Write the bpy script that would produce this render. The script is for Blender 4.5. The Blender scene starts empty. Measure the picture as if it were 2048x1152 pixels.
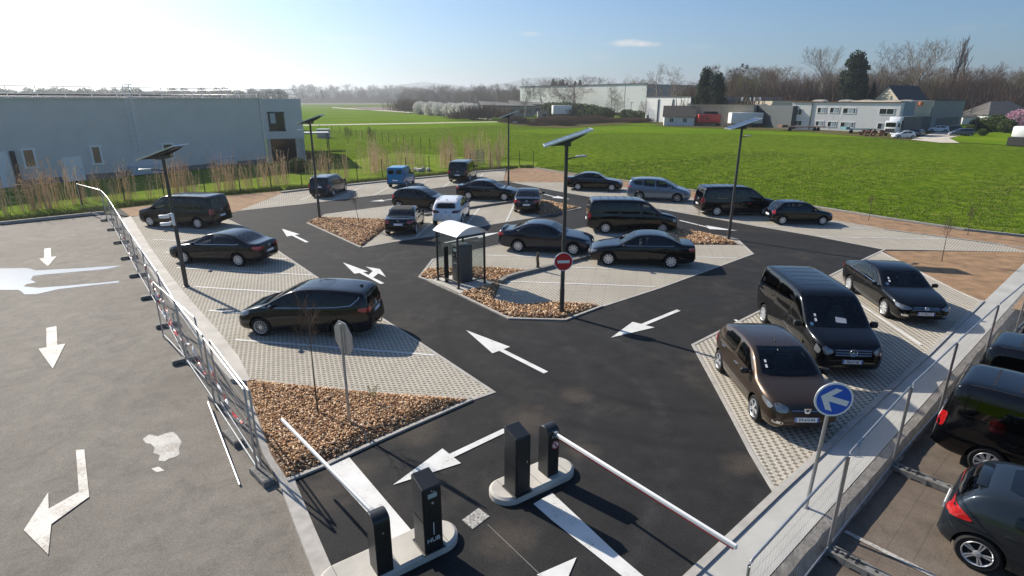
import bpy, bmesh, math, random
import numpy as np
from mathutils import Vector, Matrix
from mathutils.bvhtree import BVHTree
R = math.radians
PI = math.pi
SC = bpy.context.scene
COL = SC.collection
random.seed(7)
rng = np.random.default_rng(7)

# ------------------------------------------------------------------ camera
CAM_H, F_PX, PITCH, ROLL = 7.25, 1148.0, R(18.18), R(0.12)
_r = Vector((math.cos(ROLL), math.sin(PITCH) * math.sin(ROLL), math.cos(PITCH) * math.sin(ROLL)))
_f = Vector((0, math.cos(PITCH), -math.sin(PITCH)))
_u = _r.cross(_f).normalized()
cam = bpy.data.cameras.new('camera')
cam_ob = bpy.data.objects.new('camera', cam)
COL.objects.link(cam_ob)
cam.sensor_width = 36.0
cam.lens = F_PX / 2048 * 36
cam.clip_start, cam.clip_end = 0.1, 40000
M = Matrix((_r, _u, -_f)).transposed().to_4x4()
M.translation = (0, 0, CAM_H)
cam_ob.matrix_world = M
SC.camera = cam_ob

# ------------------------------------------------------------------ light
SUN_AZ, SUN_EL = -50.0, 33.0          # measured from +Y towards +X
world = bpy.data.worlds.new('World')
SC.world = world
world.use_nodes = True
wn = world.node_tree
bg = wn.nodes['Background']
sky = wn.nodes.new('ShaderNodeTexSky')
sky.sky_type = 'NISHITA'
sky.sun_disc = False
sky.sun_elevation = R(SUN_EL)
sky.sun_rotation = R(SUN_AZ)
sky.air_density, sky.dust_density, sky.ozone_density = 1.0, 1.3, 4.0
sky.altitude = 200
wb = wn.nodes.new('ShaderNodeMix'); wb.data_type = 'RGBA'; wb.blend_type = 'MULTIPLY'; wb.inputs[0].default_value = 1.0
wb.inputs[7].default_value = (0.75, 0.96, 1.12, 1)
wn.links.new(sky.outputs[0], wb.inputs[6])
SKY_OUT = wb.outputs[2]
bg.inputs[1].default_value = 0.074
sd = Vector((math.cos(R(SUN_EL)) * math.sin(R(SUN_AZ)), math.cos(R(SUN_EL)) * math.cos(R(SUN_AZ)), math.sin(R(SUN_EL))))
sun = bpy.data.lights.new('sun', 'SUN')
sun.energy, sun.angle, sun.color = 5.0, R(0.5), (1.0, 0.915, 0.79)
sun_ob = bpy.data.objects.new('sun', sun)
sun_ob.rotation_euler = (-sd).to_track_quat('-Z', 'Y').to_euler()
sun_ob.location = (-60, 50, 60)
COL.objects.link(sun_ob)
SC.view_settings.view_transform = 'Standard'
SC.view_settings.look = 'None'
SC.view_settings.exposure = 0.58
SC.view_settings.gamma = 1.0

# ------------------------------------------------------------------ helpers
def ray(px, py):
    return _f * F_PX + _r * (px - 1024) - _u * (py - 576)
def g(px, py, z=0.0):
    """a pixel of the photograph to the point of the place it shows at height z"""
    d = ray(px, py)
    t = (z - CAM_H) / d.z
    return Vector((d.x * t, d.y * t, z))
def at(px, py, Y):
    d = ray(px, py); t = Y / d.y
    return Vector((d.x * t, Y, CAM_H + d.z * t))
# a few small fair weather clouds low in the sky
_tc = wn.nodes.new('ShaderNodeTexCoord').outputs['Generated']
def _dot(v, w):
    n = wn.nodes.new('ShaderNodeVectorMath'); n.operation = 'DOT_PRODUCT'; wn.links.new(v, n.inputs[0]); n.inputs[1].default_value = w; return n.outputs['Value']
def _mth(op, a, b=0.0):
    n = wn.nodes.new('ShaderNodeMath'); n.operation = op; n.use_clamp = op == 'MULTIPLY'
    for i, s in enumerate((a, b)):
        if hasattr(s, 'is_output'): wn.links.new(s, n.inputs[i])
        else: n.inputs[i].default_value = s
    return n.outputs[0]
_cn = wn.nodes.new('ShaderNodeTexNoise'); _cn.inputs['Scale'].default_value = 26; _cn.inputs['Detail'].default_value = 8; _cn.inputs['Roughness'].default_value = 0.6
wn.links.new(_tc, _cn.inputs['Vector'])
_sum = None
for _px, _py, _w, _h, _a in ((1258, 86, .036, .0065, .9), (1300, 89, .022, .005, .8), (1055, 68, .026, .004, .45), (1190, 115, .03, .005, .35), (1400, 93, .03, .004, .3), (700, 76, .05, .006, .4), (1950, 55, .035, .006, .25)):
    _d = ray(_px, _py).normalized(); _rt = _d.cross(Vector((0, 0, 1))).normalized(); _up = _rt.cross(_d)
    _e = _mth('ADD', _mth('POWER', _mth('DIVIDE', _dot(_tc, _rt), _w), 2.0), _mth('POWER', _mth('DIVIDE', _dot(_tc, _up), _h), 2.0))
    _k = _mth('MULTIPLY', _mth('SUBTRACT', 1.0, _e), _a)
    _k = _mth('MULTIPLY', _k, _mth('MULTIPLY', _mth('SUBTRACT', _cn.outputs[0], 0.36), 4.0))
    _sum = _k if _sum is None else _mth('ADD', _sum, _k)
_cm = wn.nodes.new('ShaderNodeMix'); _cm.data_type = 'RGBA'
wn.links.new(_sum, _cm.inputs[0]); wn.links.new(SKY_OUT, _cm.inputs[6]); _cm.inputs[7].default_value = (7.5, 7.4, 7.3, 1)
wn.links.new(_cm.outputs[2], bg.inputs[0])
def P(*pts, z=0.0):
    return [g(px, py, z) for px, py in pts]

def tag(o, label=None, cat=None, group=None, kind=None):
    if label: o['label'] = label
    if cat: o['category'] = cat
    if group: o['group'] = group
    if kind: o['kind'] = kind
    return o
def thing(name, label, cat, loc=(0, 0, 0), rotz=0.0, group=None):
    o = bpy.data.objects.new(name, None)
    o.empty_display_size = 0.2
    COL.objects.link(o)
    o.location = loc; o.rotation_euler = (0, 0, rotz)
    return tag(o, label, cat, group)
KIDS = {}
def obj(name, me, parent=None):
    o = bpy.data.objects.new(name, me)
    COL.objects.link(o)
    if parent is not None:
        o.parent = parent
        KIDS.setdefault(parent.name, []).append(o)
    return o
def copy_tree(o, parent=None):
    c = o.copy(); COL.objects.link(c)
    if parent is not None:
        c.parent = parent
        KIDS.setdefault(parent.name, []).append(c)
    for ch in list(KIDS.get(o.name, [])):
        copy_tree(ch, c)
    return c
def recolour(o, old, new):
    for ch in KIDS.get(o.name, []):
        if ch.type == 'MESH':
            for s in ch.material_slots:
                if s.material == old:
                    s.link = 'OBJECT'; s.material = new
        recolour(ch, old, new)

def rotz(v, a):
    c, s = math.cos(a), math.sin(a)
    return (v[0] * c - v[1] * s, v[0] * s + v[1] * c, v[2])

class MB:
    """collects shapes and links them as one mesh object"""
    def __init__(self): self.v = []; self.f = []; self.m = []
    def add(self, vs, fs, m=0):
        o = len(self.v)
        self.v += [tuple(p) for p in vs]
        self.f += [tuple(i + o for i in f) for f in fs]
        self.m += [m] * len(fs)
        return self
    def box(self, c, s, rz=0.0, m=0, rx=0.0, ry=0.0):
        x, y, z = s[0] / 2, s[1] / 2, s[2] / 2
        vs = [Vector((a * x, b * y, d * z)) for d in (-1, 1) for b in (-1, 1) for a in (-1, 1)]
        if rx or ry or rz:
            mt = Matrix.Rotation(rz, 3, 'Z') @ Matrix.Rotation(ry, 3, 'Y') @ Matrix.Rotation(rx, 3, 'X')
            vs = [mt @ v for v in vs]
        c = Vector(c)
        return self.add([v + c for v in vs], [(0, 2, 3, 1), (4, 5, 7, 6), (0, 1, 5, 4), (2, 6, 7, 3), (0, 4, 6, 2), (1, 3, 7, 5)], m)
    def rbox(self, c, s, b=0.02, rz=0.0, m=0, seg=2):
        bm = bmesh.new()
        bmesh.ops.create_cube(bm, size=1.0)
        bmesh.ops.scale(bm, vec=s, verts=bm.verts)
        bmesh.ops.bevel(bm, geom=list(bm.edges), offset=b, segments=seg, affect='EDGES', profile=0.5)
        bmesh.ops.rotate(bm, cent=(0, 0, 0), matrix=Matrix.Rotation(rz, 3, 'Z'), verts=bm.verts)
        bmesh.ops.translate(bm, vec=c, verts=bm.verts)
        bm.verts.index_update()
        self.add([v.co[:] for v in bm.verts], [[v.index for v in f.verts] for f in bm.faces], m)
        bm.free(); return self
    def tube(self, pts, r, n=6, m=0, caps=True):
        pts = [Vector(p) for p in pts]
        rs = r if isinstance(r, (list, tuple)) else [r] * len(pts)
        vs = []
        for i, p in enumerate(pts):
            d = (pts[min(i + 1, len(pts) - 1)] - pts[max(i - 1, 0)]).normalized()
            a = d.cross(Vector((0, 0, 1)) if abs(d.z) < 0.9 else Vector((1, 0, 0))).normalized()
            b = d.cross(a)
            for k in range(n):
                t = 2 * PI * k / n
                vs.append(p + (a * math.cos(t) + b * math.sin(t)) * rs[i])
        fs = [(i * n + k, i * n + (k + 1) % n, (i + 1) * n + (k + 1) % n, (i + 1) * n + k) for i in range(len(pts) - 1) for k in range(n)]
        if caps:
            fs.append(tuple(range(n))[::-1]); fs.append(tuple((len(pts) - 1) * n + k for k in range(n)))
        return self.add(vs, fs, m)
    def lathe(self, prof, n=24, c=(0, 0, 0), axis='Z', m=0):
        """prof: (radius, height) pairs"""
        vs = []; L = len(prof)
        for r, h in prof:
            for k in range(n):
                t = 2 * PI * k / n
                a, b = r * math.cos(t), r * math.sin(t)
                v = (a, b, h) if axis == 'Z' else ((a, h, b) if axis == 'Y' else (h, a, b))
                vs.append((v[0] + c[0], v[1] + c[1], v[2] + c[2]))
        fs = []
        for i in range(L - 1):
            for k in range(n):
                q = (i * n + k, i * n + (k + 1) % n, (i + 1) * n + (k + 1) % n, (i + 1) * n + k)
                fs.append(q[::-1] if axis == 'Y' else q)
        return self.add(vs, fs, m)
    def prism(self, poly, z0, z1, m=0, mat=None):
        n = len(poly)
        a = sum(poly[i][0] * poly[(i + 1) % n][1] - poly[(i + 1) % n][0] * poly[i][1] for i in range(n))
        if a < 0: poly = poly[::-1]
        vs = [(p[0], p[1], z0) for p in poly] + [(p[0], p[1], z1) for p in poly]
        if mat is not None: vs = [mat @ Vector(v) for v in vs]
        fs = [tuple(range(n))[::-1], tuple(range(n, 2 * n))] + [(i, (i + 1) % n, n + (i + 1) % n, n + i) for i in range(n)]
        return self.add(vs, fs, m)
    def build(self, name, mats, parent=None, smooth=None):
        me = bpy.data.meshes.new(name)
        me.from_pydata(self.v, [], self.f)
        if not isinstance(mats, (list, tuple)): mats = [mats]
        for mm in mats: me.materials.append(mm)
        if len(mats) > 1: me.polygons.foreach_set('material_index', self.m)
        if smooth is not None:
            me.polygons.foreach_set('use_smooth', [True] * len(me.polygons))
            me.set_sharp_from_angle(angle=R(smooth))
        me.update()
        return obj(name, me, parent)

# ------------------------------------------------------------------ materials
def nodes(name):
    m = bpy.data.materials.new(name); m.use_nodes = True
    nt = m.node_tree
    return m, nt, nt.nodes['Principled BSDF'], nt.nodes, nt.links
def pbr(name, col, rough=0.6, metal=0.0, coat=0.0, spec=0.5, noise=0.0, nscale=3.0, bump=0.0, bscale=40.0, emit=None):
    m, nt, b, N, L = nodes(name)
    b.inputs['Base Color'].default_value = (*col, 1)
    b.inputs['Roughness'].default_value = rough
    b.inputs['Metallic'].default_value = metal
    b.inputs['Coat Weight'].default_value = coat
    b.inputs['Coat Roughness'].default_value = 0.04
    b.inputs['Specular IOR Level'].default_value = spec
    tc = None
    if noise or bump:
        tc = N.new('ShaderNodeTexCoord')
    if noise:
        t = N.new('ShaderNodeTexNoise'); t.inputs['Scale'].default_value = nscale; t.inputs['Detail'].default_value = 6
        L.new(tc.outputs['Object'], t.inputs['Vector'])
        r = N.new('ShaderNodeValToRGB')
        r.color_ramp.elements[0].position, r.color_ramp.elements[1].position = 0.3, 0.7
        r.color_ramp.elements[0].color = (*[c * (1 - noise) for c in col], 1)
        r.color_ramp.elements[1].color = (*[min(1, c * (1 + noise)) for c in col], 1)
        L.new(t.outputs[0], r.inputs[0]); L.new(r.outputs[0], b.inputs['Base Color'])
    if bump:
        t = N.new('ShaderNodeTexNoise'); t.inputs['Scale'].default_value = bscale; t.inputs['Detail'].default_value = 4
        L.new(tc.outputs['Object'], t.inputs['Vector'])
        bp = N.new('ShaderNodeBump'); bp.inputs['Strength'].default_value = bump; bp.inputs['Distance'].default_value = 0.02
        L.new(t.outputs[0], bp.inputs['Height']); L.new(bp.outputs[0], b.inputs['Normal'])
    return m
def node_noise(N, L, vec, scale, detail=5, rough=0.55, dist=0.0):
    t = N.new('ShaderNodeTexNoise')
    t.inputs['Scale'].default_value = scale; t.inputs['Detail'].default_value = detail
    t.inputs['Roughness'].default_value = rough; t.inputs['Distortion'].default_value = dist
    L.new(vec, t.inputs['Vector']); return t.outputs[0]
def node_ramp(N, L, fac, stops):
    r = N.new('ShaderNodeValToRGB'); e = r.color_ramp.elements
    while len(e) < len(stops): e.new(0.5)
    for i, (p, c) in enumerate(stops):
        e[i].position = p; e[i].color = (*c, 1) if len(c) == 3 else c
    L.new(fac, r.inputs[0]); return r.outputs[0]
def node_mix(N, L, fac, a, b, mode='MIX'):
    x = N.new('ShaderNodeMix'); x.data_type = 'RGBA'; x.blend_type = mode
    for s, k in ((fac, 0), (a, 6), (b, 7)):
        if hasattr(s, 'is_output'): L.new(s, x.inputs[k])
        elif k == 0: x.inputs[0].default_value = s
        else: x.inputs[k].default_value = (*s, 1)
    return x.outputs[2]
def node_math(N, L, op, a, b=None, c=None):
    x = N.new('ShaderNodeMath'); x.operation = op
    for i, s in enumerate((a, b, c)):
        if s is None: continue
        if hasattr(s, 'is_output'): L.new(s, x.inputs[i])
        else: x.inputs[i].default_value = s
    return x.outputs[0]
def node_bump(N, L, b, h, strength, dist=0.02):
    bp = N.new('ShaderNodeBump'); bp.inputs['Strength'].default_value = strength; bp.inputs['Distance'].default_value = dist
    L.new(h, bp.inputs['Height']); L.new(bp.outputs[0], b.inputs['Normal'])

def mat_asphalt(name, c0, c1, dust, dust_lo=0.58, dust_hi=0.8, speck=0.35, rough=0.82, cracks=False, spots=(), rings=()):
    m, nt, b, N, L = nodes(name)
    pos = N.new('ShaderNodeNewGeometry').outputs['Position']
    big = node_noise(N, L, pos, 0.22, 6, 0.6, 0.6)
    mid = node_noise(N, L, pos, 1.7, 6, 0.65)
    fine = node_noise(N, L, pos, 34, 4, 0.8)
    col = node_ramp(N, L, mid, [(0.3, c0), (0.72, c1)])
    d = node_ramp(N, L, big, [(dust_lo, (0, 0, 0)), (dust_hi, (1, 1, 1))])
    d2 = node_mix(N, L, 1.0, d, node_ramp(N, L, mid, [(0.35, (0, 0, 0)), (0.65, (1, 1, 1))]), 'MULTIPLY')
    col = node_mix(N, L, d2, col, dust)
    for (sx, sy, rad, wd, amt) in rings:
        dv = N.new('ShaderNodeVectorMath'); dv.operation = 'DISTANCE'; L.new(pos, dv.inputs[0]); dv.inputs[1].default_value = (sx, sy, 0)
        k = node_math(N, L, 'DIVIDE', node_math(N, L, 'ABSOLUTE', node_math(N, L, 'SUBTRACT', dv.outputs['Value'], rad)), wd)
        k = node_math(N, L, 'MULTIPLY', node_math(N, L, 'SUBTRACT', 1.0, k), node_math(N, L, 'SUBTRACT', node_math(N, L, 'MULTIPLY', mid, 3.0), 1.0))
        col = node_mix(N, L, 1.0, col, node_ramp(N, L, k, [(0.0, (1, 1, 1)), (0.6, (amt,) * 3)]), 'MULTIPLY')
    for (sx, sy, sr) in spots:
        dv = N.new('ShaderNodeVectorMath'); dv.operation = 'DISTANCE'; L.new(pos, dv.inputs[0]); dv.inputs[1].default_value = (sx, sy, 0)
        k = node_math(N, L, 'SUBTRACT', 1.0, node_math(N, L, 'DIVIDE', dv.outputs['Value'], sr))
        k = node_math(N, L, 'MULTIPLY', node_math(N, L, 'ADD', k, node_math(N, L, 'SUBTRACT', mid, 0.72)), 1.6)
        col = node_mix(N, L, node_ramp(N, L, k, [(0.0, (0, 0, 0)), (0.9, (0.55,) * 3)]), col, dust)
    sp = node_ramp(N, L, fine, [(0.3, (1 - speck,) * 3), (0.7, (1 + speck,) * 3)])
    col = node_mix(N, L, 1.0, col, sp, 'MULTIPLY')
    grit = node_noise(N, L, pos, 70, 2, 0.8)
    col = node_mix(N, L, node_ramp(N, L, grit, [(0.66, (0, 0, 0)), (0.74, (1, 1, 1))]), col, tuple(min(1, c * 2.6) for c in c1))
    blot = node_noise(N, L, pos, 0.9, 7, 0.75, 1.5)
    col = node_mix(N, L, 1.0, col, node_ramp(N, L, blot, [(0.34, (0.80,) * 3), (0.5, (1, 1, 1)), (0.68, (1.10,) * 3)]), 'MULTIPLY')
    vor = N.new('ShaderNodeTexVoronoi'); vor.feature = 'DISTANCE_TO_EDGE'; vor.inputs['Scale'].default_value = 0.16
    wv = N.new('ShaderNodeVectorMath'); wv.operation = 'ADD'
    nv = N.new('ShaderNodeTexNoise'); nv.inputs['Scale'].default_value = 0.8; nv.inputs['Detail'].default_value = 6
    L.new(pos, nv.inputs['Vector']); L.new(pos, wv.inputs[0]); L.new(nv.outputs['Color'], wv.inputs[1]); L.new(wv.outputs[0], vor.inputs['Vector'])
    if cracks:
        ck = node_ramp(N, L, vor.outputs[0], [(0.0, (1, 1, 1)), (0.006, (0, 0, 0))])
        ck = node_mix(N, L, 1.0, ck, node_ramp(N, L, big, [(0.4, (0, 0, 0)), (0.5, (1, 1, 1))]), 'MULTIPLY')
        col = node_mix(N, L, ck, col, tuple(c * 0.45 for c in c0))
    L.new(col, b.inputs['Base Color'])
    b.inputs['Roughness'].default_value = rough
    b.inputs['Specular IOR Level'].default_value = 0.18
    node_bump(N, L, b, fine, 0.5, 0.01)
    return m
def mat_grass(name, stops, stops2, s1, s2, bump=0.6):
    m, nt, b, N, L = nodes(name)
    pos = N.new('ShaderNodeNewGeometry').outputs['Position']
    a = node_noise(N, L, pos, s1, 6, 0.65, 0.5)
    c = node_noise(N, L, pos, s2, 5, 0.6)
    big = node_noise(N, L, pos, 0.035, 4, 0.5)
    col = node_ramp(N, L, a, stops)
    col = node_mix(N, L, node_ramp(N, L, c, [(0.45, (0, 0, 0)), (0.68, (1, 1, 1))]), col, node_ramp(N, L, a, stops2))
    tint = node_ramp(N, L, big, [(0.3, (0.85, 0.9, 0.8)), (0.7, (1.15, 1.1, 1.1))])
    col = node_mix(N, L, 1.0, col, tint, 'MULTIPLY')
    L.new(col, b.inputs['Base Color'])
    b.inputs['Roughness'].default_value = 0.9
    b.inputs['Specular IOR Level'].default_value = 0.0
    node_bump(N, L, b, a, bump, 0.12)
    return m
def mat_pavers(name, ang, pitch=0.15):
    """concrete grid pavers: staggered rows of lens shaped openings filled with gravel"""
    m, nt, b, N, L = nodes(name)
    pos = N.new('ShaderNodeNewGeometry').outputs['Position']
    mp = N.new('ShaderNodeMapping'); mp.inputs['Rotation'].default_value = (0, 0, ang)
    mp.inputs['Scale'].default_value = (1 / pitch, 1.3 / pitch, 1)
    L.new(pos, mp.inputs['Vector'])
    sx = N.new('ShaderNodeSeparateXYZ'); L.new(mp.outputs[0], sx.inputs[0])
    u, v = sx.outputs[0], sx.outputs[1]
    row = node_math(N, L, 'FLOOR', v)
    par = node_math(N, L, 'MULTIPLY', node_math(N, L, 'MODULO', node_math(N, L, 'ABSOLUTE', row), 2.0), 0.5)
    fu = node_math(N, L, 'ABSOLUTE', node_math(N, L, 'SUBTRACT', node_math(N, L, 'FRACT', node_math(N, L, 'ADD', u, par)), 0.5))
    fv = node_math(N, L, 'ABSOLUTE', node_math(N, L, 'SUBTRACT', node_math(N, L, 'FRACT', v), 0.5))
    d = node_math(N, L, 'ADD', fu, node_math(N, L, 'MULTIPLY', fv, 1.15))
    hole = node_ramp(N, L, d, [(0.38, (1, 1, 1)), (0.45, (0, 0, 0))])
    # joints of the slabs, each four cells by four
    ju = node_math(N, L, 'ABSOLUTE', node_math(N, L, 'SUBTRACT', node_math(N, L, 'FRACT', node_math(N, L, 'MULTIPLY', u, 0.25)), 0.5))
    jv = node_math(N, L, 'ABSOLUTE', node_math(N, L, 'SUBTRACT', node_math(N, L, 'FRACT', node_math(N, L, 'MULTIPLY', v, 0.25)), 0.5))
    joint = node_ramp(N, L, node_math(N, L, 'MAXIMUM', ju, jv), [(0.485, (0, 0, 0)), (0.495, (1, 1, 1))])
    big = node_noise(N, L, pos, 0.35, 5, 0.6)
    fine = node_noise(N, L, pos, 30, 3, 0.7)
    conc = node_ramp(N, L, big, [(0.3, (0.43, 0.395, 0.335)), (0.7, (0.55, 0.51, 0.435))])
    conc = node_mix(N, L, 1.0, conc, node_ramp(N, L, fine, [(0.3, (0.8,) * 3), (0.7, (1.15,) * 3)]), 'MULTIPLY')
    fill = node_ramp(N, L, fine, [(0.35, (0.15, 0.13, 0.10)), (0.65, (0.27, 0.24, 0.19))])
    col = node_mix(N, L, hole, conc, fill)
    col = node_mix(N, L, node_math(N, L, 'MULTIPLY', joint, 0.55), col, (0.12, 0.105, 0.085))
    L.new(col, b.inputs['Base Color'])
    b.inputs['Roughness'].default_value = 0.9
    b.inputs['Specular IOR Level'].default_value = 0.2
    h = node_math(N, L, 'SUBTRACT', node_math(N, L, 'MULTIPLY', fine, 0.15), hole)
    node_bump(N, L, b, h, 1.0, 0.05)
    return m
def mat_chips(name, stops):
    m, nt, b, N, L = nodes(name)
    ri = N.new('ShaderNodeNewGeometry').outputs['Random Per Island']
    L.new(node_ramp(N, L, ri, stops), b.inputs['Base Color'])
    b.inputs['Roughness'].default_value = 0.85
    b.inputs['Specular IOR Level'].default_value = 0.2
    return m
def mat_paint(name, col, metal=0.0, rough=0.28):
    m, nt, b, N, L = nodes(name)
    b.inputs['Base Color'].default_value = (*col, 1)
    b.inputs['Metallic'].default_value = metal
    b.inputs['Roughness'].default_value = rough
    b.inputs['Coat Weight'].default_value = 0.9
    b.inputs['Coat Roughness'].default_value = 0.03
    pos = N.new('ShaderNodeTexCoord').outputs['Object']
    b.inputs['Specular IOR Level'].default_value = 0.05
    n = node_noise(N, L, pos, 2.5, 5, 0.6)
    L.new(node_ramp(N, L, n, [(0.35, (0.02,) * 3), (0.8, (0.09,) * 3)]), b.inputs['Coat Roughness'])
    return m
def mat_wall(name, col, stripe=None, axis=0, rough=0.55, var=0.08):
    """clad or rendered wall; stripe = spacing of the upright ribs in metres"""
    m, nt, b, N, L = nodes(name)
    tc = N.new('ShaderNodeTexCoord').outputs['Object']
    n = node_noise(N, L, tc, 0.6, 5, 0.6)
    c = node_ramp(N, L, n, [(0.3, tuple(x * (1 - var) for x in col)), (0.7, tuple(min(1, x * (1 + var)) for x in col))])
    if stripe:
        s = N.new('ShaderNodeSeparateXYZ'); L.new(tc, s.inputs[0])
        fr = node_math(N, L, 'FRACT', node_math(N, L, 'MULTIPLY', s.outputs[axis], 1 / stripe))
        t = node_math(N, L, 'ABSOLUTE', node_math(N, L, 'SUBTRACT', fr, 0.5))
        node_bump(N, L, b, node_ramp(N, L, t, [(0.2, (0, 0, 0)), (0.3, (1, 1, 1))]), 0.25, 0.03)
    L.new(c, b.inputs['Base Color'])
    b.inputs['Roughness'].default_value = rough
    return m

MT = {}
MT['asphalt'] = mat_asphalt('asphalt', (0.0185, 0.0187, 0.0195), (0.027, 0.027, 0.0275), (0.080, 0.066, 0.052), 0.52, 0.80, 0.6, rings=[(-1.5, 12.0, 5.2, .22, 1.25), (-1.5, 12.0, 6.8, .22, 1.22), (5.5, 18.5, 6.2, .25, 0.72), (5.5, 18.5, 7.8, .25, 0.72), (-9.0, 14.0, 11.0, .25, 1.2), (-9.0, 14.0, 12.7, .25, 1.2), (12.0, 24.0, 8.0, .3, 0.75)], spots=[(*g(px, py)[:2], r) for px, py, r in ((1150, 790, 0.7), (830, 860, 1.1), (700, 950, 1.0), (1060, 840, 1.0), (1010, 1075, 0.8), (620, 1000, 1.0), (1490, 930, 0.7), (1165, 900, 0.6))])
MT['old_asphalt'] = mat_asphalt('worn_asphalt', (0.155, 0.141, 0.121), (0.215, 0.196, 0.170), (0.108, 0.094, 0.078), 0.46, 0.72, 0.32)
MT['brown_asphalt'] = mat_asphalt('dusty_asphalt', (0.115, 0.092, 0.074), (0.165, 0.135, 0.108), (0.21, 0.19, 0.165), 0.5, 0.72, 0.22)
MT['concrete'] = pbr('concrete', (0.46, 0.435, 0.39), 0.85, noise=0.16, nscale=1.3, bump=0.3, bscale=9)
MT['walkway'] = pbr('walkway_concrete', (0.40, 0.395, 0.37), 0.8, noise=0.13, nscale=0.9, bump=0.35, bscale=5)
MT['rough_concrete'] = pbr('rough_concrete', (0.25, 0.225, 0.195), 0.9, noise=0.35, nscale=4, bump=0.8, bscale=14)
MT['kerb'] = pbr('kerb_stone', (0.37, 0.35, 0.32), 0.85, noise=0.15, nscale=4, bump=0.2)
MT['kerb_dark'] = pbr('kerb_stone_grey', (0.20, 0.19, 0.175), 0.85, noise=0.2, nscale=3, bump=0.2)
def mat_roadpaint(name, c, under, lo, hi):
    m, nt, b, N, L = nodes(name)
    pos = N.new('ShaderNodeNewGeometry').outputs['Position']
    a = node_noise(N, L, pos, 24, 6, 0.75); d = node_noise(N, L, pos, 1.6, 4, 0.6)
    k = node_math(N, L, 'ADD', node_math(N, L, 'MULTIPLY', a, 0.6), node_math(N, L, 'MULTIPLY', d, 0.4))
    col = node_mix(N, L, node_ramp(N, L, k, [(lo, (0, 0, 0)), (hi, (1, 1, 1))]), under, c)
    col = node_mix(N, L, 1.0, col, node_ramp(N, L, d, [(0.3, (0.86, 0.85, 0.83)), (0.65, (1.03,) * 3)]), 'MULTIPLY')
    L.new(col, b.inputs['Base Color']); b.inputs['Roughness'].default_value = 0.65
    return m
MT['paint_line'] = mat_roadpaint('white_road_paint', (0.66, 0.66, 0.645), (0.20, 0.195, 0.19), 0.37, 0.43)
MT['worn_line'] = mat_roadpaint('worn_road_paint', (0.50, 0.485, 0.455), (0.24, 0.215, 0.185), 0.41, 0.52)
MT['soil'] = pbr('bare_soil', (0.255, 0.155, 0.082), 0.95, noise=0.3, nscale=1.8, bump=0.8, bscale=12)
MT['plough'] = pbr('ploughed_soil', (0.12, 0.078, 0.06), 0.95, noise=0.2, nscale=0.4)
MT['track'] = pbr('gravel_track', (0.50, 0.45, 0.37), 0.95, noise=0.15, nscale=0.5)
MT['chips'] = mat_chips('bark_chips', [(0.0, (0.20, 0.10, 0.055)), (0.2, (0.37, 0.20, 0.105)), (0.5, (0.54, 0.335, 0.175)), (0.8, (0.66, 0.46, 0.28)), (1.0, (0.80, 0.65, 0.48))])
MT['chip_base'] = pbr('bark_base', (0.16, 0.095, 0.056), 0.95, noise=0.4, nscale=9, bump=0.9, bscale=18)
MT['field'] = mat_grass('field_grass', [(0.30, (0.034, 0.064, 0.009)), (0.50, (0.078, 0.128, 0.012)), (0.70, (0.150, 0.205, 0.022))],
                        [(0.30, (0.036, 0.075, 0.009)), (0.5, (0.115, 0.170, 0.015)), (0.72, (0.25, 0.235, 0.065))], 1.3, 0.5)
MT['far_field'] = mat_grass('far_field_grass', [(0.3, (0.080, 0.150, 0.010)), (0.7, (0.125, 0.20, 0.014))], [(0.3, (0.10, 0.165, 0.012)), (0.7, (0.16, 0.22, 0.018))], 0.5, 0.06, 0.3)
MT['verge'] = mat_grass('verge_grass', [(0.3, (0.10, 0.155, 0.022)), (0.7, (0.19, 0.27, 0.04))], [(0.3, (0.16, 0.20, 0.035)), (0.7, (0.26, 0.29, 0.07))], 3.0, 0.7)
MT['rough_grass'] = mat_grass('rough_ground', [(0.3, (0.06, 0.055, 0.03)), (0.7, (0.13, 0.13, 0.045))], [(0.3, (0.09, 0.075, 0.045)), (0.7, (0.17, 0.14, 0.08))], 1.2, 0.3)
MT['steel'] = pbr('galvanised_steel', (0.42, 0.43, 0.44), 0.42, 0.8, noise=0.1, nscale=6)
MT['dark_steel'] = pbr('anthracite_steel', (0.065, 0.062, 0.058), 0.45, 0.3)
MT['black_metal'] = pbr('black_coated_metal', (0.012, 0.012, 0.013), 0.42)
MT['cabinet'] = pbr('anthracite_cabinet', (0.016, 0.018, 0.021), 0.38, noise=0.1, nscale=5)
MT['machine'] = pbr('grey_cabinet', (0.075, 0.08, 0.078), 0.42)
MT['white'] = pbr('white_coating', (0.80, 0.80, 0.80), 0.4)
MT['white_roof'] = pbr('white_roof_sheet', (0.78, 0.79, 0.82), 0.45)
MT['red'] = pbr('red_film', (0.55, 0.012, 0.018), 0.4)
MT['blue'] = pbr('blue_film', (0.008, 0.105, 0.56), 0.4)
MT['black'] = pbr('black_plastic', (0.012, 0.012, 0.012), 0.55)
MT['well'] = pbr('wheel_well', (0.006, 0.006, 0.006), 0.95, spec=0.1)
MT['paper'] = pbr('paper_behind_glass', (0.5, 0.51, 0.52), 0.5)
MT['tyre'] = pbr('tyre_rubber', (0.018, 0.018, 0.018), 0.85, spec=0.25)
MT['rim'] = pbr('silver_rim', (0.62, 0.63, 0.65), 0.3, 0.55)
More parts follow.
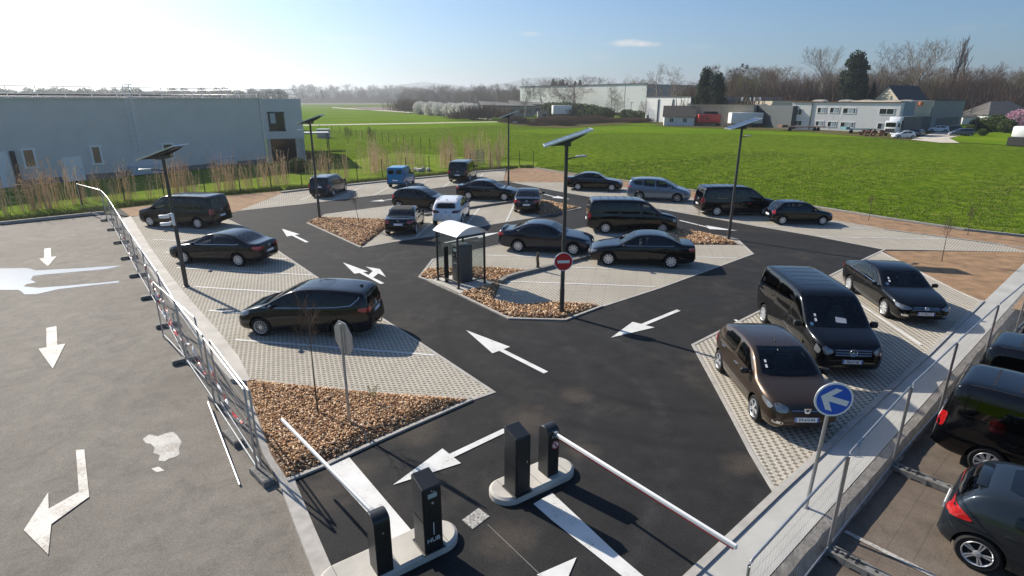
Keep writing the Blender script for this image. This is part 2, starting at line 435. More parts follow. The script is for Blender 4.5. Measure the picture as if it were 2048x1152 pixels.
def mat_glazing(name, tint):
    m, nt, b, N, L = nodes(name)
    tr = N.new('ShaderNodeBsdfTransparent'); tr.inputs[0].default_value = (*tint, 1)
    gl = N.new('ShaderNodeBsdfGlossy'); gl.inputs['Roughness'].default_value = 0.015
    fr = N.new('ShaderNodeFresnel'); fr.inputs[0].default_value = 1.62
    mx = N.new('ShaderNodeMixShader')
    L.new(fr.outputs[0], mx.inputs[0]); L.new(tr.outputs[0], mx.inputs[1]); L.new(gl.outputs[0], mx.inputs[2]); L.new(mx.outputs[0], N['Material Output'].inputs[0])
    return m
MT['glass'] = mat_glazing('tinted_car_glass', (0.40, 0.44, 0.44))
MT['privacy'] = mat_glazing('dark_privacy_glass', (0.10, 0.11, 0.115))
MT['screen'] = mat_glazing('car_windscreen', (0.58, 0.64, 0.63))
MT['gloss_black'] = pbr('dark_roof_glass', (0.004, 0.005, 0.006), 0.03, spec=0.6)
MT['seat'] = pbr('seat_cloth', (0.13, 0.13, 0.135), 0.9, noise=0.2, nscale=8)
MT['trim'] = pbr('interior_plastic', (0.04, 0.04, 0.042), 0.7)
MT['lamp'] = pbr('headlamp_glass', (0.20, 0.215, 0.235), 0.10, 0.35, coat=1.0)
MT['tail'] = pbr('tail_lamp', (0.40, 0.010, 0.012), 0.12, coat=1.0)
MT['tail_dark'] = pbr('smoked_tail_lamp', (0.10, 0.008, 0.012), 0.1, coat=1.0)
MT['plate'] = pbr('number_plate', (0.84, 0.85, 0.86), 0.5)
MT['chrome'] = pbr('chrome', (0.75, 0.76, 0.78), 0.14, 1.0)
MT['fabric'] = pbr('soft_top_fabric', (0.022, 0.024, 0.026), 0.85)
MT['solar'] = pbr('solar_cells', (0.012, 0.020, 0.055), 0.14, spec=0.7)
MT['alu'] = pbr('aluminium_frame', (0.62, 0.63, 0.65), 0.35, 0.7)
MT['led'] = pbr('lamp_head_grey', (0.42, 0.43, 0.44), 0.35, 0.4)
MT['window'] = pbr('window_glass', (0.018, 0.024, 0.032), 0.06, spec=0.6)
MT['window_warm'] = pbr('window_glass_blind', (0.16, 0.13, 0.085), 0.08, spec=0.6)
MT['blind'] = pbr('window_blind', (0.38, 0.45, 0.47), 0.3)
MT['black_paint'] = mat_paint('black_car_paint', (0.0032, 0.0034, 0.0042), 0.0, 0.2)
MT['brown_paint'] = mat_paint('brown_car_paint', (0.062, 0.044, 0.032), 0.55, 0.3)
MT['silver_blue_paint'] = mat_paint('silver_blue_car_paint', (0.16, 0.205, 0.27), 0.6, 0.32)
MT['navy_paint'] = mat_paint('navy_car_paint', (0.010, 0.013, 0.024), 0.2, 0.28)
MT['blue_paint'] = mat_paint('blue_van_paint', (0.02, 0.19, 0.40), 0.0, 0.35)
MT['white_paint'] = mat_paint('white_car_paint', (0.72, 0.74, 0.77), 0.0, 0.3)
MT['slate_paint'] = mat_paint('slate_car_paint', (0.022, 0.029, 0.037), 0.4, 0.3)
MT['grey_paint'] = mat_paint('grey_car_paint', (0.10, 0.12, 0.145), 0.4, 0.35)
MT['bark'] = pbr('tree_bark', (0.115, 0.088, 0.066), 0.9, noise=0.3, nscale=3)
MT['pale_bark'] = pbr('pale_bark', (0.30, 0.265, 0.225), 0.9, noise=0.3, nscale=3)
MT['twig'] = pbr('bare_twigs', (0.135, 0.095, 0.068), 0.95, spec=0.1)
MT['twig_pale'] = pbr('pale_twigs', (0.20, 0.165, 0.125), 0.95, spec=0.1)
MT['twig_bud'] = pbr('budding_twigs', (0.155, 0.145, 0.062), 0.95, spec=0.1)
MT['needle'] = mat_chips('conifer_needles', [(0, (0.010, 0.022, 0.012)), (0.6, (0.022, 0.045, 0.020)), (1, (0.045, 0.07, 0.028))])
MT['leaf'] = mat_chips('shrub_leaves', [(0, (0.03, 0.05, 0.014)), (0.6, (0.065, 0.10, 0.022)), (1, (0.12, 0.15, 0.04))])
MT['blossom'] = mat_chips('white_blossom', [(0, (0.55, 0.52, 0.46)), (0.5, (0.80, 0.78, 0.72)), (1, (0.88, 0.86, 0.82))])
MT['pink'] = mat_chips('pink_blossom', [(0, (0.45, 0.20, 0.30)), (1, (0.68, 0.40, 0.50))])
MT['straw'] = mat_chips('dry_reed', [(0, (0.42, 0.27, 0.155)), (0.5, (0.62, 0.43, 0.27)), (1, (0.78, 0.61, 0.43))])
# ------------------------------------------------------------------ ground, roads, kerbs, markings
def sheet(name, pts, z, m, kind='structure'):
    bm = bmesh.new()
    vs = [bm.verts.new((p[0], p[1], z)) for p in pts]
    f = bm.faces.new(vs); f.normal_update()
    if f.normal.z < 0: f.normal_flip()
    me = bpy.data.meshes.new(name); bm.to_mesh(me); bm.free()
    me.materials.append(m)
    return tag(obj(name, me), kind=kind)
def kerb(pts, w=0.12, h=0.1, z=0.0, m=None, closed=False, name='kerb', dep=0.05):
    """a row of kerb stones along a line on the ground"""
    pts = [Vector((p[0], p[1])) for p in pts]
    n = len(pts); L_, R_ = [], []
    for i in range(n):
        a = pts[i - 1] if (i or closed) else pts[i]
        b = pts[(i + 1) % n] if (i < n - 1 or closed) else pts[i]
        d1 = (pts[i] - a); d2 = (b - pts[i])
        d1 = d1.normalized() if d1.length > 1e-6 else d2.normalized()
        d2 = d2.normalized() if d2.length > 1e-6 else d1
        nn = Vector((-(d1.y + d2.y), d1.x + d2.x)).normalized()
        k = 1 / max(0.5, nn.dot(Vector((-d1.y, d1.x))))
        L_.append(pts[i] + nn * w / 2 * k); R_.append(pts[i] - nn * w / 2 * k)
    mb = MB()
    vs = []
    for i in range(n):
        for q, zz in ((L_[i], z - dep), (L_[i], z + h), (R_[i], z + h), (R_[i], z - dep)):
            vs.append((q.x, q.y, zz))
    fs = []
    for i in range(n if closed else n - 1):
        a, b = i * 4, ((i + 1) % n) * 4
        for k in range(4):
            fs.append((a + k, b + k, b + (k + 1) % 4, a + (k + 1) % 4))
    if not closed:
        fs += [(0, 1, 2, 3), tuple((n - 1) * 4 + k for k in (3, 2, 1, 0))]
    mb.add(vs, fs)
    o = mb.build(name, m or MT['kerb'])
    bm = bmesh.new(); bm.from_mesh(o.data); bmesh.ops.recalc_face_normals(bm, faces=bm.faces); bm.to_mesh(o.data); bm.free()
    return tag(o, kind='structure')
def ext(a, b, d):
    """point d metres beyond b on the way from a"""
    v = Vector(b) - Vector(a); v.normalize(); return Vector(b) + v * d

Z1, Z2, Z3 = 0.004, 0.010, 0.016
ZL, ZR = -0.08, -0.30            # the older yards left and right lie a little lower
strip_in = P((503, 764), (478, 715), (437, 663), (383, 603), (339, 549), (298, 491), (262, 433))
strip_out = P((460, 760), (416, 709), (358, 627), (318, 573), (262, 478), (240.6, 439.5))
back_left = P((208, 426), (240, 417), (431, 393), (568, 381), (600, 381), (698, 370), (776, 362), (905, 350), (961, 343), (1012, 339), (1040, 336), (1068, 336))
field_k = P((1068, 336), (1133, 346.5), (1250, 362), (1396, 383), (1627, 414), (1772, 437), (1928, 460), (2048, 473))
fk_end = ext(field_k[0], field_k[-1], 9)
walk_l = P((1384, 1151), (1552, 990), (1856, 709), (1964, 603))
walk_l0 = ext(walk_l[1], walk_l[0], 3)
walk_dir = (Vector(walk_l[3]) - Vector(walk_l[0])).normalized()
walk_n = Vector((walk_dir.y, -walk_dir.x, 0))
WALK_W = 0.84
walk_far = ext(walk_l[0], walk_l[3], 12)
wl_r = lambda p, w=WALK_W: Vector(p) + walk_n * w
ent_l = P((574, 963), (650, 1152)); ent_l0 = ext(ent_l[0], ent_l[1], 2)
bl_ext = ext(P((208, 426))[0], P((0, 447.5))[0], 60)

# the land all round, then the sheets that lie on it
sheet('ground', [(-7000, -400), (7000, -400), (7000, 9000), (-7000, 9000)], -0.75, MT['far_field'])
land = [bl_ext] + P((0, 447.5)) + back_left + field_k[1:] + [fk_end, (60, 12, 0), (7000, 12, 0), (7000, 8500, 0), (-7000, 8500, 0), (-7000, bl_ext.y, 0)]
sheet('field', land, -0.004, MT['field'])
lot = [ent_l0] + ent_l[::-1] + P((500, 768)) + strip_in + back_left + field_k[1:] + [fk_end, wl_r(walk_far, 0.2), wl_r(walk_l0, 0.2)]
sheet('road', lot, 0.0, MT['asphalt'])
left_yard = [ext(ent_l[0], ent_l0, 3)] + P((690, 1152), (640, 960), (560, 780)) + strip_in[1:] + P((208, 426)) + P((0, 447.5)) + [bl_ext, (bl_ext.x, -20, 0)]
sheet('yard', left_yard, ZL, MT['old_asphalt'])
w0, w1 = wl_r(walk_l0), wl_r(walk_far)
sheet('yard', [w0, w1, w1 + walk_n * 60, w0 + walk_n * 60], ZR, MT['brown_asphalt'])
# far land: crops, ploughed land and tracks
far = lambda *p: P(*p)
sheet('meadow', far((1068, 335), (1133, 345), (1250, 360), (1260, 300), (800, 262), (600, 262), (560, 320), (640, 345)), 0.004, MT['field'])
sheet('meadow', [g(600, 262), g(860, 257.5), g(1010, 249), (150, 240, 0)] + P((1300, 252), (1050, 240), (800, 222), (600, 211)), 0.02, MT['far_field'])
sheet('meadow', P((1000, 262), (1100, 268), (1500, 268), (2047, 288), (2400, 300), (2400, 285), (2047, 276), (1500, 262), (1260, 252)), 0.03, MT['far_field'])
sheet('path', P((600, 250), (800, 246.6), (1000, 243), (1000, 244.2), (800, 248.2), (600, 251.6)), 0.04, MT['track'])
sheet('path', P((664, 214.5), (800, 222.5), (880, 230), (985, 238), (985, 240), (880, 232), (800, 224.3), (664, 215.7)), 0.04, MT['track'])
sheet('ploughed_field', P((690, 215.2), (798, 213.5), (805, 221), (735, 220.4)), 0.05, MT['plough'])
sheet('ploughed_field', P((600, 206.8), (800, 206.8), (800, 208.6), (600, 208.6)), 0.05, MT['plough'])
sheet('rough_ground', P((985, 240), (1000, 246), (1040, 252), (1130, 257), (1195, 252), (1290, 246), (1330, 253), (1580, 262), (1800, 280), (2048, 292), (2048, 262), (1500, 250), (1290, 240), (1150, 236)), 0.05, MT['rough_grass'])
sheet('lawn', P((1888, 283), (2048, 293), (2060, 264), (1975, 262), (1930, 268)), 0.065, MT['far_field'])
sheet('driveway', P((1822, 280), (1880, 286), (1919, 286.5), (1898, 277), (1960, 262), (1880, 262)), 0.07, MT['track'])
# verge between kerb and building
sheet('verge', [bl_ext] + P((0, 447.5)) + back_left + P((1075, 325), (800, 305), (640, 330), (620, 326)) + P((533, 326), (154, 359), (0, 375)) + [(-120, 50, 0)], 0.006, MT['verge'])
# bare earth beds
soil = [
    P((262, 434), (240, 417), (431, 393.5), (568, 381.5), (563, 387), (476, 422), (470, 424), (285, 431)),
    P((1007, 361), (1014, 339.5), (1040, 336.5), (1068, 336.5), (1133, 347), (1250, 362.5), (1396, 384), (1627, 415), (1772, 438), (1928, 461.5), (2048, 475), (2120, 484), (2120, 511), (2048, 501), (1997, 489), (1772, 460), (1665, 441), (1396, 398), (1373, 394), (1241, 374), (1133, 365), (1030, 364)),
    P((1766, 502), (2048, 504), (2200, 506), (2200, 600), (2048, 622), (2015, 615), (1964, 603), (1907, 579), (1824, 536)),
]
for s in soil: sheet('soil_bed', s, Z1, MT['soil'])
# parking bays of grid pavers
a_left = math.atan2(*(lambda d: (d.y, d.x))(g(869, 711) - g(470.6, 680)))
MT['pavers'] = mat_pavers('grid_pavers', -a_left)
a_right = math.atan2(*(lambda d: (d.y, d.x))(g(1842, 690.6) - g(1649, 561.6)))
MT['pavers_right'] = mat_pavers('grid_pavers_turned', -a_right, 0.16)
bays = [
    (P((262, 433), (285, 431), (459, 426), (459, 441), (502.5, 461.7), (552, 500), (639, 559), (766, 639), (835, 683.6), (987, 785), (943, 800), (722, 785), (503, 762)) + strip_in[1:], 'pavers'),
    (P((476, 422), (563, 386.5), (620, 379), (698, 371), (776, 363), (905, 351), (961, 344), (1012, 340), (1007, 361), (905, 371.5), (794.5, 387), (750, 391), (600, 409), (579, 411)), 'pavers'),
    (P((639, 435), (650, 428), (700, 421.5), (787.5, 410.5), (895, 396.5), (1000, 383.5), (1018, 383), (1060, 391), (1086, 400), (1162, 416.7), (1064, 436), (975, 450.5), (870, 472), (804, 481), (722, 495.5), (615, 446.5)), 'pavers'),
    (P((866, 519), (909, 509), (980, 494), (1002, 489.5), (1171, 455), (1185, 452), (1349, 456), (1440, 473), (1476, 480), (1506, 508), (1317, 577), (1205, 613), (1130, 640), (1018, 637), (838, 555)), 'pavers'),
    (P((1007, 364), (1133, 365), (1241, 374), (1373, 394), (1396, 398), (1665, 441), (1772, 460), (1997, 489), (2048, 501), (2100, 508), (2048, 504), (1767, 499), (1637, 473.5), (1506, 451), (1340, 421.6), (1187, 395), (1124, 384), (1025, 365)), 'pavers'),
    (P((1386, 690), (1513, 626), (1677, 543), (1769, 499.5), (1762, 504), (1824, 536), (1907, 579), (1964, 604), (1856, 709), (1569, 973), (1552, 988), (1504, 908.5), (1468, 840), (1423.5, 758)), 'pavers_right'),
]
for pts, m in bays: sheet('parking_bay', pts, Z1, MT[m])
# flush stone edging between road and bays
edges = [P((459, 441), (502.5, 461.7), (552, 500), (639, 559), (766, 639), (835, 683.6), (987, 785), (943, 800)),
         P((476, 422), (579, 411), (600, 409), (750, 391), (794.5, 387), (905, 371.5), (1007, 361)),
         P((1552, 988), (1504, 908.5), (1468, 840), (1423.5, 758), (1386, 690), (1513, 626), (1677, 543), (1769, 499.5)),
         P((1769, 499.5), (1637, 473.5), (1506, 451), (1340, 421.6), (1187, 395), (1124, 384), (1025, 365)),
         P((1205, 613), (1317, 577), (1506, 508), (1476, 480)), P((838, 555), (866, 519), (909, 509), (1002, 489.5), (1171, 455)),
         P((722, 495.5), (804, 481), (870, 472), (975, 450.5), (1064, 436), (1162, 416.7))]
for e in edges: kerb(e, 0.1, 0.018)
# raised kerbs
kerb(P((0, 447.5), (208, 426)) , 0.16, 0.12, 0.0, MT['kerb'])
kerb(P((563, 386), (600, 381.5), (620, 379.5), (698, 371), (776, 363), (905, 351), (961, 344), (1012.5, 340)), 0.3, 0.12)
kerb(field_k + [fk_end], 0.14, 0.1)
kerb(P((1133, 365), (1241, 374), (1396, 398), (1665, 441), (1772, 460), (1997, 489), (2100, 505)), 0.1, 0.05)
kerb(P((848, 432), (900, 424), (942, 417), (1029, 404), (1060, 398)), 0.2, 0.14, 0.0, MT['kerb_dark'])
kerb(P((1000, 567), (1012, 559), (1034, 552), (1060, 546), (1123, 530.5), (1182, 514), (1260, 495), (1330, 478)), 0.2, 0.15, 0.0, MT['kerb_dark'])
kerb(P((1762, 504), (1824, 536), (1907, 579), (1964, 604)), 0.07, 0.03)
kerb(P((503, 762), (722, 785), (943, 800)), 0.08, 0.05)
kerb(P((574, 963), (653, 931), (756, 883), (943, 801)), 0.1, 0.05)
kerb([ent_l0] + P((650, 1152), (612, 1060), (574, 963), (540, 905), (503, 800)), 0.28, 0.02, 0.0, MT['kerb'], dep=0.2)
kerb(P((614, 446.5), (722, 495.5)), 0.1, 0.05)
kerb(P((838, 555), (862, 564), (916, 589), (1018, 638), (1130, 641), (1205, 613)), 0.1, 0.05)
kerb(P((1349, 456), (1440, 473), (1476, 480)), 0.1, 0.05)
kerb(P((1086, 400), (1162, 416.7), (1124, 424.5)), 0.1, 0.05)
kerb([walk_l0] + walk_l, 0.14, 0.055, 0.0, MT['kerb'])
# concrete edge strip beside the left yard, and the walkway on the right with its low retaining face
mb = MB()
o_ = [(p.x, p.y) for p in strip_out]; i_ = [(p.x, p.y) for p in strip_in]
mb.prism(o_ + i_[::-1], ZL - 0.1, 0.03)
tag(mb.build('edge_strip', MT['concrete']), kind='structure')
mb = MB()
q = [walk_l0, walk_far]
a, b = q[0] + walk_n * 0.05, q[1] + walk_n * 0.05
mb.prism([(a.x, a.y), (b.x, b.y), (wl_r(b, WALK_W - 0.07).x, wl_r(b, WALK_W - 0.07).y), (wl_r(a, WALK_W - 0.07).x, wl_r(a, WALK_W - 0.07).y)], ZR - 0.1, 0.02)
tag(mb.build('walkway', MT['walkway']), kind='structure')
mb = MB()
a, b = wl_r(walk_l0, WALK_W - 0.001), wl_r(walk_far, WALK_W - 0.001)
for zz, off in ((0, 0),):
    vs = []
    rnd = random.Random(3)
    for i in range(120):
        p = a.lerp(b, i / 119)
        j = rnd.uniform(-0.015, 0.02)
        for dn, z in ((0.0, 0.021), (0.15 + j, -0.02), (0.17 + j, -0.12), (0.185 + rnd.uniform(-.01, .02), -0.22), (0.24 + 2 * j, -0.26), (0.29 + 2 * j, ZR - 0.05)):
            vs.append(p + walk_n * dn + Vector((0, 0, z)))
    fs = [(i * 6 + k, i * 6 + k + 1, (i + 1) * 6 + k + 1, (i + 1) * 6 + k) for i in range(119) for k in range(5)]
    mb.add(vs, fs)
tag(mb.build('retaining_edge', MT['rough_concrete']), kind='structure')

# road paint
def paint(pts, m='paint_line', z=Z3, name='road_marking'):
    return sheet(name, pts, z, MT[m])
def arrow(tip, c1, c2, end, w=0.16, z=0.0, m='paint_line', name='road_marking', zz=Z3):
    t, a, b, e = [g(*p, z) for p in (tip, c1, c2, end)]
    mid = (a + b) / 2
    d = (mid - e).normalized(); n = Vector((-d.y, d.x, 0))
    if (a - mid).dot(n) < 0: a, b = b, a
    pts = [t, a, mid + n * w / 2, e + n * w / 2, e - n * w / 2, mid - n * w / 2, b]
    return paint(pts, m, z + zz, name)
arrow((564, 458), (599.6, 469), (573.6, 473.4), (614.6, 485), 0.17)
arrow((932, 661), (1020, 694.5), (985, 707.5), (1092, 746), 0.17)
arrow((1222, 676), (1265, 644.5), (1309, 655.5), (1357, 621), 0.17)
arrow((786, 971), (885, 898), (922, 927.5), (1011, 861), 0.16)
arrow((1475, 462), (1411, 451), (1419, 458.5), (1359, 441), 0.17)
arrow((1139.6, 398.7), (1104, 396), (1115, 392), (1088, 388.6), 0.17)
arrow((1001, 465), (947, 470), (958, 477), (889.5, 486), 0.17)
arrow((740, 403), (765, 399.5), (768, 403), (800, 396.5), 0.17)
arrow((1153, 1116), (1073, 1151), (1128, 1175), (1020, 1260), 0.16)
# straight-and-right arrow
arrow((686, 525.5), (736, 543.6), (709, 548), (765, 568), 0.17)
paint(P((733.5, 554.5), (745.5, 542.8), (732, 534), (760, 539), (772, 554.8), (757, 547.5), (744.5, 557.5)), z=0.020)
# stop bands at the barriers
paint(P((653, 936), (699, 916), (822, 1061), (791, 1088)))
paint(P((1066.6, 1009), (1104, 986.5), (1240, 1114), (1330, 1190), (1290, 1190), (1104, 1042)))
# bay lines
def line(a, b, w=0.1, m='paint_line', z=0.0, zz=Z3):
    a, b = g(*a, z), g(*b, z)
    d = (b - a).normalized(); n = Vector((-d.y, d.x, 0)) * w / 2
    return paint([a + n, b + n, b - n, a - n], m, z + zz)
for a, b in [((303, 456), (459, 465)), ((307, 479.5), (420, 484)), ((330, 505), (573.6, 518)), ((353.5, 536), (625.6, 551)), ((390, 574), (640, 590)), ((418, 621.6), (700, 643)), ((470.6, 680), (869, 711)),
             ((600, 401), (632, 387)), ((665.6, 401), (724, 374)), ((746.5, 391), (781.6, 373)), ((831, 374), (854, 360.5)), ((820, 381), (831, 374)), ((886, 375), (905, 360.5)), ((948, 368), (965.6, 348)),
             ((958.6, 417), (933, 450)), ((1029, 408), (1012.5, 443)), ((872, 438), (832, 474.6)),
             ((955.6, 510), (1150.6, 516.6)), ((1132, 535), (1398, 542.6)), ((1011.5, 563), (1310.5, 574)), ((1387, 514.5), (1473, 516.7)), ((1171, 470), (1245, 472)),
             ((1649, 561.6), (1842, 690.6)), ((1637, 474), (1879, 478.6)), ((1513, 453), (1744, 457)), ((1340, 421), (1500, 428)), ((1150, 382), (1245, 389)), ((1230, 396), (1372, 404)), ((1470, 640), (1700, 800))]:
    line(a, b)
for i in range(9):
    p, q_ = Vector((694, 423.2)), Vector((787, 424.5))
    line(tuple(p.lerp(q_, i / 9)), tuple(p.lerp(q_, (i + .6) / 9)), 0.09)
# older paint on the yards
arrow((96, 533), (78, 518), (113, 513), (95, 497), 0.27, ZL, 'worn_line')
arrow((106, 738), (77, 698), (131, 688), (103, 655), 0.27, ZL, 'worn_line')
paint(P((152, 901, ), (169, 900), (179, 995), (150, 1008), (158, 985), z=ZL), 'worn_line', ZL + Z3)
paint(P((158, 985), (179, 995), (103, 1050), (97, 1111), (48, 1062), (97, 986), (98, 1019), z=ZL), 'worn_line', ZL + 0.021)
line((1690, 1064), (1900, 1170), 0.1, 'worn_line', ZR)
line((1790, 941), (1990, 1022), 0.1, 'worn_line', ZR)
# standing water and wet patches on the old yard
m, nt, b_, N, L = nodes('puddle_water_glare')
b_.inputs['Base Color'].default_value = (0.50, 0.50, 0.50, 1); b_.inputs['Roughness'].default_value = 0.2  # pale base colour paints in the white sky glare and residue on the water
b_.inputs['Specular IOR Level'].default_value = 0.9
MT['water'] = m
def blob(pts, z, m, name, jit=0.06, seed=1):
    rnd = random.Random(seed); out = []
    pts = P(*pts, z=ZL)
    for i, p in enumerate(pts):
        q = pts[(i + 1) % len(pts)]
        n = max(1, int((q - p).length / 0.3))
        for k in range(n):
            v = p.lerp(q, k / n)
            out.append((v.x + rnd.uniform(-jit, jit), v.y + rnd.uniform(-jit, jit)))
    return sheet(name, out, ZL + z, m)
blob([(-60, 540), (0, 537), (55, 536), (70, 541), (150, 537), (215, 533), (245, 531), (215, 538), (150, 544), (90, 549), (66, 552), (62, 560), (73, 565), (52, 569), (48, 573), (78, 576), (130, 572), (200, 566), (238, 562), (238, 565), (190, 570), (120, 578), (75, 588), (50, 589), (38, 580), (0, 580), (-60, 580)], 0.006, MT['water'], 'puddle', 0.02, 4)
blob([(286, 878), (300, 870), (318, 873), (330, 866), (346, 864), (358, 872), (363, 885), (358, 895), (362, 908), (350, 916), (336, 919), (330, 924), (320, 921), (318, 912), (308, 905), (312, 895), (302, 889), (292, 888)], 0.006, mat_roadpaint('dried_cement_spill', (0.42, 0.41, 0.39), (0.24, 0.22, 0.19), 0.42, 0.54), 'spill', 0.03, 9)
blob([(304, 938), (318, 934), (330, 940), (315, 946)], 0.006, MT['worn_line'], 'spill', 0.03, 3)
# manhole cover in the lane
mb = MB(); c = [g(*p) for p in ((924, 1041), (957, 1017), (979, 1033), (946, 1059))]
mh = c[0].lerp(c[2], .5)
mb.prism([(p.x, p.y) for p in c], 0.001, 0.012)
cover = tag(mb.build('manhole_cover', pbr('patterned_cast_iron', (0.30, 0.29, 0.27), 0.6, noise=0.7, nscale=22, bump=0.6, bscale=25)), 'speckled grey square inspection cover set in the asphalt between the two barrier islands', 'manhole cover')
# chalk / sealing seam in front of the barriers
line((975, 1050), (1085, 1155), 0.007, 'kerb')

# ------------------------------------------------------------------ bark mulch beds
def in_poly(pts, x, y):
    c = np.zeros(len(x), bool); n = len(pts)
    for i in range(n):
        x1, y1, x2, y2 = pts[i][0], pts[i][1], pts[(i + 1) % n][0], pts[(i + 1) % n][1]
        if y1 == y2: continue
        k = ((y1 > y) != (y2 > y)) & (x < (x2 - x1) * (y - y1) / (y2 - y1) + x1)
        c ^= k
    return c
def edge_dist(pts, x, y):
    d = np.full(len(x), 1e9); n = len(pts)
    for i in range(n):
        ax, ay, bx, by = pts[i][0], pts[i][1], pts[(i + 1) % n][0], pts[(i + 1) % n][1]
        ux, uy = bx - ax, by - ay
        t = np.clip(((x - ax) * ux + (y - ay) * uy) / (ux * ux + uy * uy), 0, 1)
        d = np.minimum(d, np.hypot(x - ax - t * ux, y - ay - t * uy))
    return d
CUBE_V = np.array([(a, b, c) for c in (-.5, .5) for b in (-.5, .5) for a in (-.5, .5)])
CUBE_F = np.array([(0, 2, 3, 1), (4, 5, 7, 6), (0, 1, 5, 4), (2, 6, 7, 3), (0, 4, 6, 2), (1, 3, 7, 5)])
def fast_mesh(name, verts, quads, mats, parent=None, mi=None):
    me = bpy.data.meshes.new(name)
    k = quads.shape[1]
    me.vertices.add(len(verts)); me.vertices.foreach_set('co', verts.astype(np.float32).ravel())
    me.loops.add(quads.size); me.loops.foreach_set('vertex_index', quads.astype(np.int32).ravel())
    me.polygons.add(len(quads)); me.polygons.foreach_set('loop_start', np.arange(0, quads.size, k, dtype=np.int32))
    try: me.polygons.foreach_set('loop_total', np.full(len(quads), k, np.int32))
    except Exception: pass
    for mm in (mats if isinstance(mats, (list, tuple)) else [mats]): me.materials.append(mm)
    if mi is not None: me.polygons.foreach_set('material_index', mi.astype(np.int32))
    me.update(calc_edges=True); me.validate()
    return obj(name, me, parent)
def rot_mats(n, tilt=0.5):
    a = rng.uniform(0, 2 * PI, n); b = rng.normal(0, tilt, n); c = rng.normal(0, tilt, n)
    ca, sa, cb, sb, cc, sc_ = np.cos(a), np.sin(a), np.cos(b), np.sin(b), np.cos(c), np.sin(c)
    Rz = np.zeros((n, 3, 3)); Rz[:, 0, 0] = ca; Rz[:, 0, 1] = -sa; Rz[:, 1, 0] = sa; Rz[:, 1, 1] = ca; Rz[:, 2, 2] = 1
    Ry = np.zeros((n, 3, 3)); Ry[:, 0, 0] = cb; Ry[:, 0, 2] = sb; Ry[:, 2, 0] = -sb; Ry[:, 2, 2] = cb; Ry[:, 1, 1] = 1
    Rx = np.zeros((n, 3, 3)); Rx[:, 1, 1] = cc; Rx[:, 1, 2] = -sc_; Rx[:, 2, 1] = sc_; Rx[:, 2, 2] = cc; Rx[:, 0, 0] = 1
    return Rz @ Ry @ Rx
def mulch(px, dens, size, h, where, slope=0.45):
    pts = P(*px); A = [(p.x, p.y) for p in pts]
    # base: triangulated grid following the mound
    bm = bmesh.new()
    f = bm.faces.new([bm.verts.new((x, y, 0)) for x, y in A]); f.normal_update()
    if f.normal.z < 0: f.normal_flip()
    xs, ys = [a[0] for a in A], [a[1] for a in A]
    for ax, lo, hi in ((0, min(xs), max(xs)), (1, min(ys), max(ys))):
        t = lo + 0.3
        while t < hi:
            co = [0, 0, 0]; co[ax] = t; no = [0, 0, 0]; no[ax] = 1
            bmesh.ops.bisect_plane(bm, geom=bm.verts[:] + bm.edges[:] + bm.faces[:], plane_co=co, plane_no=no); t += 0.3
    vx = np.array([v.co.x for v in bm.verts]); vy = np.array([v.co.y for v in bm.verts])
    hz = lambda x, y: np.minimum(h, edge_dist(A, x, y) * slope) + 0.02 * np.sin(x * 2.3) * np.cos(y * 1.9) * np.minimum(1, edge_dist(A, x, y) * 2)
    for v, z in zip(bm.verts, hz(vx, vy)): v.co.z = z + 0.012
    me = bpy.data.meshes.new('mulch_bed'); bm.to_mesh(me); bm.free(); me.materials.append(MT['chip_base'])
    tag(obj('mulch_bed', me), kind='structure')
    area = abs(sum(A[i][0] * A[(i + 1) % len(A)][1] - A[(i + 1) % len(A)][0] * A[i][1] for i in range(len(A)))) / 2
    n = int(area * dens)
    x = rng.uniform(min(xs), max(xs), n * 4); y = rng.uniform(min(ys), max(ys), n * 4)
    k = in_poly(A, x, y); x, y = x[k][:n], y[k][:n]
    k = edge_dist(A, x, y) > 0.05; x, y = x[k], y[k]; n = len(x)
    s = np.stack([rng.uniform(0.05, 0.12, n), rng.uniform(0.02, 0.045, n), rng.uniform(0.008, 0.018, n)], 1) * size
    V = np.einsum('nij,nkj->nki', rot_mats(n, 0.45), CUBE_V[None] * s[:, None, :])
    V += np.stack([x, y, hz(x, y) + rng.uniform(0.012, 0.05, n)], 1)[:, None, :]
    Q = (CUBE_F[None] + (np.arange(n) * 8)[:, None, None]).reshape(-1, 4)
    tag(fast_mesh('bark_mulch', V.reshape(-1, 3), Q, MT['chips']), 'loose brown bark chips ' + where, 'bark mulch', kind='stuff')
mulch([(493, 764), (503, 762), (722, 785), (943, 801), (756, 882), (653, 930), (574, 962), (540, 910), (500, 800)], 680, 0.76, 0.16, 'covering the large front bed around the octagonal sign post')
mulch([(614, 446), (639, 436), (700, 439), (773, 441), (771, 458), (722, 495)], 210, 1.25, 0.12, 'in the triangular bed beside the black convertible')
mulch([(838, 554), (850, 540), (955, 536), (1063, 543), (1034, 553), (1000, 567), (985, 566), (913, 551), (864, 562)], 260, 1.15, 0.1, 'behind the pay shelter')
mulch([(916, 588), (985, 570), (1000, 569), (987, 601), (1043, 612), (1104, 606), (1203, 611), (1130, 640), (1018, 637)], 300, 1.1, 0.1, 'around the lamp post with the no entry sign')
mulch([(1280, 455), (1349, 457), (1440, 474), (1478, 490), (1340, 489), (1260, 478)], 210, 1.25, 0.1, 'at the foot of the right hand lamp post')
mulch([(1040, 402), (1086, 401), (1160, 416.5), (1124, 424), (1080, 432)], 170, 1.4, 0.1, 'in the small bed right of the saloon seen from behind')
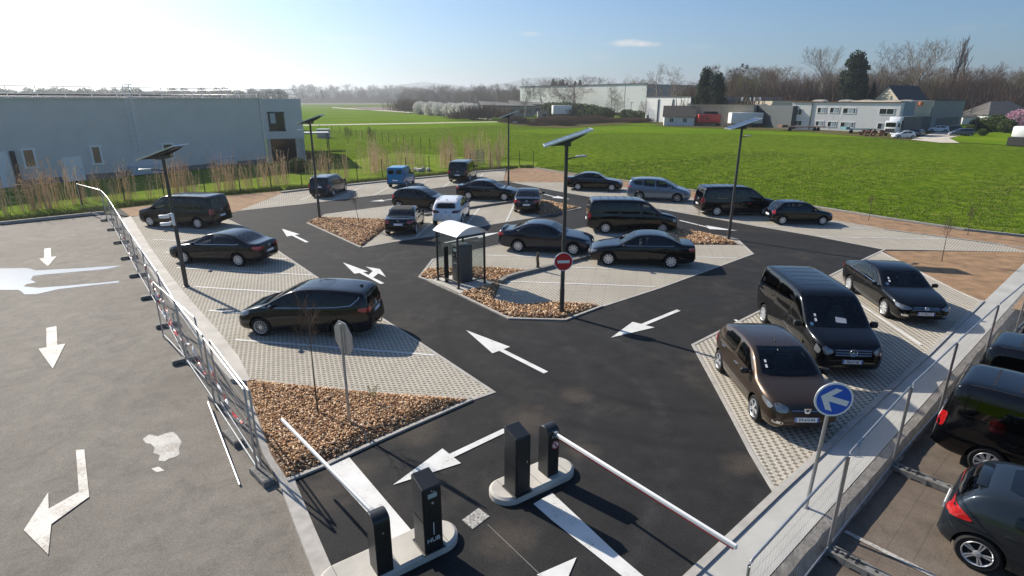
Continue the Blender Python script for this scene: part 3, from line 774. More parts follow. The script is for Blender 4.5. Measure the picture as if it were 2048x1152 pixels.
# ------------------------------------------------------------------ vehicles
def pchip(pts):
    pts = sorted(pts); x = [p[0] for p in pts]; y = [p[1] for p in pts]; n = len(x)
    h = [x[i + 1] - x[i] for i in range(n - 1)]; d = [(y[i + 1] - y[i]) / h[i] for i in range(n - 1)]
    m = [0.0] * n; m[0], m[-1] = d[0], d[-1]
    for i in range(1, n - 1):
        if d[i - 1] * d[i] > 0:
            w1, w2 = 2 * h[i] + h[i - 1], h[i] + 2 * h[i - 1]
            m[i] = (w1 + w2) / (w1 / d[i - 1] + w2 / d[i])
    def f(t):
        if t <= x[0]: return y[0]
        if t >= x[-1]: return y[-1]
        i = max(k for k in range(n - 1) if x[k] <= t)
        s = (t - x[i]) / h[i]
        return (y[i] * (1 + 2 * s) * (1 - s) ** 2 + h[i] * m[i] * s * (1 - s) ** 2 + y[i + 1] * s * s * (3 - 2 * s) + h[i] * m[i + 1] * s * s * (s - 1))
    return f
def chaik(poly, k=0.22, n=1):
    for _ in range(n):
        out = []
        for i in range(len(poly)):
            a, b = poly[i], poly[(i + 1) % len(poly)]
            out += [(a[0] + (b[0] - a[0]) * k, a[1] + (b[1] - a[1]) * k), (a[0] + (b[0] - a[0]) * (1 - k), a[1] + (b[1] - a[1]) * (1 - k))]
        poly = out
    return poly
def grow(poly, d):
    n = len(poly); a = sum(poly[i][0] * poly[(i + 1) % n][1] - poly[(i + 1) % n][0] * poly[i][1] for i in range(n))
    s = 1 if a > 0 else -1; out = []
    for i in range(n):
        p, c, q = Vector(poly[i - 1]), Vector(poly[i]), Vector(poly[(i + 1) % n])
        e1, e2 = (c - p).normalized(), (q - c).normalized()
        nn = Vector((e1.y + e2.y, -(e1.x + e2.x))) * s
        if nn.length < 1e-6: nn = Vector((e1.y, -e1.x)) * s
        nn.normalize(); k = 1 / max(0.5, nn.dot(Vector((e1.y, -e1.x)) * s))
        out.append(tuple(c + nn * d * k))
    return out

DBG = False
class Body:
    def __init__(self, sp):
        self.sp = sp
        self.top, self.belt, self.bot = pchip(sp['top']), pchip(sp['belt']), pchip(sp['bot'])
        self.plan = pchip(sp['plan'])
        self.xr, self.xf = min(p[0] for p in sp['top']), max(p[0] for p in sp['top'])
        n = sp.get('n', 58)
        keys = [self.xr + (self.xf - self.xr) * (1 - math.cos(PI * i / n)) / 2 for i in range(n + 1)]
        rings = [self.sect(x) for x in keys]
        self.half = len(rings[0])
        vs, fs = [], []
        for x, rg in zip(keys, rings):
            vs += [(x, y, z) for y, z in rg] + [(x, -y, z) for y, z in rg[-2:0:-1]]
        m = 2 * self.half - 2
        for i in range(n):
            for k in range(m):
                fs.append((i * m + k, i * m + (k + 1) % m, (i + 1) * m + (k + 1) % m, (i + 1) * m + k))
        fs.append(tuple(range(m))[::-1]); fs.append(tuple(n * m + k for k in range(m)))
        bm = bmesh.new()
        bv = [bm.verts.new(v) for v in vs]
        for f in fs: bm.faces.new([bv[i] for i in f])
        bmesh.ops.recalc_face_normals(bm, faces=bm.faces)
        self.bvh = BVHTree.FromBMesh(bm)
        self.bm = bm
    def sect(self, x):
        sp = self.sp
        T, B, Z, w = self.top(x), self.belt(x), self.bot(x), self.plan(x)
        B = min(B, T - 0.015); gz = T - B
        tum = sp.get('tum', 0.30)
        ye = max(0.3, 0.965 * w - tum * gz - 0.015)
        cr = min(sp.get('crown', 0.055), gz * 0.5)
        h = B - Z
        pts = [(0, Z), (0.55 * w, Z), (0.88 * w, Z + 0.01), (0.955 * w, Z + 0.07 * min(1, h / 0.4)), (0.985 * w, Z + 0.3 * h), (0.998 * w, Z + 0.52 * h),
               (1.0 * w, Z + 0.70 * h), (0.992 * w, Z + 0.86 * h), (0.965 * w, B)]
        y0, z0, y1, z1 = 0.965 * w, B, ye, T - cr
        for s in (0.33, 0.68, 1.0):
            bulge = 0.018 * math.sin(PI * s) * min(1, gz / 0.4)
            pts.append((y0 + (y1 - y0) * s + bulge, z0 + (z1 - z0) * s))
        pts += [(ye - 0.03, T - cr * 0.55), (ye - 0.09, T - cr * 0.28), (ye * 0.62, T - cr * 0.09), (ye * 0.3, T - 0.003), (0, T)]
        return pts
    def mesh(self, paint):
        me = bpy.data.meshes.new('body'); self.bm.to_mesh(me)
        for mm in (paint, MT['well']): me.materials.append(mm)
        o = bpy.data.objects.new('tmp', me); COL.objects.link(o)
        cut = MB(); r = self.sp['r'] * 1.17
        for x in self.sp['axles']:
            for s in (-1, 1):
                w = self.plan(x)
                prof = [(0.001, -0.22), (r, -0.22), (r, 0.22), (0.001, 0.22)]
                c2 = MB(); c2.lathe(prof, 28, (x, s * (w - 0.06), self.sp['r'] * 1.02), 'Y', 1)
                cut.add(c2.v, c2.f, 1)
        cm = bpy.data.meshes.new('cut'); cm.from_pydata(cut.v, [], cut.f)
        bm = bmesh.new(); bm.from_mesh(cm); bmesh.ops.remove_doubles(bm, verts=bm.verts, dist=0.002); bmesh.ops.recalc_face_normals(bm, faces=bm.faces); bm.to_mesh(cm); bm.free()
        for mm in (paint, MT['well']): cm.materials.append(mm)
        cm.polygons.foreach_set('material_index', [1] * len(cm.polygons))
        co = bpy.data.objects.new('cut', cm); COL.objects.link(co)
        cuts = [co] + self.cabin_cutters()
        ok = lambda mesh: len(mesh.vertices) > 400 and min(v.co.x for v in mesh.vertices) < self.xr + .02 and max(v.co.x for v in mesh.vertices) > self.xf - .02 and max(v.co.z for v in mesh.vertices) > max(p[1] for p in self.sp['top']) - .03
        for qi, q in enumerate(cuts):
            for how in (0, 1, 2):
                md = o.modifiers.new('b', 'BOOLEAN'); md.operation = 'DIFFERENCE'; md.object = q; md.material_mode = 'INDEX'
                md.solver = 'FAST' if how == 2 else 'EXACT'; md.use_self = how == 1
                dg = bpy.context.evaluated_depsgraph_get(); dg.update()
                me2 = bpy.data.meshes.new_from_object(o.evaluated_get(dg)); o.modifiers.clear()
                if ok(me2): o.data = me2; break
            if DBG: print('CUT', self.sp['W'], self.xf, qi, how, ok(me2), len(me2.vertices))
        res = o.data
        bpy.data.objects.remove(o)
        for q in cuts: bpy.data.objects.remove(q)
        res.name = 'body'
        res.polygons.foreach_set('use_smooth', [True] * len(res.polygons)); res.set_sharp_from_angle(angle=R(42))
        return res
    def cut_obj(self, mb):
        me = bpy.data.meshes.new('cut'); me.from_pydata(mb.v, [], mb.f)
        bm = bmesh.new(); bm.from_mesh(me); bmesh.ops.recalc_face_normals(bm, faces=bm.faces); bm.to_mesh(me); bm.free()
        for mm in (MT['well'], MT['trim']): me.materials.append(mm)
        me.polygons.foreach_set('material_index', [1] * len(me.polygons))
        q = bpy.data.objects.new('cut', me); COL.objects.link(q); return q
    def cabin_cutters(self):
        sp = self.sp; x0 = sp['screen'][0]
        md, rg = sp['rear_glass']
        rgs = rg if isinstance(rg[0], list) else [rg]
        xa = min(p[0] for p in rgs[0]) + .12 if md == 'top' else self.xr + .22
        xb = x0 - .16
        n = 30; vs = []; m = 12
        for i in range(n + 1):
            x = xa + (xb - xa) * i / n
            T, w = self.top(x), self.plan(x); B = min(self.belt(x), T - .10)
            pts = self.sect(x); ye = pts[11][0]
            half = [(0, .42), (.80 * w, .42), (.84 * w, .62), (.965 * w - .08, B), (max(.2, ye - .06), T - .11), (max(.15, ye - .16), T - .065), (0, T - .05)]
            vs += [(x, y, z) for y, z in half] + [(x, -y, z) for y, z in half[-2:0:-1]]
        fs = [(i * m + k, i * m + (k + 1) % m, (i + 1) * m + (k + 1) % m, (i + 1) * m + k) for i in range(n) for k in range(m)] + [tuple(range(m))[::-1], tuple(n * m + k for k in range(m))]
        cab = MB(); cab.add(vs, fs)
        side, ends = MB(), MB()
        def prism(mb, poly, f, a, b):
            k = len(poly); mb.add([f(p, a) for p in poly] + [f(p, b) for p in poly], [tuple(range(k)), tuple(range(k, 2 * k))[::-1]] + [(j, (j + 1) % k, k + (j + 1) % k, k + j) for j in range(k)])
        for s in (1, -1):
            for q in sp['windows']:
                prism(side, grow(chaik(q, .12), -.022), lambda p, y: (p[0], s * y, p[1]), .30, 1.6)
        yb, yt = sp['screen_y']; x1 = sp['screen'][1]
        scr = [(x0 - .17, -yb + .06), (x0 - .10, 0), (x0 - .17, yb - .06), (x1 + .04, yt - .045), (x1 + .07, 0), (x1 + .04, -yt + .045)]
        prism(ends, scr, lambda p, z: (p[0], p[1], z), self.top(x0) - .10, 3)
        for q in rgs:
            q = grow(chaik(q, .15), -.03)
            if md == 'top': prism(ends, q, lambda p, z: (p[0], p[1], z), self.top(xa) - .12, 3)
            else: prism(ends, q, lambda p, x: (x, p[0], p[1]), xa + .25, -4)
        return [self.cut_obj(c) for c in (cab, side, ends)]
    def patch(self, poly, mode, off=0.004, step=0.09, side=1):
        bm = bmesh.new()
        f = bm.faces.new([bm.verts.new((p[0], p[1], 0)) for p in poly]); f.normal_update()
        if f.normal.z < 0: f.normal_flip()
        for ax in (0, 1):
            lo, hi = min(p[ax] for p in poly), max(p[ax] for p in poly)
            k = max(1, int((hi - lo) / step))
            for i in range(1, k):
                co = [0, 0, 0]; co[ax] = lo + (hi - lo) * i / k; no = [0, 0, 0]; no[ax] = 1
                bmesh.ops.bisect_plane(bm, geom=bm.verts[:] + bm.edges[:] + bm.faces[:], plane_co=co, plane_no=no)
        bm.verts.index_update()
        vs = []
        for v in bm.verts:
            a, b = v.co.x, v.co.y
            if mode == 'side': o, d = Vector((a, side * 4, b)), Vector((0, -side, 0))
            elif mode == 'top': o, d = Vector((a, b, 5)), Vector((0, 0, -1))
            elif mode == 'front': o, d = Vector((6, a, b)), Vector((-1, 0, 0))
            else: o, d = Vector((-6, a, b)), Vector((1, 0, 0))
            hit, nor, _, _ = self.bvh.ray_cast(o, d)
            if hit is None: hit, nor, _, _ = self.bvh.find_nearest(o + d * 4)
            if nor.dot(d) > 0: nor = -nor
            vs.append(hit + nor * off)
        fs = []
        for fc in bm.faces:
            ix = [v.index for v in fc.verts]
            c = (vs[ix[1]] - vs[ix[0]]).cross(vs[ix[2]] - vs[ix[0]])
            fs.append(ix if c.dot(-d) > 0 else ix[::-1])
        bm.free()
        return vs, fs
    def put(self, name, polys, mat, parent, mode, off=0.004, step=0.09, sides=(1,), mats=None):
        mb = MB()
        for k, poly in enumerate(polys):
            for s in sides: mb.add(*self.patch(poly, mode, off, step, s))
        return mb.build(name, mat, parent, smooth=50)

def text_mesh(name, body, size, mat, parent, loc, rot, sx=1.0):
    c = bpy.data.curves.new(name, 'FONT'); c.body = body; c.size = size; c.align_x = 'CENTER'; c.align_y = 'CENTER'; c.extrude = 0.002
    o = bpy.data.objects.new('tmp', c); COL.objects.link(o)
    dg = bpy.context.evaluated_depsgraph_get(); dg.update()
    me = bpy.data.meshes.new_from_object(o.evaluated_get(dg)); bpy.data.objects.remove(o)
    me.name = name; me.materials.clear(); me.materials.append(mat)
    t = obj(name, me, parent); t.location = loc; t.rotation_euler = rot; t.scale = (sx, 1, 1)
    return t

def wheel_parts(r, style, w=0.2):
    ty = MB()
    ty.lathe([(r * 0.66, -w / 2), (r * 0.9, -w / 2 - 0.005), (r * 0.985, -w / 2 + 0.03), (r, 0), (r * 0.985, w / 2 - 0.03), (r * 0.9, w / 2 + 0.005), (r * 0.66, w / 2), (r * 0.64, w / 2 - 0.06), (0.001, w / 2 - 0.07)], 30, (0, 0, 0), 'Y')
    rm = MB(); rr = r * 0.67
    rm.lathe([(rr * 0.93, w / 2 - 0.05), (rr * 0.93, w / 2 - 0.005), (rr * 1.0, w / 2 + 0.008), (rr * 1.02, w / 2)], 30, (0, 0, 0), 'Y')
    n = {'cover': 9, 'five': 5, 'multi': 15, 'steel': 7}[style]
    wid = {'cover': 0.30, 'five': 0.17, 'multi': 0.055, 'steel': 0.34}[style]
    for k in range(n):
        t = 2 * PI * k / n
        def pt(rad, tt, yy): return (rad * math.cos(t + tt), yy, rad * math.sin(t + tt))
        y = w / 2
        wi = wid * rr
        if style == 'five':
            for s in (-1, 1):
                a = [pt(rr * 0.16, s * 0.25 - 0.2, y), pt(rr * 0.16, s * 0.25 + 0.2, y), pt(rr * 0.96, s * 0.13 + 0.07, y + .004), pt(rr * 0.96, s * 0.13 - 0.07, y + .004)]
                rm.add(a + [(p[0], p[1] - 0.03, p[2]) for p in a], [(0, 1, 2, 3), (0, 4, 5, 1), (1, 5, 6, 2), (2, 6, 7, 3), (3, 7, 4, 0)])
        else:
            i0 = 0.24 if style != 'multi' else 0.15
            a = [pt(rr * i0, -wi * .35 / (rr * i0), y - .004), pt(rr * i0, wi * .35 / (rr * i0), y - .004), pt(rr * 0.96, wi * .62 / rr, y + .004), pt(rr * 0.96, -wi * .62 / rr, y + .004)]
            rm.add(a + [(p[0], p[1] - 0.03, p[2]) for p in a], [(0, 1, 2, 3), (0, 4, 5, 1), (1, 5, 6, 2), (2, 6, 7, 3), (3, 7, 4, 0)])
    rm.lathe([(rr * 0.30, w / 2 - 0.02), (rr * 0.27, w / 2 + 0.004), (rr * 0.12, w / 2 + 0.012), (0.001, w / 2 + 0.012)], 16, (0, 0, 0), 'Y')
    for q in (ty, rm):
        bm = bmesh.new(); bv = [bm.verts.new(v) for v in q.v]
        for f in q.f:
            try: bm.faces.new([bv[i] for i in f])
            except ValueError: pass
        bmesh.ops.recalc_face_normals(bm, faces=bm.faces)
        q.v = [v.co[:] for v in bm.verts]; bm.verts.index_update(); q.f = [[v.index for v in f.verts] for f in bm.faces]; q.m = [0] * len(q.f); bm.free()
    return ty, rm
SEAM = {}
def build_vehicle(name, cat, sp, paint):
    root = thing(name, None, cat)
    B = Body(sp)
    pm = MT[paint]
    obj('body', B.mesh(pm), root)
    W = sp['W'] / 2
    gl = MT['glass']
    # seats and dashboard
    xs_ = x0_ = sp['screen'][0]; rows = sp.get('rows') or ([sp['windows'][0][-1][0] + .18, sp['windows'][0][-1][0] - .78] if len(sp['windows']) > 1 or not sp.get('grooves') else [])
    hb = B.belt(rows[0]); roof = B.top(rows[0])
    for ri, xx in enumerate(rows):
        for s in ((1, -1) if ri == 0 or sp.get('grooves') else (1, 0, -1)):
            wd = .46 if ri == 0 or sp.get('grooves') else .40; yy = s * (W * .43 if ri == 0 else W * .45)
            sb = MB(); z0 = hb - .42; tz = min(hb + .12, B.top(xx - .2) - .33)
            sb.rbox((xx + .20, yy, z0 - .02), (.50, wd, .15), .04)
            sb.rbox((xx - .10, yy, (z0 + tz) / 2), (.13, wd, tz - z0), .045)
            sb.rbox((xx - .13, yy, tz + .10), (.09, wd * .55, .18), .035)
            sb.build('seat', MT['seat'], root, 40)
    db = MB(); zd = B.top(x0_ - .3) - .20; db.rbox((x0_ - .30, 0, zd - .12), (.36, W * 1.45, .22), .05); db.build('dashboard', MT['trim'], root, 40)
    wb_ = MB(); wb_.tube([(x0_ - .56 + .05 * math.sin(t), W * .43 + .18 * math.cos(t), zd + .02 + .17 * math.sin(t)) for t in [2 * PI * k / 16 for k in range(17)]], .016, 5)
    wb_.build('steering_wheel', MT['trim'], root, 40)
    # glass
    x0, x1 = sp['screen']                       # base, top along the car
    yb, yt = sp['screen_y']
    cv = 0.10
    scr = [(x0 - cv, -yb), (x0 - 0.03, -yb * 0.6), (x0, 0), (x0 - 0.03, yb * 0.6), (x0 - cv, yb), (x1, yt), (x1 + 0.05, 0), (x1, -yt)]
    ws = B.put('windscreen', [scr], MT['screen'], root, 'top', 0.005, 0.1)
    wp = MB()
    for y0, y1, xx in ((0.05, 0.55, 0.05), (-0.55, 0.02, 0.055)):
        pts = []
        for t in (0, .33, .66, 1):
            y = (y0 + (y1 - y0) * t) * yb / 0.65
            hit = B.bvh.ray_cast(Vector((x0 - xx - 0.03 * abs(y), y, 5)), Vector((0, 0, -1)))[0]
            pts.append(hit + Vector((0, 0, 0.014)))
        wp.tube(pts, 0.009, 4)
    wp.build('wiper', MT['black'], ws)
    if sp.get('stickers'):
        B.put('sticker', [[(x0 - 0.30, -yb * .80), (x0 - 0.22, -yb * .80), (x0 - 0.22, -yb * .72), (x0 - 0.30, -yb * .72)], [(x0 - 0.42, -yb * .78), (x0 - 0.35, -yb * .78), (x0 - 0.35, -yb * .71), (x0 - 0.42, -yb * .71)]], MT['white'], ws, 'top', 0.008)
    if sp.get('dash'):
        B.put('paper', [[(x0 - .34, -.05), (x0 - .30, .24), (x0 - .16, .22), (x0 - .20, -.07)]], MT['paper'], ws, 'top', 0.008)
    md, poly = sp['rear_glass']
    for q in (poly if isinstance(poly, list) and isinstance(poly[0], list) else [poly]):
        B.put('rear_window', [chaik(q, 0.15)], MT[sp.get('rear_tint', 'glass')], root, md, 0.005, 0.08)
    for s in (1, -1):
        for q in sp['windows']:
            B.put('side_window', [chaik(q, 0.12)], MT['privacy'] if sp.get('grooves') and q is not sp['windows'][0] else gl, root, 'side', 0.005, 0.08, (s,))
        for i, q in enumerate(sp['doors']):
            q = chaik(q, 0.1)
            mb = MB()
            v, f = B.patch(grow(q, 0.008), 'side', 0.0015, 0.1, s); mb.add(v, f, 1)
            v, f = B.patch(q, 'side', 0.003, 0.1, s); mb.add(v, f, 0)
            d = mb.build('door', [pm, MT['black']], root, smooth=50)
            hx, hz = sp['handles'][i]
            hit = B.bvh.ray_cast(Vector((hx, s * 4, hz)), Vector((0, -s, 0)))[0]
            hb = MB(); hb.rbox(hit + Vector((0, s * 0.012, 0)), (0.19, 0.03, 0.028), 0.008)
            hb.build('handle', sp.get('handle_mat') and MT[sp['handle_mat']] or pm, d, 40)
        # mirrors
        mx, mz = sp['mirror']
        hit = B.bvh.ray_cast(Vector((mx, s * 4, mz - 0.03)), Vector((0, -s, 0)))[0]
        mb = MB(); k = sp.get('mirror_s', 1.0)
        mb.rbox(hit + Vector((0.0, s * 0.14, 0.05)), (0.12 * k, 0.2, 0.14 * k), 0.045, 0.12 * s, 0, 3)
        mb.box(hit + Vector((0.0, s * 0.03, 0.0)), (0.07, 0.1, 0.03))
        mb.build('mirror', MT[sp.get('mirror_mat', 'black')], root, 45)
        # lamps
        B.put('headlight', [chaik([(s * y, z) for y, z in sp['headlight']], 0.18)], MT['lamp'], root, 'front', 0.006, 0.06)
        B.put('taillight', [chaik([(s * y, z) for y, z in sp['taillight']], 0.18)], MT[sp.get('tail_mat', 'tail')], root, 'rear', 0.006, 0.06)
        if 'tail_side' in sp:
            B.put('taillight', [chaik(sp['tail_side'], 0.18)], MT[sp.get('tail_mat', 'tail')], root, 'side', 0.011, 0.06, (s,))
        if 'head_side' in sp:
            B.put('headlight', [chaik(sp['head_side'], 0.18)], MT['lamp'], root, 'side', 0.011, 0.06, (s,))
        if sp.get('trim'):
            tb = MB()
            pl = []
            for (x, z) in sp['trim']:
                hit = B.bvh.ray_cast(Vector((x, s * 4, z)), Vector((0, -s, 0)))[0]
                pl.append(hit + Vector((0, s * 0.006, 0)))
            tb.tube(pl, 0.013, 4); tb.build('window_trim', MT['chrome'], root)
        if sp.get('rails'):
            a, b, y = sp['rails']; tb = MB(); pl = []
            for t in (0, 0.02, 0.12, 0.35, 0.65, 0.88, 0.98, 1):
                x = a + (b - a) * t
                hit = B.bvh.ray_cast(Vector((x, s * y, 5)), Vector((0, 0, -1)))[0]
                pl.append(hit + Vector((0, 0, 0.0 if t in (0, 1) else 0.05)))
            tb.tube(pl, 0.017, 5); tb.build('roof_rail', MT[sp.get('rail_mat', 'black')], root, 40)
        if sp.get('fog'):
            y, z = sp['fog']
            B.put('fog_lamp', [chaik([(s * (y - .11), z - .03), (s * (y + .1), z - .035), (s * (y + .12), z + .045), (s * (y - .08), z + .03)])], MT['chrome'], root, 'front', 0.006, 0.08)
    # front face
    gy, g0, g1 = sp['grille']
    gr = B.put('grille', [chaik([(-gy * .88, g0), (gy * .88, g0), (gy, g1), (-gy, g1)], 0.15)], MT['black'], root, 'front', 0.004, 0.07)
    if sp.get('slats'):
        sb = MB()
        for zz in sp['slats']:
            pl = [B.bvh.ray_cast(Vector((6, y, zz)), Vector((-1, 0, 0)))[0] + Vector((0.012, 0, 0)) for y in [gy * .9 * t for t in (-1, -.6, -.25, .25, .6, 1)]]
            sb.tube(pl, 0.010, 4)
        sb.build('grille_slat', MT['chrome'], gr)
    lo = sp['bot'](0) if callable(sp['bot']) else 0
    ly, l0, l1 = sp['intake']
    B.put('air_intake', [chaik([(-ly, l0), (ly, l0), (ly * .94, l1), (-ly * .94, l1)], 0.15)], MT['black'], root, 'front', 0.004, 0.08)
    # sill and bumper plastics
    if sp.get('sill'):
        a, b, z0, z1 = sp['sill']
        B.put('sill_trim', [[(a, z0), (b, z0), (b, z1), (a, z1)]], MT['black'], root, 'side', 0.005, 0.15, (1, -1))
    ry, r0, r1 = sp.get('rear_trim', (0.7, 0.28, 0.38))
    B.put('bumper_trim', [[(-ry, r0), (ry, r0), (ry, r1), (-ry, r1)]], MT['black'], root, 'rear', 0.005, 0.12)
    for md, zc in (('front', sp['plates'][0]), ('rear', sp['plates'][1])):
        s = 1 if md == 'front' else -1
        hit = B.bvh.ray_cast(Vector((6 * s, 0, zc)), Vector((-s, 0, 0)))[0]
        pb = MB(); xx = hit.x + s * 0.016
        pb.box((xx, 0, zc), (0.02, 0.52, 0.11), m=0)
        pb.box((xx + s * 0.0105, 0.242 * s, zc), (0.004, 0.03, 0.104), m=1); pb.box((xx + s * 0.0105, -0.242 * s, zc), (0.004, 0.03, 0.104), m=1)
        pb.build('licence_plate', [MT['plate'], MT['blue']], root)
        sp['plate_x_' + md] = xx + s * 0.011
    # badges
    for md, zc in zip(('front', 'rear'), sp.get('badge', (None, None))):
        if zc is None: continue
        s = 1 if md == 'front' else -1
        hit = B.bvh.ray_cast(Vector((6 * s, 0, zc)), Vector((-s, 0, 0)))[0]
        bb = MB(); kind = sp.get('badge_kind', 'ring'); rr = sp.get('badge_r', 0.06); X = hit.x + s * 0.016
        if kind in ('ring', 'star'):
            n = 24; ring = [(X, rr * math.cos(2 * PI * k / n), zc + rr * math.sin(2 * PI * k / n)) for k in range(n + 1)]
            bb.tube(ring, 0.009, 5)
            if kind == 'star':
                for k in range(3):
                    t = PI / 2 + k * 2 * PI / 3
                    tip = (X, rr * math.cos(t), zc + rr * math.sin(t))
                    l, r_ = t + PI / 3, t - PI / 3
                    q = 0.16 * rr
                    bb.add([tip, (X + s * .006, q * math.cos(l), zc + q * math.sin(l)), (X + s * .012, 0, zc), (X + s * .006, q * math.cos(r_), zc + q * math.sin(r_))], [(0, 1, 2, 3), (3, 2, 1, 0)])
            else:
                for a, b in (((-.62, .72), (0, -.1)), ((0, -.1), (.62, .72)), ((-.85, .1), (-.38, -.8)), ((-.38, -.8), (0, -.02)), ((0, -.02), (.38, -.8)), ((.38, -.8), (.85, .1))):
                    bb.tube([(X, a[0] * rr, zc + a[1] * rr), (X, b[0] * rr, zc + b[1] * rr)], 0.007, 4)
        elif kind == 'shield':
            o_ = [(-1, .75), (1, .75), (.7, -.35), (.25, -.85), (-.25, -.85), (-.7, -.35)]
            i_ = [(.5 * a, .45 * b + .05) for a, b in o_]
            for k in range(6):
                a, b, c_, d_ = o_[k], o_[(k + 1) % 6], i_[(k + 1) % 6], i_[k]
                bb.add([(X, p[0] * rr * s, zc + p[1] * rr) for p in (a, b, c_, d_)], [(0, 1, 2, 3), (3, 2, 1, 0)])
        else:
            bb.lathe([(0.001, 0.01 * s), (rr * .8, 0.008 * s), (rr, 0)], 16, (X, 0, zc), 'X')
        bb.build('badge', MT['chrome'], root)
    # wheels
    ty, rm = wheel_parts(sp['r'], sp.get('rims', 'cover'))
    tyre_me = rim_me = None
    for x in sp['axles']:
        for s in (1, -1):
            yc = s * (B.plan(x) - 0.115)
            w = ty.build('wheel', MT['tyre'], root, 35) if tyre_me is None else obj('wheel', tyre_me, root)
            tyre_me = w.data
            w.location = (x, yc, sp['r']); w.rotation_euler = (0, rng.uniform(0, 6), 0 if s > 0 else PI)
            rr_ = rm.build('rim', MT['rim'], w, 35) if rim_me is None else obj('rim', rim_me, w)
            rim_me = rr_.data
    if sp.get('antenna'):
        ax, l, rk = sp['antenna']
        hit = B.bvh.ray_cast(Vector((ax, 0, 5)), Vector((0, 0, -1)))[0]
        ab = MB(); ab.lathe([(0.025, -.01), (0.02, 0.015), (0.005, 0.03)], 8, hit); ab.tube([hit + Vector((0, 0, .01)), hit + Vector((-rk * l, 0, l * 0.75))], [0.006, 0.003], 4)
        ab.build('antenna', MT['black'], root)
    if sp.get('fin'):
        hit = B.bvh.ray_cast(Vector((sp['fin'], 0, 5)), Vector((0, 0, -1)))[0]
        ab = MB(); ab.add([hit + Vector(p) for p in ((.09, 0, 0), (-.08, .03, 0), (-.08, -.03, 0), (-.07, 0, .065))], [(0, 1, 3), (0, 3, 2), (1, 2, 3)])
        ab.build('antenna', MT['black'], root)
    for key, nm, mm in (('roof_panel', 'roof_panel', 'gloss_black'), ('soft_top', 'soft_top', 'fabric')):
        if sp.get(key): B.put(nm, [chaik(sp[key], 0.12)], MT[mm], root, 'top', 0.004, 0.1)
    if sp.get('grooves'):
        gb = MB()
        for x in sp['grooves']:
            gb.add(*B.patch([(x - .022, -.52), (x + .022, -.52), (x + .022, .52), (x - .022, .52)], 'top', 0.003, 0.15))
        for y in (-.72, .72):
            gb.add(*B.patch([(-2.2, y - .012), (0.45, y - .012), (0.45, y + .012), (-2.2, y + .012)], 'top', 0.003, 0.15))
        gb.build('roof_groove', MT['black'], root)
    if sp.get('spoiler'):
        x, z, w_, kind = sp['spoiler']
        sb = MB()
        sb.rbox((x, 0, z), (0.16, w_, 0.03), 0.012)
        if kind == 'raised':
            for y in (-w_ * .4, w_ * .4): sb.box((x + .02, y, z - .045), (.08, .04, .07))
        sb.build('spoiler', pm, root, 40)
    if sp.get('towbar'):
        tb = MB(); z = 0.34; x = B.xr
        tb.tube([(x + .25, 0, z), (x - .07, 0, z), (x - .11, 0, z + .03), (x - .11, 0, z + .09)], 0.02, 6); tb.lathe([(0.001, -.03), (.02, -.02), (.03, 0), (.02, .02), (.001, .03)], 8, (x - .11, 0, z + .11))
        tb.build('tow_bar', MT['black'], root, 40)
    if sp.get('bands'):
        for md, poly in sp['bands']: B.put('bumper', [poly], MT['black'], root, md, 0.006, 0.1)
    root['half_track'] = (B.plan(sp['axles'][0]) - 0.05)
    return root
def plate_text(root, sp, txt, md='front'):
    s = 1 if md == 'front' else -1
    pl = [c for c in KIDS[root.name] if c.name.startswith('licence_plate')][0 if md == 'front' else 1]
    text_mesh('plate_number', txt, 0.095, MT['black'], pl, (sp['plate_x_' + md] + 0.001 * s, 0, sp['plates'][0 if md == 'front' else 1]), (R(90), 0, R(90 * s)), 0.82)

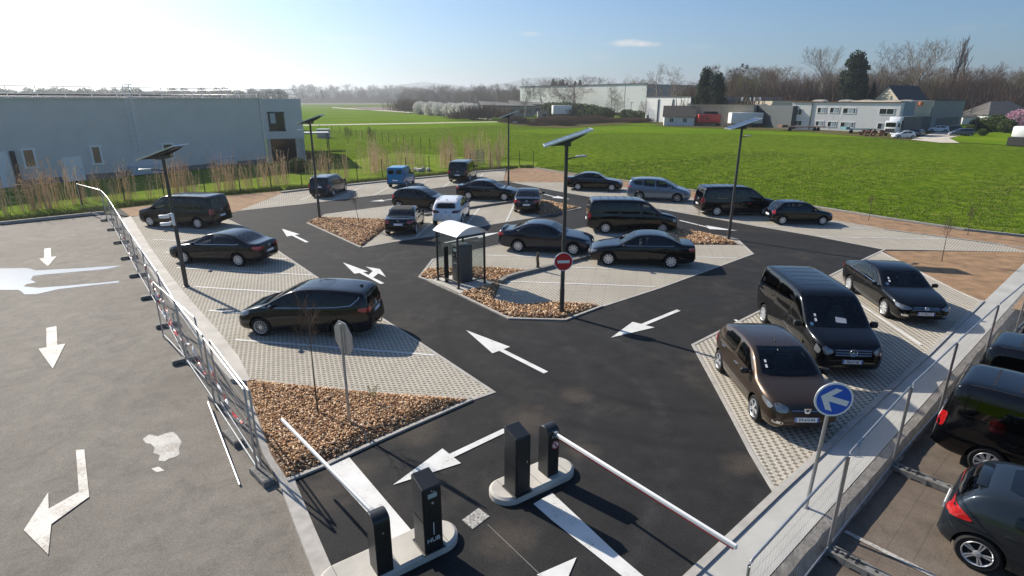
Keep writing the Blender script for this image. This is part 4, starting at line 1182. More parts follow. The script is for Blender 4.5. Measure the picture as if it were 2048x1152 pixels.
def sym(a): return a
SPEC = {}
SPEC['sedan'] = dict(W=1.83, r=0.325, axles=(1.395, -1.395), tum=0.33, crown=0.05,
    top=[(2.29, .50), (2.27, .62), (2.20, .70), (2.05, .775), (1.7, .875), (1.3, .935), (0.98, .975), (0.75, 1.10), (0.45, 1.27), (0.15, 1.405), (-0.15, 1.455), (-0.5, 1.47), (-0.9, 1.445), (-1.25, 1.36), (-1.6, 1.21), (-1.85, 1.105), (-2.05, 1.075), (-2.33, 1.06), (-2.42, 1.0), (-2.46, .8), (-2.485, .58)],
    belt=[(2.29, .45), (2.2, .62), (1.9, .73), (1.4, .85), (0.9, .915), (0, .95), (-1.2, .985), (-1.9, .99), (-2.4, .93), (-2.485, .5)],
    bot=[(2.29, .36), (2.2, .24), (1.9, .2), (0, .19), (-1.9, .21), (-2.4, .3), (-2.485, .4)],
    plan=[(2.29, .55), (2.24, .70), (2.1, .82), (1.8, .885), (1.3, .912), (0, .915), (-1.4, .912), (-2.0, .87), (-2.3, .80), (-2.43, .70), (-2.485, .60)],
    screen=(0.98, 0.18), screen_y=(0.70, 0.56), rear_glass=('top', [(-1.20, -.50), (-1.20, .50), (-1.80, .60), (-1.83, 0), (-1.80, -.60)]),
    windows=[[(0.72, .975), (0.42, 1.16), (0.10, 1.34), (-0.16, 1.385), (-0.16, 1.0)], [(-0.25, 1.0), (-0.25, 1.39), (-0.7, 1.395), (-1.08, 1.31), (-1.42, 1.14), (-1.5, 1.06), (-1.3, 1.03)]],
    doors=[[(0.92, .40), (0.95, .86), (-0.17, .93), (-0.17, .30), (0.85, .30)], [(-0.21, .30), (-0.21, .93), (-1.28, .965), (-1.22, .78), (-0.98, .50), (-0.95, .30)]], handles=[(0.0, .82), (-1.05, .85)],
    mirror=(0.72, 0.97), mirror_mat='black_paint', headlight=[(.42, .63), (.60, .56), (.80, .58), (.86, .74), (.62, .70)], head_side=[(1.95, .66), (2.12, .60), (2.2, .66), (1.98, .745)],
    taillight=[(.42, .82), (.84, .78), (.80, .96), (.42, .93)], tail_side=[(-2.42, .80), (-2.12, .86), (-2.10, .95), (-2.40, .97)], tail_mat='tail',
    grille=(.45, .56, .68), slats=(.585, .625, .665), intake=(.62, .27, .40), plates=(.46, .66), badge=(.63, .89), badge_r=.065, fog=(.62, .38), rims='cover', stickers=True,
    trim=[(0.72, .965), (-0.2, .995), (-1.3, 1.02), (-1.5, 1.05)])
s2 = dict(SPEC['sedan'])       # older, rounder saloon with a boot spoiler
s2.update(top=[(2.25, .50), (2.23, .62), (2.15, .72), (1.95, .80), (1.6, .885), (1.2, .945), (0.95, .98), (0.6, 1.17), (0.3, 1.33), (0.0, 1.42), (-0.35, 1.46), (-0.75, 1.45), (-1.15, 1.36), (-1.5, 1.22), (-1.8, 1.10), (-2.05, 1.07), (-2.3, 1.06), (-2.40, 1.0), (-2.45, .8), (-2.475, .58)],
    belt=[(2.25, .45), (2.15, .62), (1.9, .74), (1.4, .86), (0.9, .92), (0, .95), (-1.2, .985), (-1.9, .99), (-2.4, .93), (-2.475, .5)], spoiler=(-2.25, 1.115, 1.15, 'raised'), axles=(1.375, -1.375), trim=None)
SPEC['cc'] = s2
SPEC['van'] = dict(W=1.93, r=0.335, axles=(1.6, -1.6), tum=0.13, crown=0.07, n=64,
    top=[(2.50, .55), (2.48, .74), (2.43, .88), (2.30, .98), (2.0, 1.07), (1.7, 1.135), (1.55, 1.17), (1.2, 1.42), (0.8, 1.70), (0.55, 1.83), (0.3, 1.88), (-0.5, 1.91), (-1.6, 1.905), (-2.25, 1.875), (-2.42, 1.80), (-2.50, 1.5), (-2.58, 1.1), (-2.62, .8), (-2.64, .5)],
    belt=[(2.50, .5), (2.4, .72), (2.1, .88), (1.6, 1.04), (1.2, 1.08), (0, 1.10), (-1.6, 1.12), (-2.45, 1.12), (-2.58, .9), (-2.64, .45)],
    bot=[(2.50, .34), (2.4, .25), (2.1, .2), (0, .2), (-2.2, .24), (-2.55, .33), (-2.64, .38)],
    plan=[(2.50, .62), (2.44, .76), (2.3, .86), (2.0, .93), (1.5, .96), (0, .965), (-1.6, .963), (-2.3, .93), (-2.55, .88), (-2.64, .82)],
    screen=(1.62, 0.62), screen_y=(0.80, 0.70), rear_glass=('rear', [(-.70, 1.14), (.70, 1.14), (.66, 1.72), (-.66, 1.72)]),
    windows=[[(1.38, 1.14), (1.02, 1.44), (0.76, 1.64), (0.42, 1.69), (0.42, 1.14)], [(0.30, 1.15), (0.30, 1.71), (-0.80, 1.73), (-0.80, 1.16)], [(-0.88, 1.16), (-0.88, 1.73), (-2.15, 1.71), (-2.28, 1.6), (-2.30, 1.18)]],
    doors=[[(1.52, .55), (1.55, 1.0), (0.36, 1.10), (0.36, .30), (1.2, .30)], [(0.33, .30), (0.33, 1.11), (-0.84, 1.12), (-0.84, .30)]], handles=[(0.55, .98), (0.15, .98)],
    mirror=(1.28, 1.12), mirror_s=1.25, headlight=[(.50, .80), (.58, .70), (.74, .69), (.78, .85), (.72, .92)], head_side=[(2.16, .72), (2.34, .66), (2.36, .80), (2.16, .92)],
    taillight=[(.66, .84), (.74, .84), (.73, 1.18), (.67, 1.18)], tail_side=[(-2.61, .84), (-2.47, .84), (-2.43, 1.18), (-2.55, 1.18)],
    grille=(.52, .66, .86), slats=(.70, .765, .83), intake=(.66, .28, .42), plates=(.52, .72), badge=(.765, 1.02), badge_kind='star', badge_r=.095, rims='cover', stickers=True,
    rear_trim=(.8, .34, .44), grooves=(-0.05, -0.5, -0.95, -1.4, -1.85), sill=(-1.1, 1.1, .22, .30), dash=True, rows=[.52, -.45, -1.35], rear_tint='privacy')
SPEC['mpv'] = dict(W=1.84, r=0.335, axles=(1.38, -1.38), tum=0.26, crown=0.055,
    top=[(2.28, .50), (2.26, .64), (2.18, .75), (2.0, .85), (1.7, .955), (1.45, 1.02), (1.25, 1.09), (0.9, 1.27), (0.5, 1.47), (0.2, 1.58), (-0.1, 1.63), (-0.6, 1.655), (-1.3, 1.64), (-1.9, 1.58), (-2.1, 1.53), (-2.2, 1.40), (-2.3, 1.1), (-2.35, .85), (-2.37, .55)],
    belt=[(2.28, .45), (2.15, .66), (1.8, .82), (1.3, .95), (0.8, .99), (0, 1.01), (-1.2, 1.05), (-2.0, 1.10), (-2.3, .9), (-2.37, .5)],
    bot=[(2.28, .34), (2.2, .24), (1.9, .19), (0, .18), (-1.9, .21), (-2.3, .3), (-2.37, .38)],
    plan=[(2.28, .52), (2.22, .68), (2.05, .81), (1.75, .885), (1.3, .915), (0, .92), (-1.4, .917), (-2.0, .87), (-2.25, .80), (-2.37, .70)],
    screen=(1.30, 0.30), screen_y=(0.68, 0.58), rear_glass=('rear', [(-.62, 1.12), (.62, 1.12), (.55, 1.48), (-.55, 1.48)]),
    windows=[[(1.30, 1.02), (0.98, 1.14), (0.72, 1.28), (0.72, 1.04)], [(0.66, 1.05), (0.66, 1.31), (0.22, 1.50), (-0.22, 1.53), (-0.22, 1.07)], [(-0.30, 1.07), (-0.30, 1.54), (-1.15, 1.53), (-1.15, 1.11)], [(-1.22, 1.12), (-1.22, 1.525), (-1.85, 1.46), (-1.95, 1.38), (-1.75, 1.19)]],
    doors=[[(0.98, .42), (1.02, .93), (-0.24, 1.0), (-0.24, .30), (0.9, .30)], [(-0.28, .30), (-0.28, 1.0), (-1.22, 1.05), (-1.16, .80), (-0.95, .5), (-0.92, .30)]], handles=[(-0.02, .90), (-1.0, .95)],
    mirror=(0.88, 1.06), mirror_mat='black_paint', headlight=[(.42, .70), (.60, .62), (.78, .66), (.84, .88), (.66, .84)], head_side=[(1.72, .78), (2.0, .68), (2.1, .74), (1.72, .90)],
    taillight=[(.45, .98), (.78, .92), (.78, 1.10), (.5, 1.08)], tail_side=[(-2.26, .92), (-1.98, 1.0), (-2.0, 1.08), (-2.24, 1.10)],
    grille=(.42, .58, .70), slats=(.64,), intake=(.62, .26, .42), plates=(.46, .86), badge=(.68, 1.05), badge_kind='ring', badge_r=.055, rims='multi', fin=-1.85, towbar=True,
    trim=[(1.30, 1.005), (0.7, 1.03), (-0.25, 1.055), (-1.2, 1.10), (-1.75, 1.17), (-2.0, 1.38), (-2.02, 1.44)], roof_panel=[(0.1, -.50), (0.1, .50), (-0.9, .52), (-0.9, -.52)])
m2 = dict(SPEC['mpv']); m2.update(trim=None, towbar=None, rims='multi', roof_panel=None, mirror_mat='silver_blue_paint', fin=None, spoiler=(-2.1, 1.56, 1.0, 'flat'))
SPEC['mpv_old'] = m2
SPEC['hatch'] = dict(W=1.75, r=0.31, axles=(1.27, -1.27), tum=0.30, crown=0.06,
    top=[(2.03, .48), (2.01, .62), (1.92, .74), (1.7, .85), (1.35, .945), (1.1, 1.0), (0.8, 1.17), (0.45, 1.33), (0.15, 1.42), (-0.3, 1.47), (-0.8, 1.455), (-1.3, 1.39), (-1.5, 1.32), (-1.68, 1.15), (-1.82, .95), (-1.9, .75), (-1.92, .5)],
    belt=[(2.03, .45), (1.9, .64), (1.5, .80), (1.1, .90), (0, .95), (-1.2, 1.0), (-1.7, .95), (-1.92, .45)],
    bot=[(2.03, .34), (1.95, .24), (1.6, .19), (0, .18), (-1.5, .2), (-1.85, .28), (-1.92, .36)],
    plan=[(2.03, .52), (1.96, .66), (1.8, .78), (1.4, .855), (0, .875), (-1.2, .872), (-1.6, .83), (-1.82, .74), (-1.92, .62)],
    screen=(1.10, 0.18), screen_y=(0.66, 0.54), rear_glass=('rear', [(-.56, .98), (.56, .98), (.48, 1.33), (-.48, 1.33)]),
    windows=[[(0.88, .97), (0.5, 1.17), (0.15, 1.335), (-0.18, 1.36), (-0.18, .99)], [(-0.26, 1.0), (-0.26, 1.365), (-0.85, 1.355), (-1.2, 1.28), (-1.36, 1.10), (-1.0, 1.04)]],
    doors=[[(0.95, .42), (0.98, .85), (-0.20, .94), (-0.20, .29), (0.85, .29)], [(-0.24, .29), (-0.24, .94), (-1.15, .98), (-1.08, .76), (-0.88, .48), (-0.85, .29)]], handles=[(-0.02, .84), (-0.95, .87)],
    mirror=(0.78, 0.98), mirror_mat='black_paint', headlight=[(.40, .66), (.55, .58), (.76, .62), (.80, .86), (.62, .80)], head_side=[(1.52, .72), (1.82, .62), (1.86, .70), (1.5, .84)],
    taillight=[(.56, .74), (.74, .72), (.74, 1.0), (.60, 1.0)], tail_side=[(-1.80, .74), (-1.56, .80), (-1.60, 1.02), (-1.74, 1.02)],
    grille=(.40, .50, .58), intake=(.58, .25, .44), plates=(.46, .62), badge=(.70, .88), badge_kind='disc', badge_r=.05, rims='five', antenna=(-0.9, 0.2, 0.9), handle_mat=None)
h3 = dict(SPEC['hatch'])
h3.update(axles=(1.30, -1.30), r=0.325, W=1.82, rims='five', mirror_mat='slate_paint', roof_panel=[(0.0, -.46), (0.0, .46), (-1.15, .50), (-1.15, -.50)],
    plan=[(2.03, .52), (1.96, .66), (1.8, .80), (1.4, .885), (0, .91), (-1.2, .905), (-1.6, .86), (-1.82, .78), (-1.92, .66)],
    windows=[[(0.88, .97), (0.5, 1.17), (0.15, 1.335), (-0.18, 1.36), (-0.18, .99)], [(-0.26, 1.0), (-0.26, 1.355), (-0.75, 1.34), (-0.98, 1.22), (-0.98, 1.04)]],
    tail_side=[(-1.86, .80), (-1.44, .86), (-1.62, .98), (-1.78, 1.04)], taillight=[(.52, .82), (.72, .80), (.70, 1.0), (.62, 1.02)], spoiler=(-1.50, 1.345, .9, 'flat'), antenna=None)
SPEC['hatch_dark'] = h3
SPEC['sandero'] = dict(SPEC['hatch'], W=1.75, r=0.318, axles=(1.295, -1.295), rims='five', stickers=True,
    top=[(2.10, .50), (2.08, .68), (1.98, .82), (1.75, .92), (1.45, .995), (1.15, 1.06), (0.85, 1.24), (0.5, 1.42), (0.2, 1.49), (-0.3, 1.525), (-0.9, 1.50), (-1.35, 1.43), (-1.55, 1.35), (-1.72, 1.15), (-1.85, .95), (-1.93, .75), (-1.96, .5)],
    belt=[(2.10, .45), (1.95, .70), (1.5, .88), (1.1, .96), (0, 1.0), (-1.2, 1.05), (-1.75, 1.0), (-1.96, .45)],
    plan=[(2.10, .54), (2.03, .68), (1.85, .79), (1.4, .86), (0, .875), (-1.2, .872), (-1.65, .83), (-1.86, .75), (-1.96, .62)],
    bot=[(2.10, .34), (2.0, .24), (1.6, .2), (0, .2), (-1.5, .22), (-1.9, .3), (-1.96, .36)],
    screen=(1.14, 0.24), screen_y=(0.66, 0.55), rear_glass=('rear', [(-.56, 1.02), (.56, 1.02), (.48, 1.36), (-.48, 1.36)]),
    windows=[[(0.90, 1.03), (0.55, 1.25), (0.28, 1.40), (-0.16, 1.42), (-0.16, 1.05)], [(-0.26, 1.06), (-0.26, 1.42), (-0.9, 1.40), (-1.12, 1.32), (-1.12, 1.10)]],
    doors=[[(0.96, .42), (0.98, .92), (-0.20, 1.0), (-0.20, .30), (0.86, .30)], [(-0.24, .30), (-0.24, 1.0), (-1.18, 1.04), (-1.10, .78), (-0.92, .5), (-0.88, .30)]], handles=[(-0.02, .88), (-1.0, .92)],
    mirror=(0.80, 1.04), mirror_mat='black', headlight=[(.40, .76), (.44, .64), (.64, .63), (.69, .79), (.60, .83)], head_side=[(1.62, .78), (1.92, .66), (1.95, .76), (1.6, .86)],
    grille=(.38, .62, .76), slats=(.70,), intake=(.56, .27, .42), plates=(.50, .66), badge=(.70, .92), badge_kind='shield', badge_r=.085, fog=(.60, .40), antenna=(0.05, 0.45, 0.75), handle_mat='chrome')
SPEC['mini'] = dict(SPEC['hatch'], W=1.60, r=0.285, axles=(1.2, -1.2), rims='steel', tum=0.28,
    top=[(1.86, .48), (1.84, .62), (1.75, .72), (1.5, .80), (1.15, .87), (0.95, .92), (0.65, 1.12), (0.35, 1.29), (0.1, 1.35), (-0.4, 1.38), (-1.0, 1.36), (-1.25, 1.30), (-1.5, 1.08), (-1.72, .88), (-1.83, .80), (-1.85, .5)],
    belt=[(1.86, .45), (1.7, .60), (1.3, .75), (0.9, .83), (0, .87), (-1.2, .89), (-1.6, .82), (-1.85, .45)],
    bot=[(1.86, .34), (1.75, .25), (1.4, .2), (0, .19), (-1.4, .21), (-1.75, .28), (-1.85, .36)],
    plan=[(1.86, .56), (1.78, .70), (1.6, .76), (1.2, .79), (0, .80), (-1.2, .795), (-1.6, .76), (-1.78, .70), (-1.85, .62)],
    screen=(0.95, 0.15), screen_y=(0.60, 0.50), rear_glass=('rear', [(-.52, .88), (.52, .88), (.44, 1.26), (-.44, 1.26)]),
    windows=[[(0.72, .89), (0.38, 1.10), (0.12, 1.26), (-0.42, 1.29), (-0.42, .91)], [(-0.50, .92), (-0.50, 1.29), (-1.0, 1.27), (-1.22, 1.16), (-1.34, .98)]],
    doors=[[(0.82, .40), (0.85, .80), (-0.46, .86), (-0.46, .29), (0.75, .29)]], handles=[(-0.28, .78)],
    mirror=(0.62, 0.9), mirror_mat='black', headlight=[(.40, .68), (.42, .58), (.70, .58), (.72, .70)], head_side=[(1.58, .60), (1.72, .58), (1.74, .66), (1.58, .70)], taillight=[(.58, .66), (.71, .66), (.71, .86), (.60, .86)], tail_side=[(-1.78, .66), (-1.66, .68), (-1.66, .84), (-1.76, .85)],
    grille=(.34, .58, .64), intake=(.5, .26, .38), plates=(.42, .56), badge=(.69, .80), badge_r=.04, rear_trim=(.66, .3, .5), antenna=(0.05, 0.4, 0.8), roof_panel=None,
    bands=[('side', [(-1.0, .44), (0.95, .44), (0.95, .5), (-1.0, .5)])])
SPEC['wagon'] = dict(SPEC['mpv'], W=1.74, r=0.31, axles=(1.45, -1.45), rims='steel', trim=None, towbar=None, roof_panel=None, fin=None, rails=(0.1, -1.85, .60), rail_mat='alu', mirror_mat='black', antenna=(0.1, 0.3, .9),
    top=[(2.24, .50), (2.22, .66), (2.12, .80), (1.9, .90), (1.6, .96), (1.35, 1.02), (1.0, 1.22), (0.65, 1.42), (0.35, 1.52), (-0.2, 1.57), (-1.2, 1.57), (-1.95, 1.54), (-2.08, 1.45), (-2.14, 1.2), (-2.20, .95), (-2.25, .75), (-2.27, .5)],
    plan=[(2.24, .56), (2.18, .70), (2.0, .79), (1.6, .85), (0, .87), (-1.5, .865), (-2.0, .84), (-2.2, .78), (-2.27, .70)], handles=[(0.05, .90), (-0.95, .92)],
    belt=[(2.24, .45), (2.1, .68), (1.7, .86), (1.3, .94), (0, .98), (-1.5, 1.0), (-2.1, .98), (-2.27, .45)],
    screen=(1.33, 0.42), screen_y=(0.66, 0.57), rear_glass=('rear', [(-.62, 1.02), (.62, 1.02), (.56, 1.46), (-.56, 1.46)]),
    windows=[[(1.08, 1.0), (0.72, 1.22), (0.42, 1.42), (0.02, 1.47), (0.02, 1.01)], [(-0.06, 1.01), (-0.06, 1.48), (-1.0, 1.48), (-1.0, 1.03)], [(-1.08, 1.03), (-1.08, 1.48), (-1.9, 1.45), (-1.98, 1.08)]],
    doors=[[(1.1, .42), (1.12, .90), (0.0, .97), (0.0, .30), (1.0, .30)], [(-0.04, .30), (-0.04, .97), (-1.05, .99), (-1.05, .6), (-0.95, .30)]],
    taillight=[(.66, .78), (.78, .78), (.78, 1.02), (.68, 1.02)], tail_side=[(-2.2, .78), (-2.04, .8), (-2.04, 1.02), (-2.16, 1.02)], mirror=(1.0, 1.0), plates=(.46, .84), badge=(.70, .98))
SPEC['box'] = dict(W=1.56, r=0.285, axles=(1.2, -1.2), tum=0.06, crown=0.05, rims='steel',
    top=[(1.82, .48), (1.80, .70), (1.72, .82), (1.4, .92), (1.05, .99), (0.85, 1.08), (0.6, 1.28), (0.35, 1.47), (0.18, 1.62), (0.02, 1.72), (-0.3, 1.76), (-1.2, 1.75), (-1.72, 1.72), (-1.80, 1.62), (-1.83, 1.1), (-1.86, .7), (-1.88, .45)],
    belt=[(1.82, .42), (1.7, .66), (1.3, .82), (0.8, .92), (0, .95), (-1.2, .96), (-1.84, .9), (-1.88, .40)],
    bot=[(1.82, .34), (1.7, .26), (1.3, .22), (0, .21), (-1.4, .24), (-1.88, .34)],
    plan=[(1.82, .58), (1.75, .68), (1.5, .74), (1.1, .765), (0, .78), (-1.2, .78), (-1.75, .765), (-1.88, .74)],
    screen=(0.95, 0.26), screen_y=(0.58, 0.52), rear_glass=('rear', [[(-.62, 1.18), (-.09, 1.18), (-.09, 1.55), (-.62, 1.55)], [(.62, 1.18), (.09, 1.18), (.09, 1.55), (.62, 1.55)]]),
    windows=[[(0.76, 1.0), (0.45, 1.26), (0.20, 1.42), (-0.28, 1.42), (-0.28, 1.0)]],
    doors=[[(0.86, .40), (0.86, .90), (-0.34, .94), (-0.34, .30), (0.8, .30)]], handles=[(-0.18, .86)],
    mirror=(0.62, 1.0), mirror_mat='black', headlight=[(.44, .74), (.46, .60), (.64, .60), (.68, .74)], taillight=[(.64, .62), (.74, .62), (.74, .86), (.66, .86)],
    grille=(.36, .58, .68), intake=(.5, .30, .40), plates=(.46, .66), badge=(.74, None), badge_kind='disc', badge_r=.04, rear_trim=(.72, .36, .46))
SPEC['suv'] = dict(SPEC['hatch'], W=1.83, r=0.345, axles=(1.365, -1.365), rims='five', tum=0.34, mirror_mat='black', stickers=None,
    top=[(2.22, .52), (2.20, .72), (2.1, .86), (1.85, .97), (1.4, 1.04), (1.1, 1.10), (0.8, 1.28), (0.45, 1.47), (0.15, 1.56), (-0.4, 1.61), (-1.1, 1.58), (-1.65, 1.50), (-1.80, 1.43), (-1.98, 1.22), (-2.12, 1.02), (-2.20, .8), (-2.23, .5)],
    belt=[(2.22, .45), (2.05, .74), (1.6, .92), (1.1, 1.0), (0, 1.03), (-1.2, 1.08), (-1.9, 1.02), (-2.23, .45)],
    bot=[(2.22, .38), (2.1, .3), (1.7, .24), (0, .23), (-1.6, .25), (-2.1, .34), (-2.23, .42)],
    plan=[(2.22, .58), (2.15, .72), (1.95, .83), (1.5, .895), (0, .915), (-1.3, .91), (-1.8, .87), (-2.1, .79), (-2.23, .68)],
    screen=(1.10, 0.18), screen_y=(0.68, 0.56), rear_glass=('rear', [(-.62, 1.10), (.62, 1.10), (.50, 1.42), (-.50, 1.42)]),
    windows=[[(0.88, 1.06), (0.5, 1.29), (0.18, 1.46), (-0.2, 1.49), (-0.2, 1.08)], [(-0.28, 1.08), (-0.28, 1.49), (-0.9, 1.47), (-1.4, 1.36), (-1.6, 1.2), (-1.1, 1.12)]],
    doors=[[(0.95, .5), (0.98, .94), (-0.22, 1.02), (-0.22, .38), (0.85, .38)], [(-0.26, .38), (-0.26, 1.02), (-1.2, 1.06), (-1.12, .82), (-0.92, .56), (-0.9, .38)]], handles=[(-0.02, .94), (-0.98, .98)],
    mirror=(0.78, 1.08), taillight=[(.34, .88), (.50, .84), (.80, .86), (.80, 1.02), (.44, 1.0)], tail_mat='tail_dark', tail_side=[(-2.12, .90), (-1.82, .95), (-1.84, 1.03), (-2.1, 1.0)], headlight=[(.45, .78), (.58, .68), (.80, .70), (.84, .88)], head_side=[(1.8, .80), (2.0, .72), (2.02, .8), (1.8, .9)],
    grille=(.42, .58, .82), intake=(.62, .3, .46), plates=(.50, .72), badge=(.70, .93), badge_kind='ring', badge_r=.06, rear_trim=(.72, .32, .50), antenna=None, fin=-1.5, rails=(0.0, -1.5, .57), sill=(-1.0, 0.98, .24, .36))
SPEC['cabrio'] = dict(SPEC['sedan'], W=1.75, r=0.32, axles=(1.33, -1.33), rims='five', tum=0.33, trim=None, stickers=None,
    top=[(2.14, .50), (2.12, .64), (2.02, .74), (1.8, .83), (1.3, .93), (0.95, .98), (0.65, 1.15), (0.35, 1.30), (0.05, 1.38), (-0.35, 1.40), (-0.75, 1.355), (-1.05, 1.24), (-1.3, 1.08), (-1.45, 1.02), (-1.9, .99), (-2.05, .95), (-2.12, .8), (-2.14, .55)],
    belt=[(2.14, .45), (2.0, .64), (1.5, .83), (0.9, .90), (0, .93), (-1.2, .94), (-1.8, .93), (-2.05, .86), (-2.14, .45)],
    bot=[(2.14, .36), (2.0, .24), (1.6, .19), (0, .18), (-1.6, .2), (-2.05, .3), (-2.14, .38)],
    plan=[(2.14, .54), (2.06, .70), (1.85, .82), (1.4, .865), (0, .875), (-1.3, .872), (-1.8, .83), (-2.05, .74), (-2.14, .64)],
    screen=(0.95, 0.12), screen_y=(0.66, 0.54), rear_glass=('top', [(-0.92, -.42), (-0.92, .42), (-1.22, .48), (-1.22, -.48)]),
    windows=[[(0.72, .95), (0.4, 1.13), (0.1, 1.27), (-0.45, 1.28), (-0.45, .97)], [(-0.5, .97), (-0.5, 1.27), (-0.8, 1.2), (-0.98, .98)]],
    doors=[[(0.9, .40), (0.92, .84), (-0.45, .91), (-0.45, .30), (0.8, .30)]], handles=[(-0.25, .80)],
    mirror=(0.66, 0.96), mirror_mat='black_paint', headlight=[(.42, .66), (.5, .57), (.74, .58), (.80, .76), (.6, .74)], head_side=[(1.75, .68), (1.95, .62), (1.98, .7), (1.75, .78)],
    taillight=[(.48, .76), (.74, .74), (.74, .92), (.50, .90)], tail_side=[(-2.06, .76), (-1.86, .80), (-1.86, .90), (-2.03, .92)], grille=(.36, .54, .66), slats=None, badge=(.69, .88), badge_kind='disc', badge_r=.045, plates=(.44, .70), fog=None,
    soft_top=[(0.12, -.53), (0.14, 0), (0.12, .53), (-0.4, .55), (-0.9, .52), (-0.9, -.52), (-0.4, -.55)])

TYPES = {}
def vehicle_type(key, name, cat, paint):
    if key not in TYPES:
        TYPES[key] = [build_vehicle(name, cat, SPEC[key], paint), False, MT[paint]]
    return TYPES[key]
def place(key, name, cat, paint, label, F, Rr, side, group=None, z=0.0, heading=None, newpaint=None, shift=(0, 0)):
    """F, Rr: where the front and rear wheel of the near side touch the ground"""
    t = vehicle_type(key, name, cat, paint)
    o = t[0] if not t[1] else copy_tree(t[0])
    t[1] = True
    sp = SPEC[key]; wb = sp['axles'][0] - sp['axles'][1]
    r = g(*Rr, z) if Rr else None; f = g(*F, z) if F else None
    if heading is None:
        d = (f - r); d.normalize()
    else:
        d = Vector((math.cos(heading), math.sin(heading), 0))
    mid = (f + r) / 2 if (f and r) else (r + d * wb / 2 if r else f - d * wb / 2)
    left = Vector((-d.y, d.x, 0)); ht = o['half_track'] if 'half_track' in o else 0.8
    c = mid + left * ht * (1 if side == 'R' else -1) + d * shift[0] + left * shift[1]
    o.location = (c.x, c.y, z); o.rotation_euler = (0, 0, math.atan2(d.y, d.x))
    tag(o, label, cat, group)
    if newpaint: recolour(o, t[2], MT[newpaint])
    return o
def head(a, b, z=0.0):
    d = g(*b, z) - g(*a, z); return math.atan2(d.y, d.x)
G1 = 'cars parked in the bays of the car park'
# front of the car park first: each kind is built where it stands, later ones are copies
v = place('van', 'passenger_van', 'van', 'black_paint', 'black passenger van facing the camera between the brown hatchback and a black saloon', None, (1525.7, 646), 'R', G1, heading=head((1649, 561.6), (1842, 690.6)))
FRONT_VAN = v
sandero = place('sandero', 'hatchback', 'car', 'brown_paint', 'brown five door hatchback facing the camera behind the blue arrow sign', (1505, 838), (1437.5, 743), 'R', G1)
sal = place('sedan', 'saloon_car', 'car', 'black_paint', 'black saloon facing the camera beside the bare earth bed with the thin tree', (1768.6, 635), (1693.5, 581), 'R', G1)
# text goes on the one car that shows it, so copies made below must not inherit it: copy first
FRONT_SALOON = sal
place('van', 'passenger_van', 'van', 'black_paint', 'black passenger van at the far end of the left row', (297, 453), (403.5, 458), 'L', G1)
place('sedan', 'saloon_car', 'car', 'black_paint', 'black saloon in the left row behind the lamp post with two white cameras', (371, 527.5), (478, 533.6), 'L', G1)
mpv = place('mpv', 'people_carrier', 'car', 'black_paint', 'black people carrier with chrome window line and tow bar nearest in the left row', (521, 673), (686, 679), 'L', G1)
mpv.scale = (.96, .96, .96)
place('wagon', 'estate_car', 'car', 'navy_paint', 'dark blue estate car with roof rails at the back kerb near the grey building', (693, 381), (664.5, 394), 'R', G1)
place('box', 'delivery_van', 'van', 'blue_paint', 'small old blue box van with two square rear windows at the back kerb', (828.5, 366.5), (811, 375), 'R', G1)
place('van', 'passenger_van', 'van', 'black_paint', 'black passenger van seen from behind at the back kerb beside the soil bed', (953, 354), (938, 364.5), 'R', G1)
place('hatch', 'hatchback', 'car', 'black_paint', 'black hatchback with silver alloy wheels parked across behind the white car', (866.7, 422.5), (799, 419), 'R', G1)
place('cabrio', 'convertible', 'car', 'black_paint', 'black convertible with a dark fabric top beside the triangular bark bed', (846, 448.5), (832, 467.5), 'R', G1)
place('suv', 'crossover', 'car', 'white_paint', 'only white car in the car park, a crossover seen from behind above the shelter roof', (937.5, 432), (924, 450), 'R', G1)
place('sedan', 'saloon_car', 'car', 'black_paint', 'black saloon facing right at the far lamp post behind the white crossover', (1008, 402.5), (937.5, 399.6), 'R', G1)
place('sedan', 'saloon_car', 'car', 'black_paint', 'black saloon seen straight from behind between two white bay lines beside the small bark bed', None, (1080, 424), 'R', G1, heading=head((1012.5, 443), (1029, 408)))
place('sedan', 'saloon_car', 'car', 'black_paint', 'black saloon beside the field kerb and left of the silver blue people carrier', (1221.7, 383), (1156.5, 381), 'R', G1)
place('mpv_old', 'people_carrier', 'car', 'silver_blue_paint', 'silver blue people carrier parked beside the field kerb', (1351.4, 405), (1280, 401), 'R', G1)
place('van', 'passenger_van', 'van', 'black_paint', 'black passenger van beside the field kerb half hidden by the lamp post', None, (1432.6, 432.5), 'R', G1, heading=head((1513, 453), (1744, 457)) + 0.1)
place('mini', 'hatchback', 'car', 'black_paint', 'small old black three door hatchback last in the row by the field kerb', (1646, 450.5), (1561, 449.5), 'R', G1)
place('van', 'passenger_van', 'van', 'black_paint', 'black passenger van in the centre island above the two saloons', (1326, 468.5), (1207.8, 467.3), 'R', G1)
place('cc', 'saloon_car', 'car', 'navy_paint', 'dark saloon with a boot spoiler behind the no entry sign', (1145, 511), (1037, 504.4), 'R', G1)
place('sedan', 'saloon_car', 'car', 'black_paint', 'black saloon facing left right of the no entry sign', (1218, 531.4), (1338.6, 537), 'L', G1)
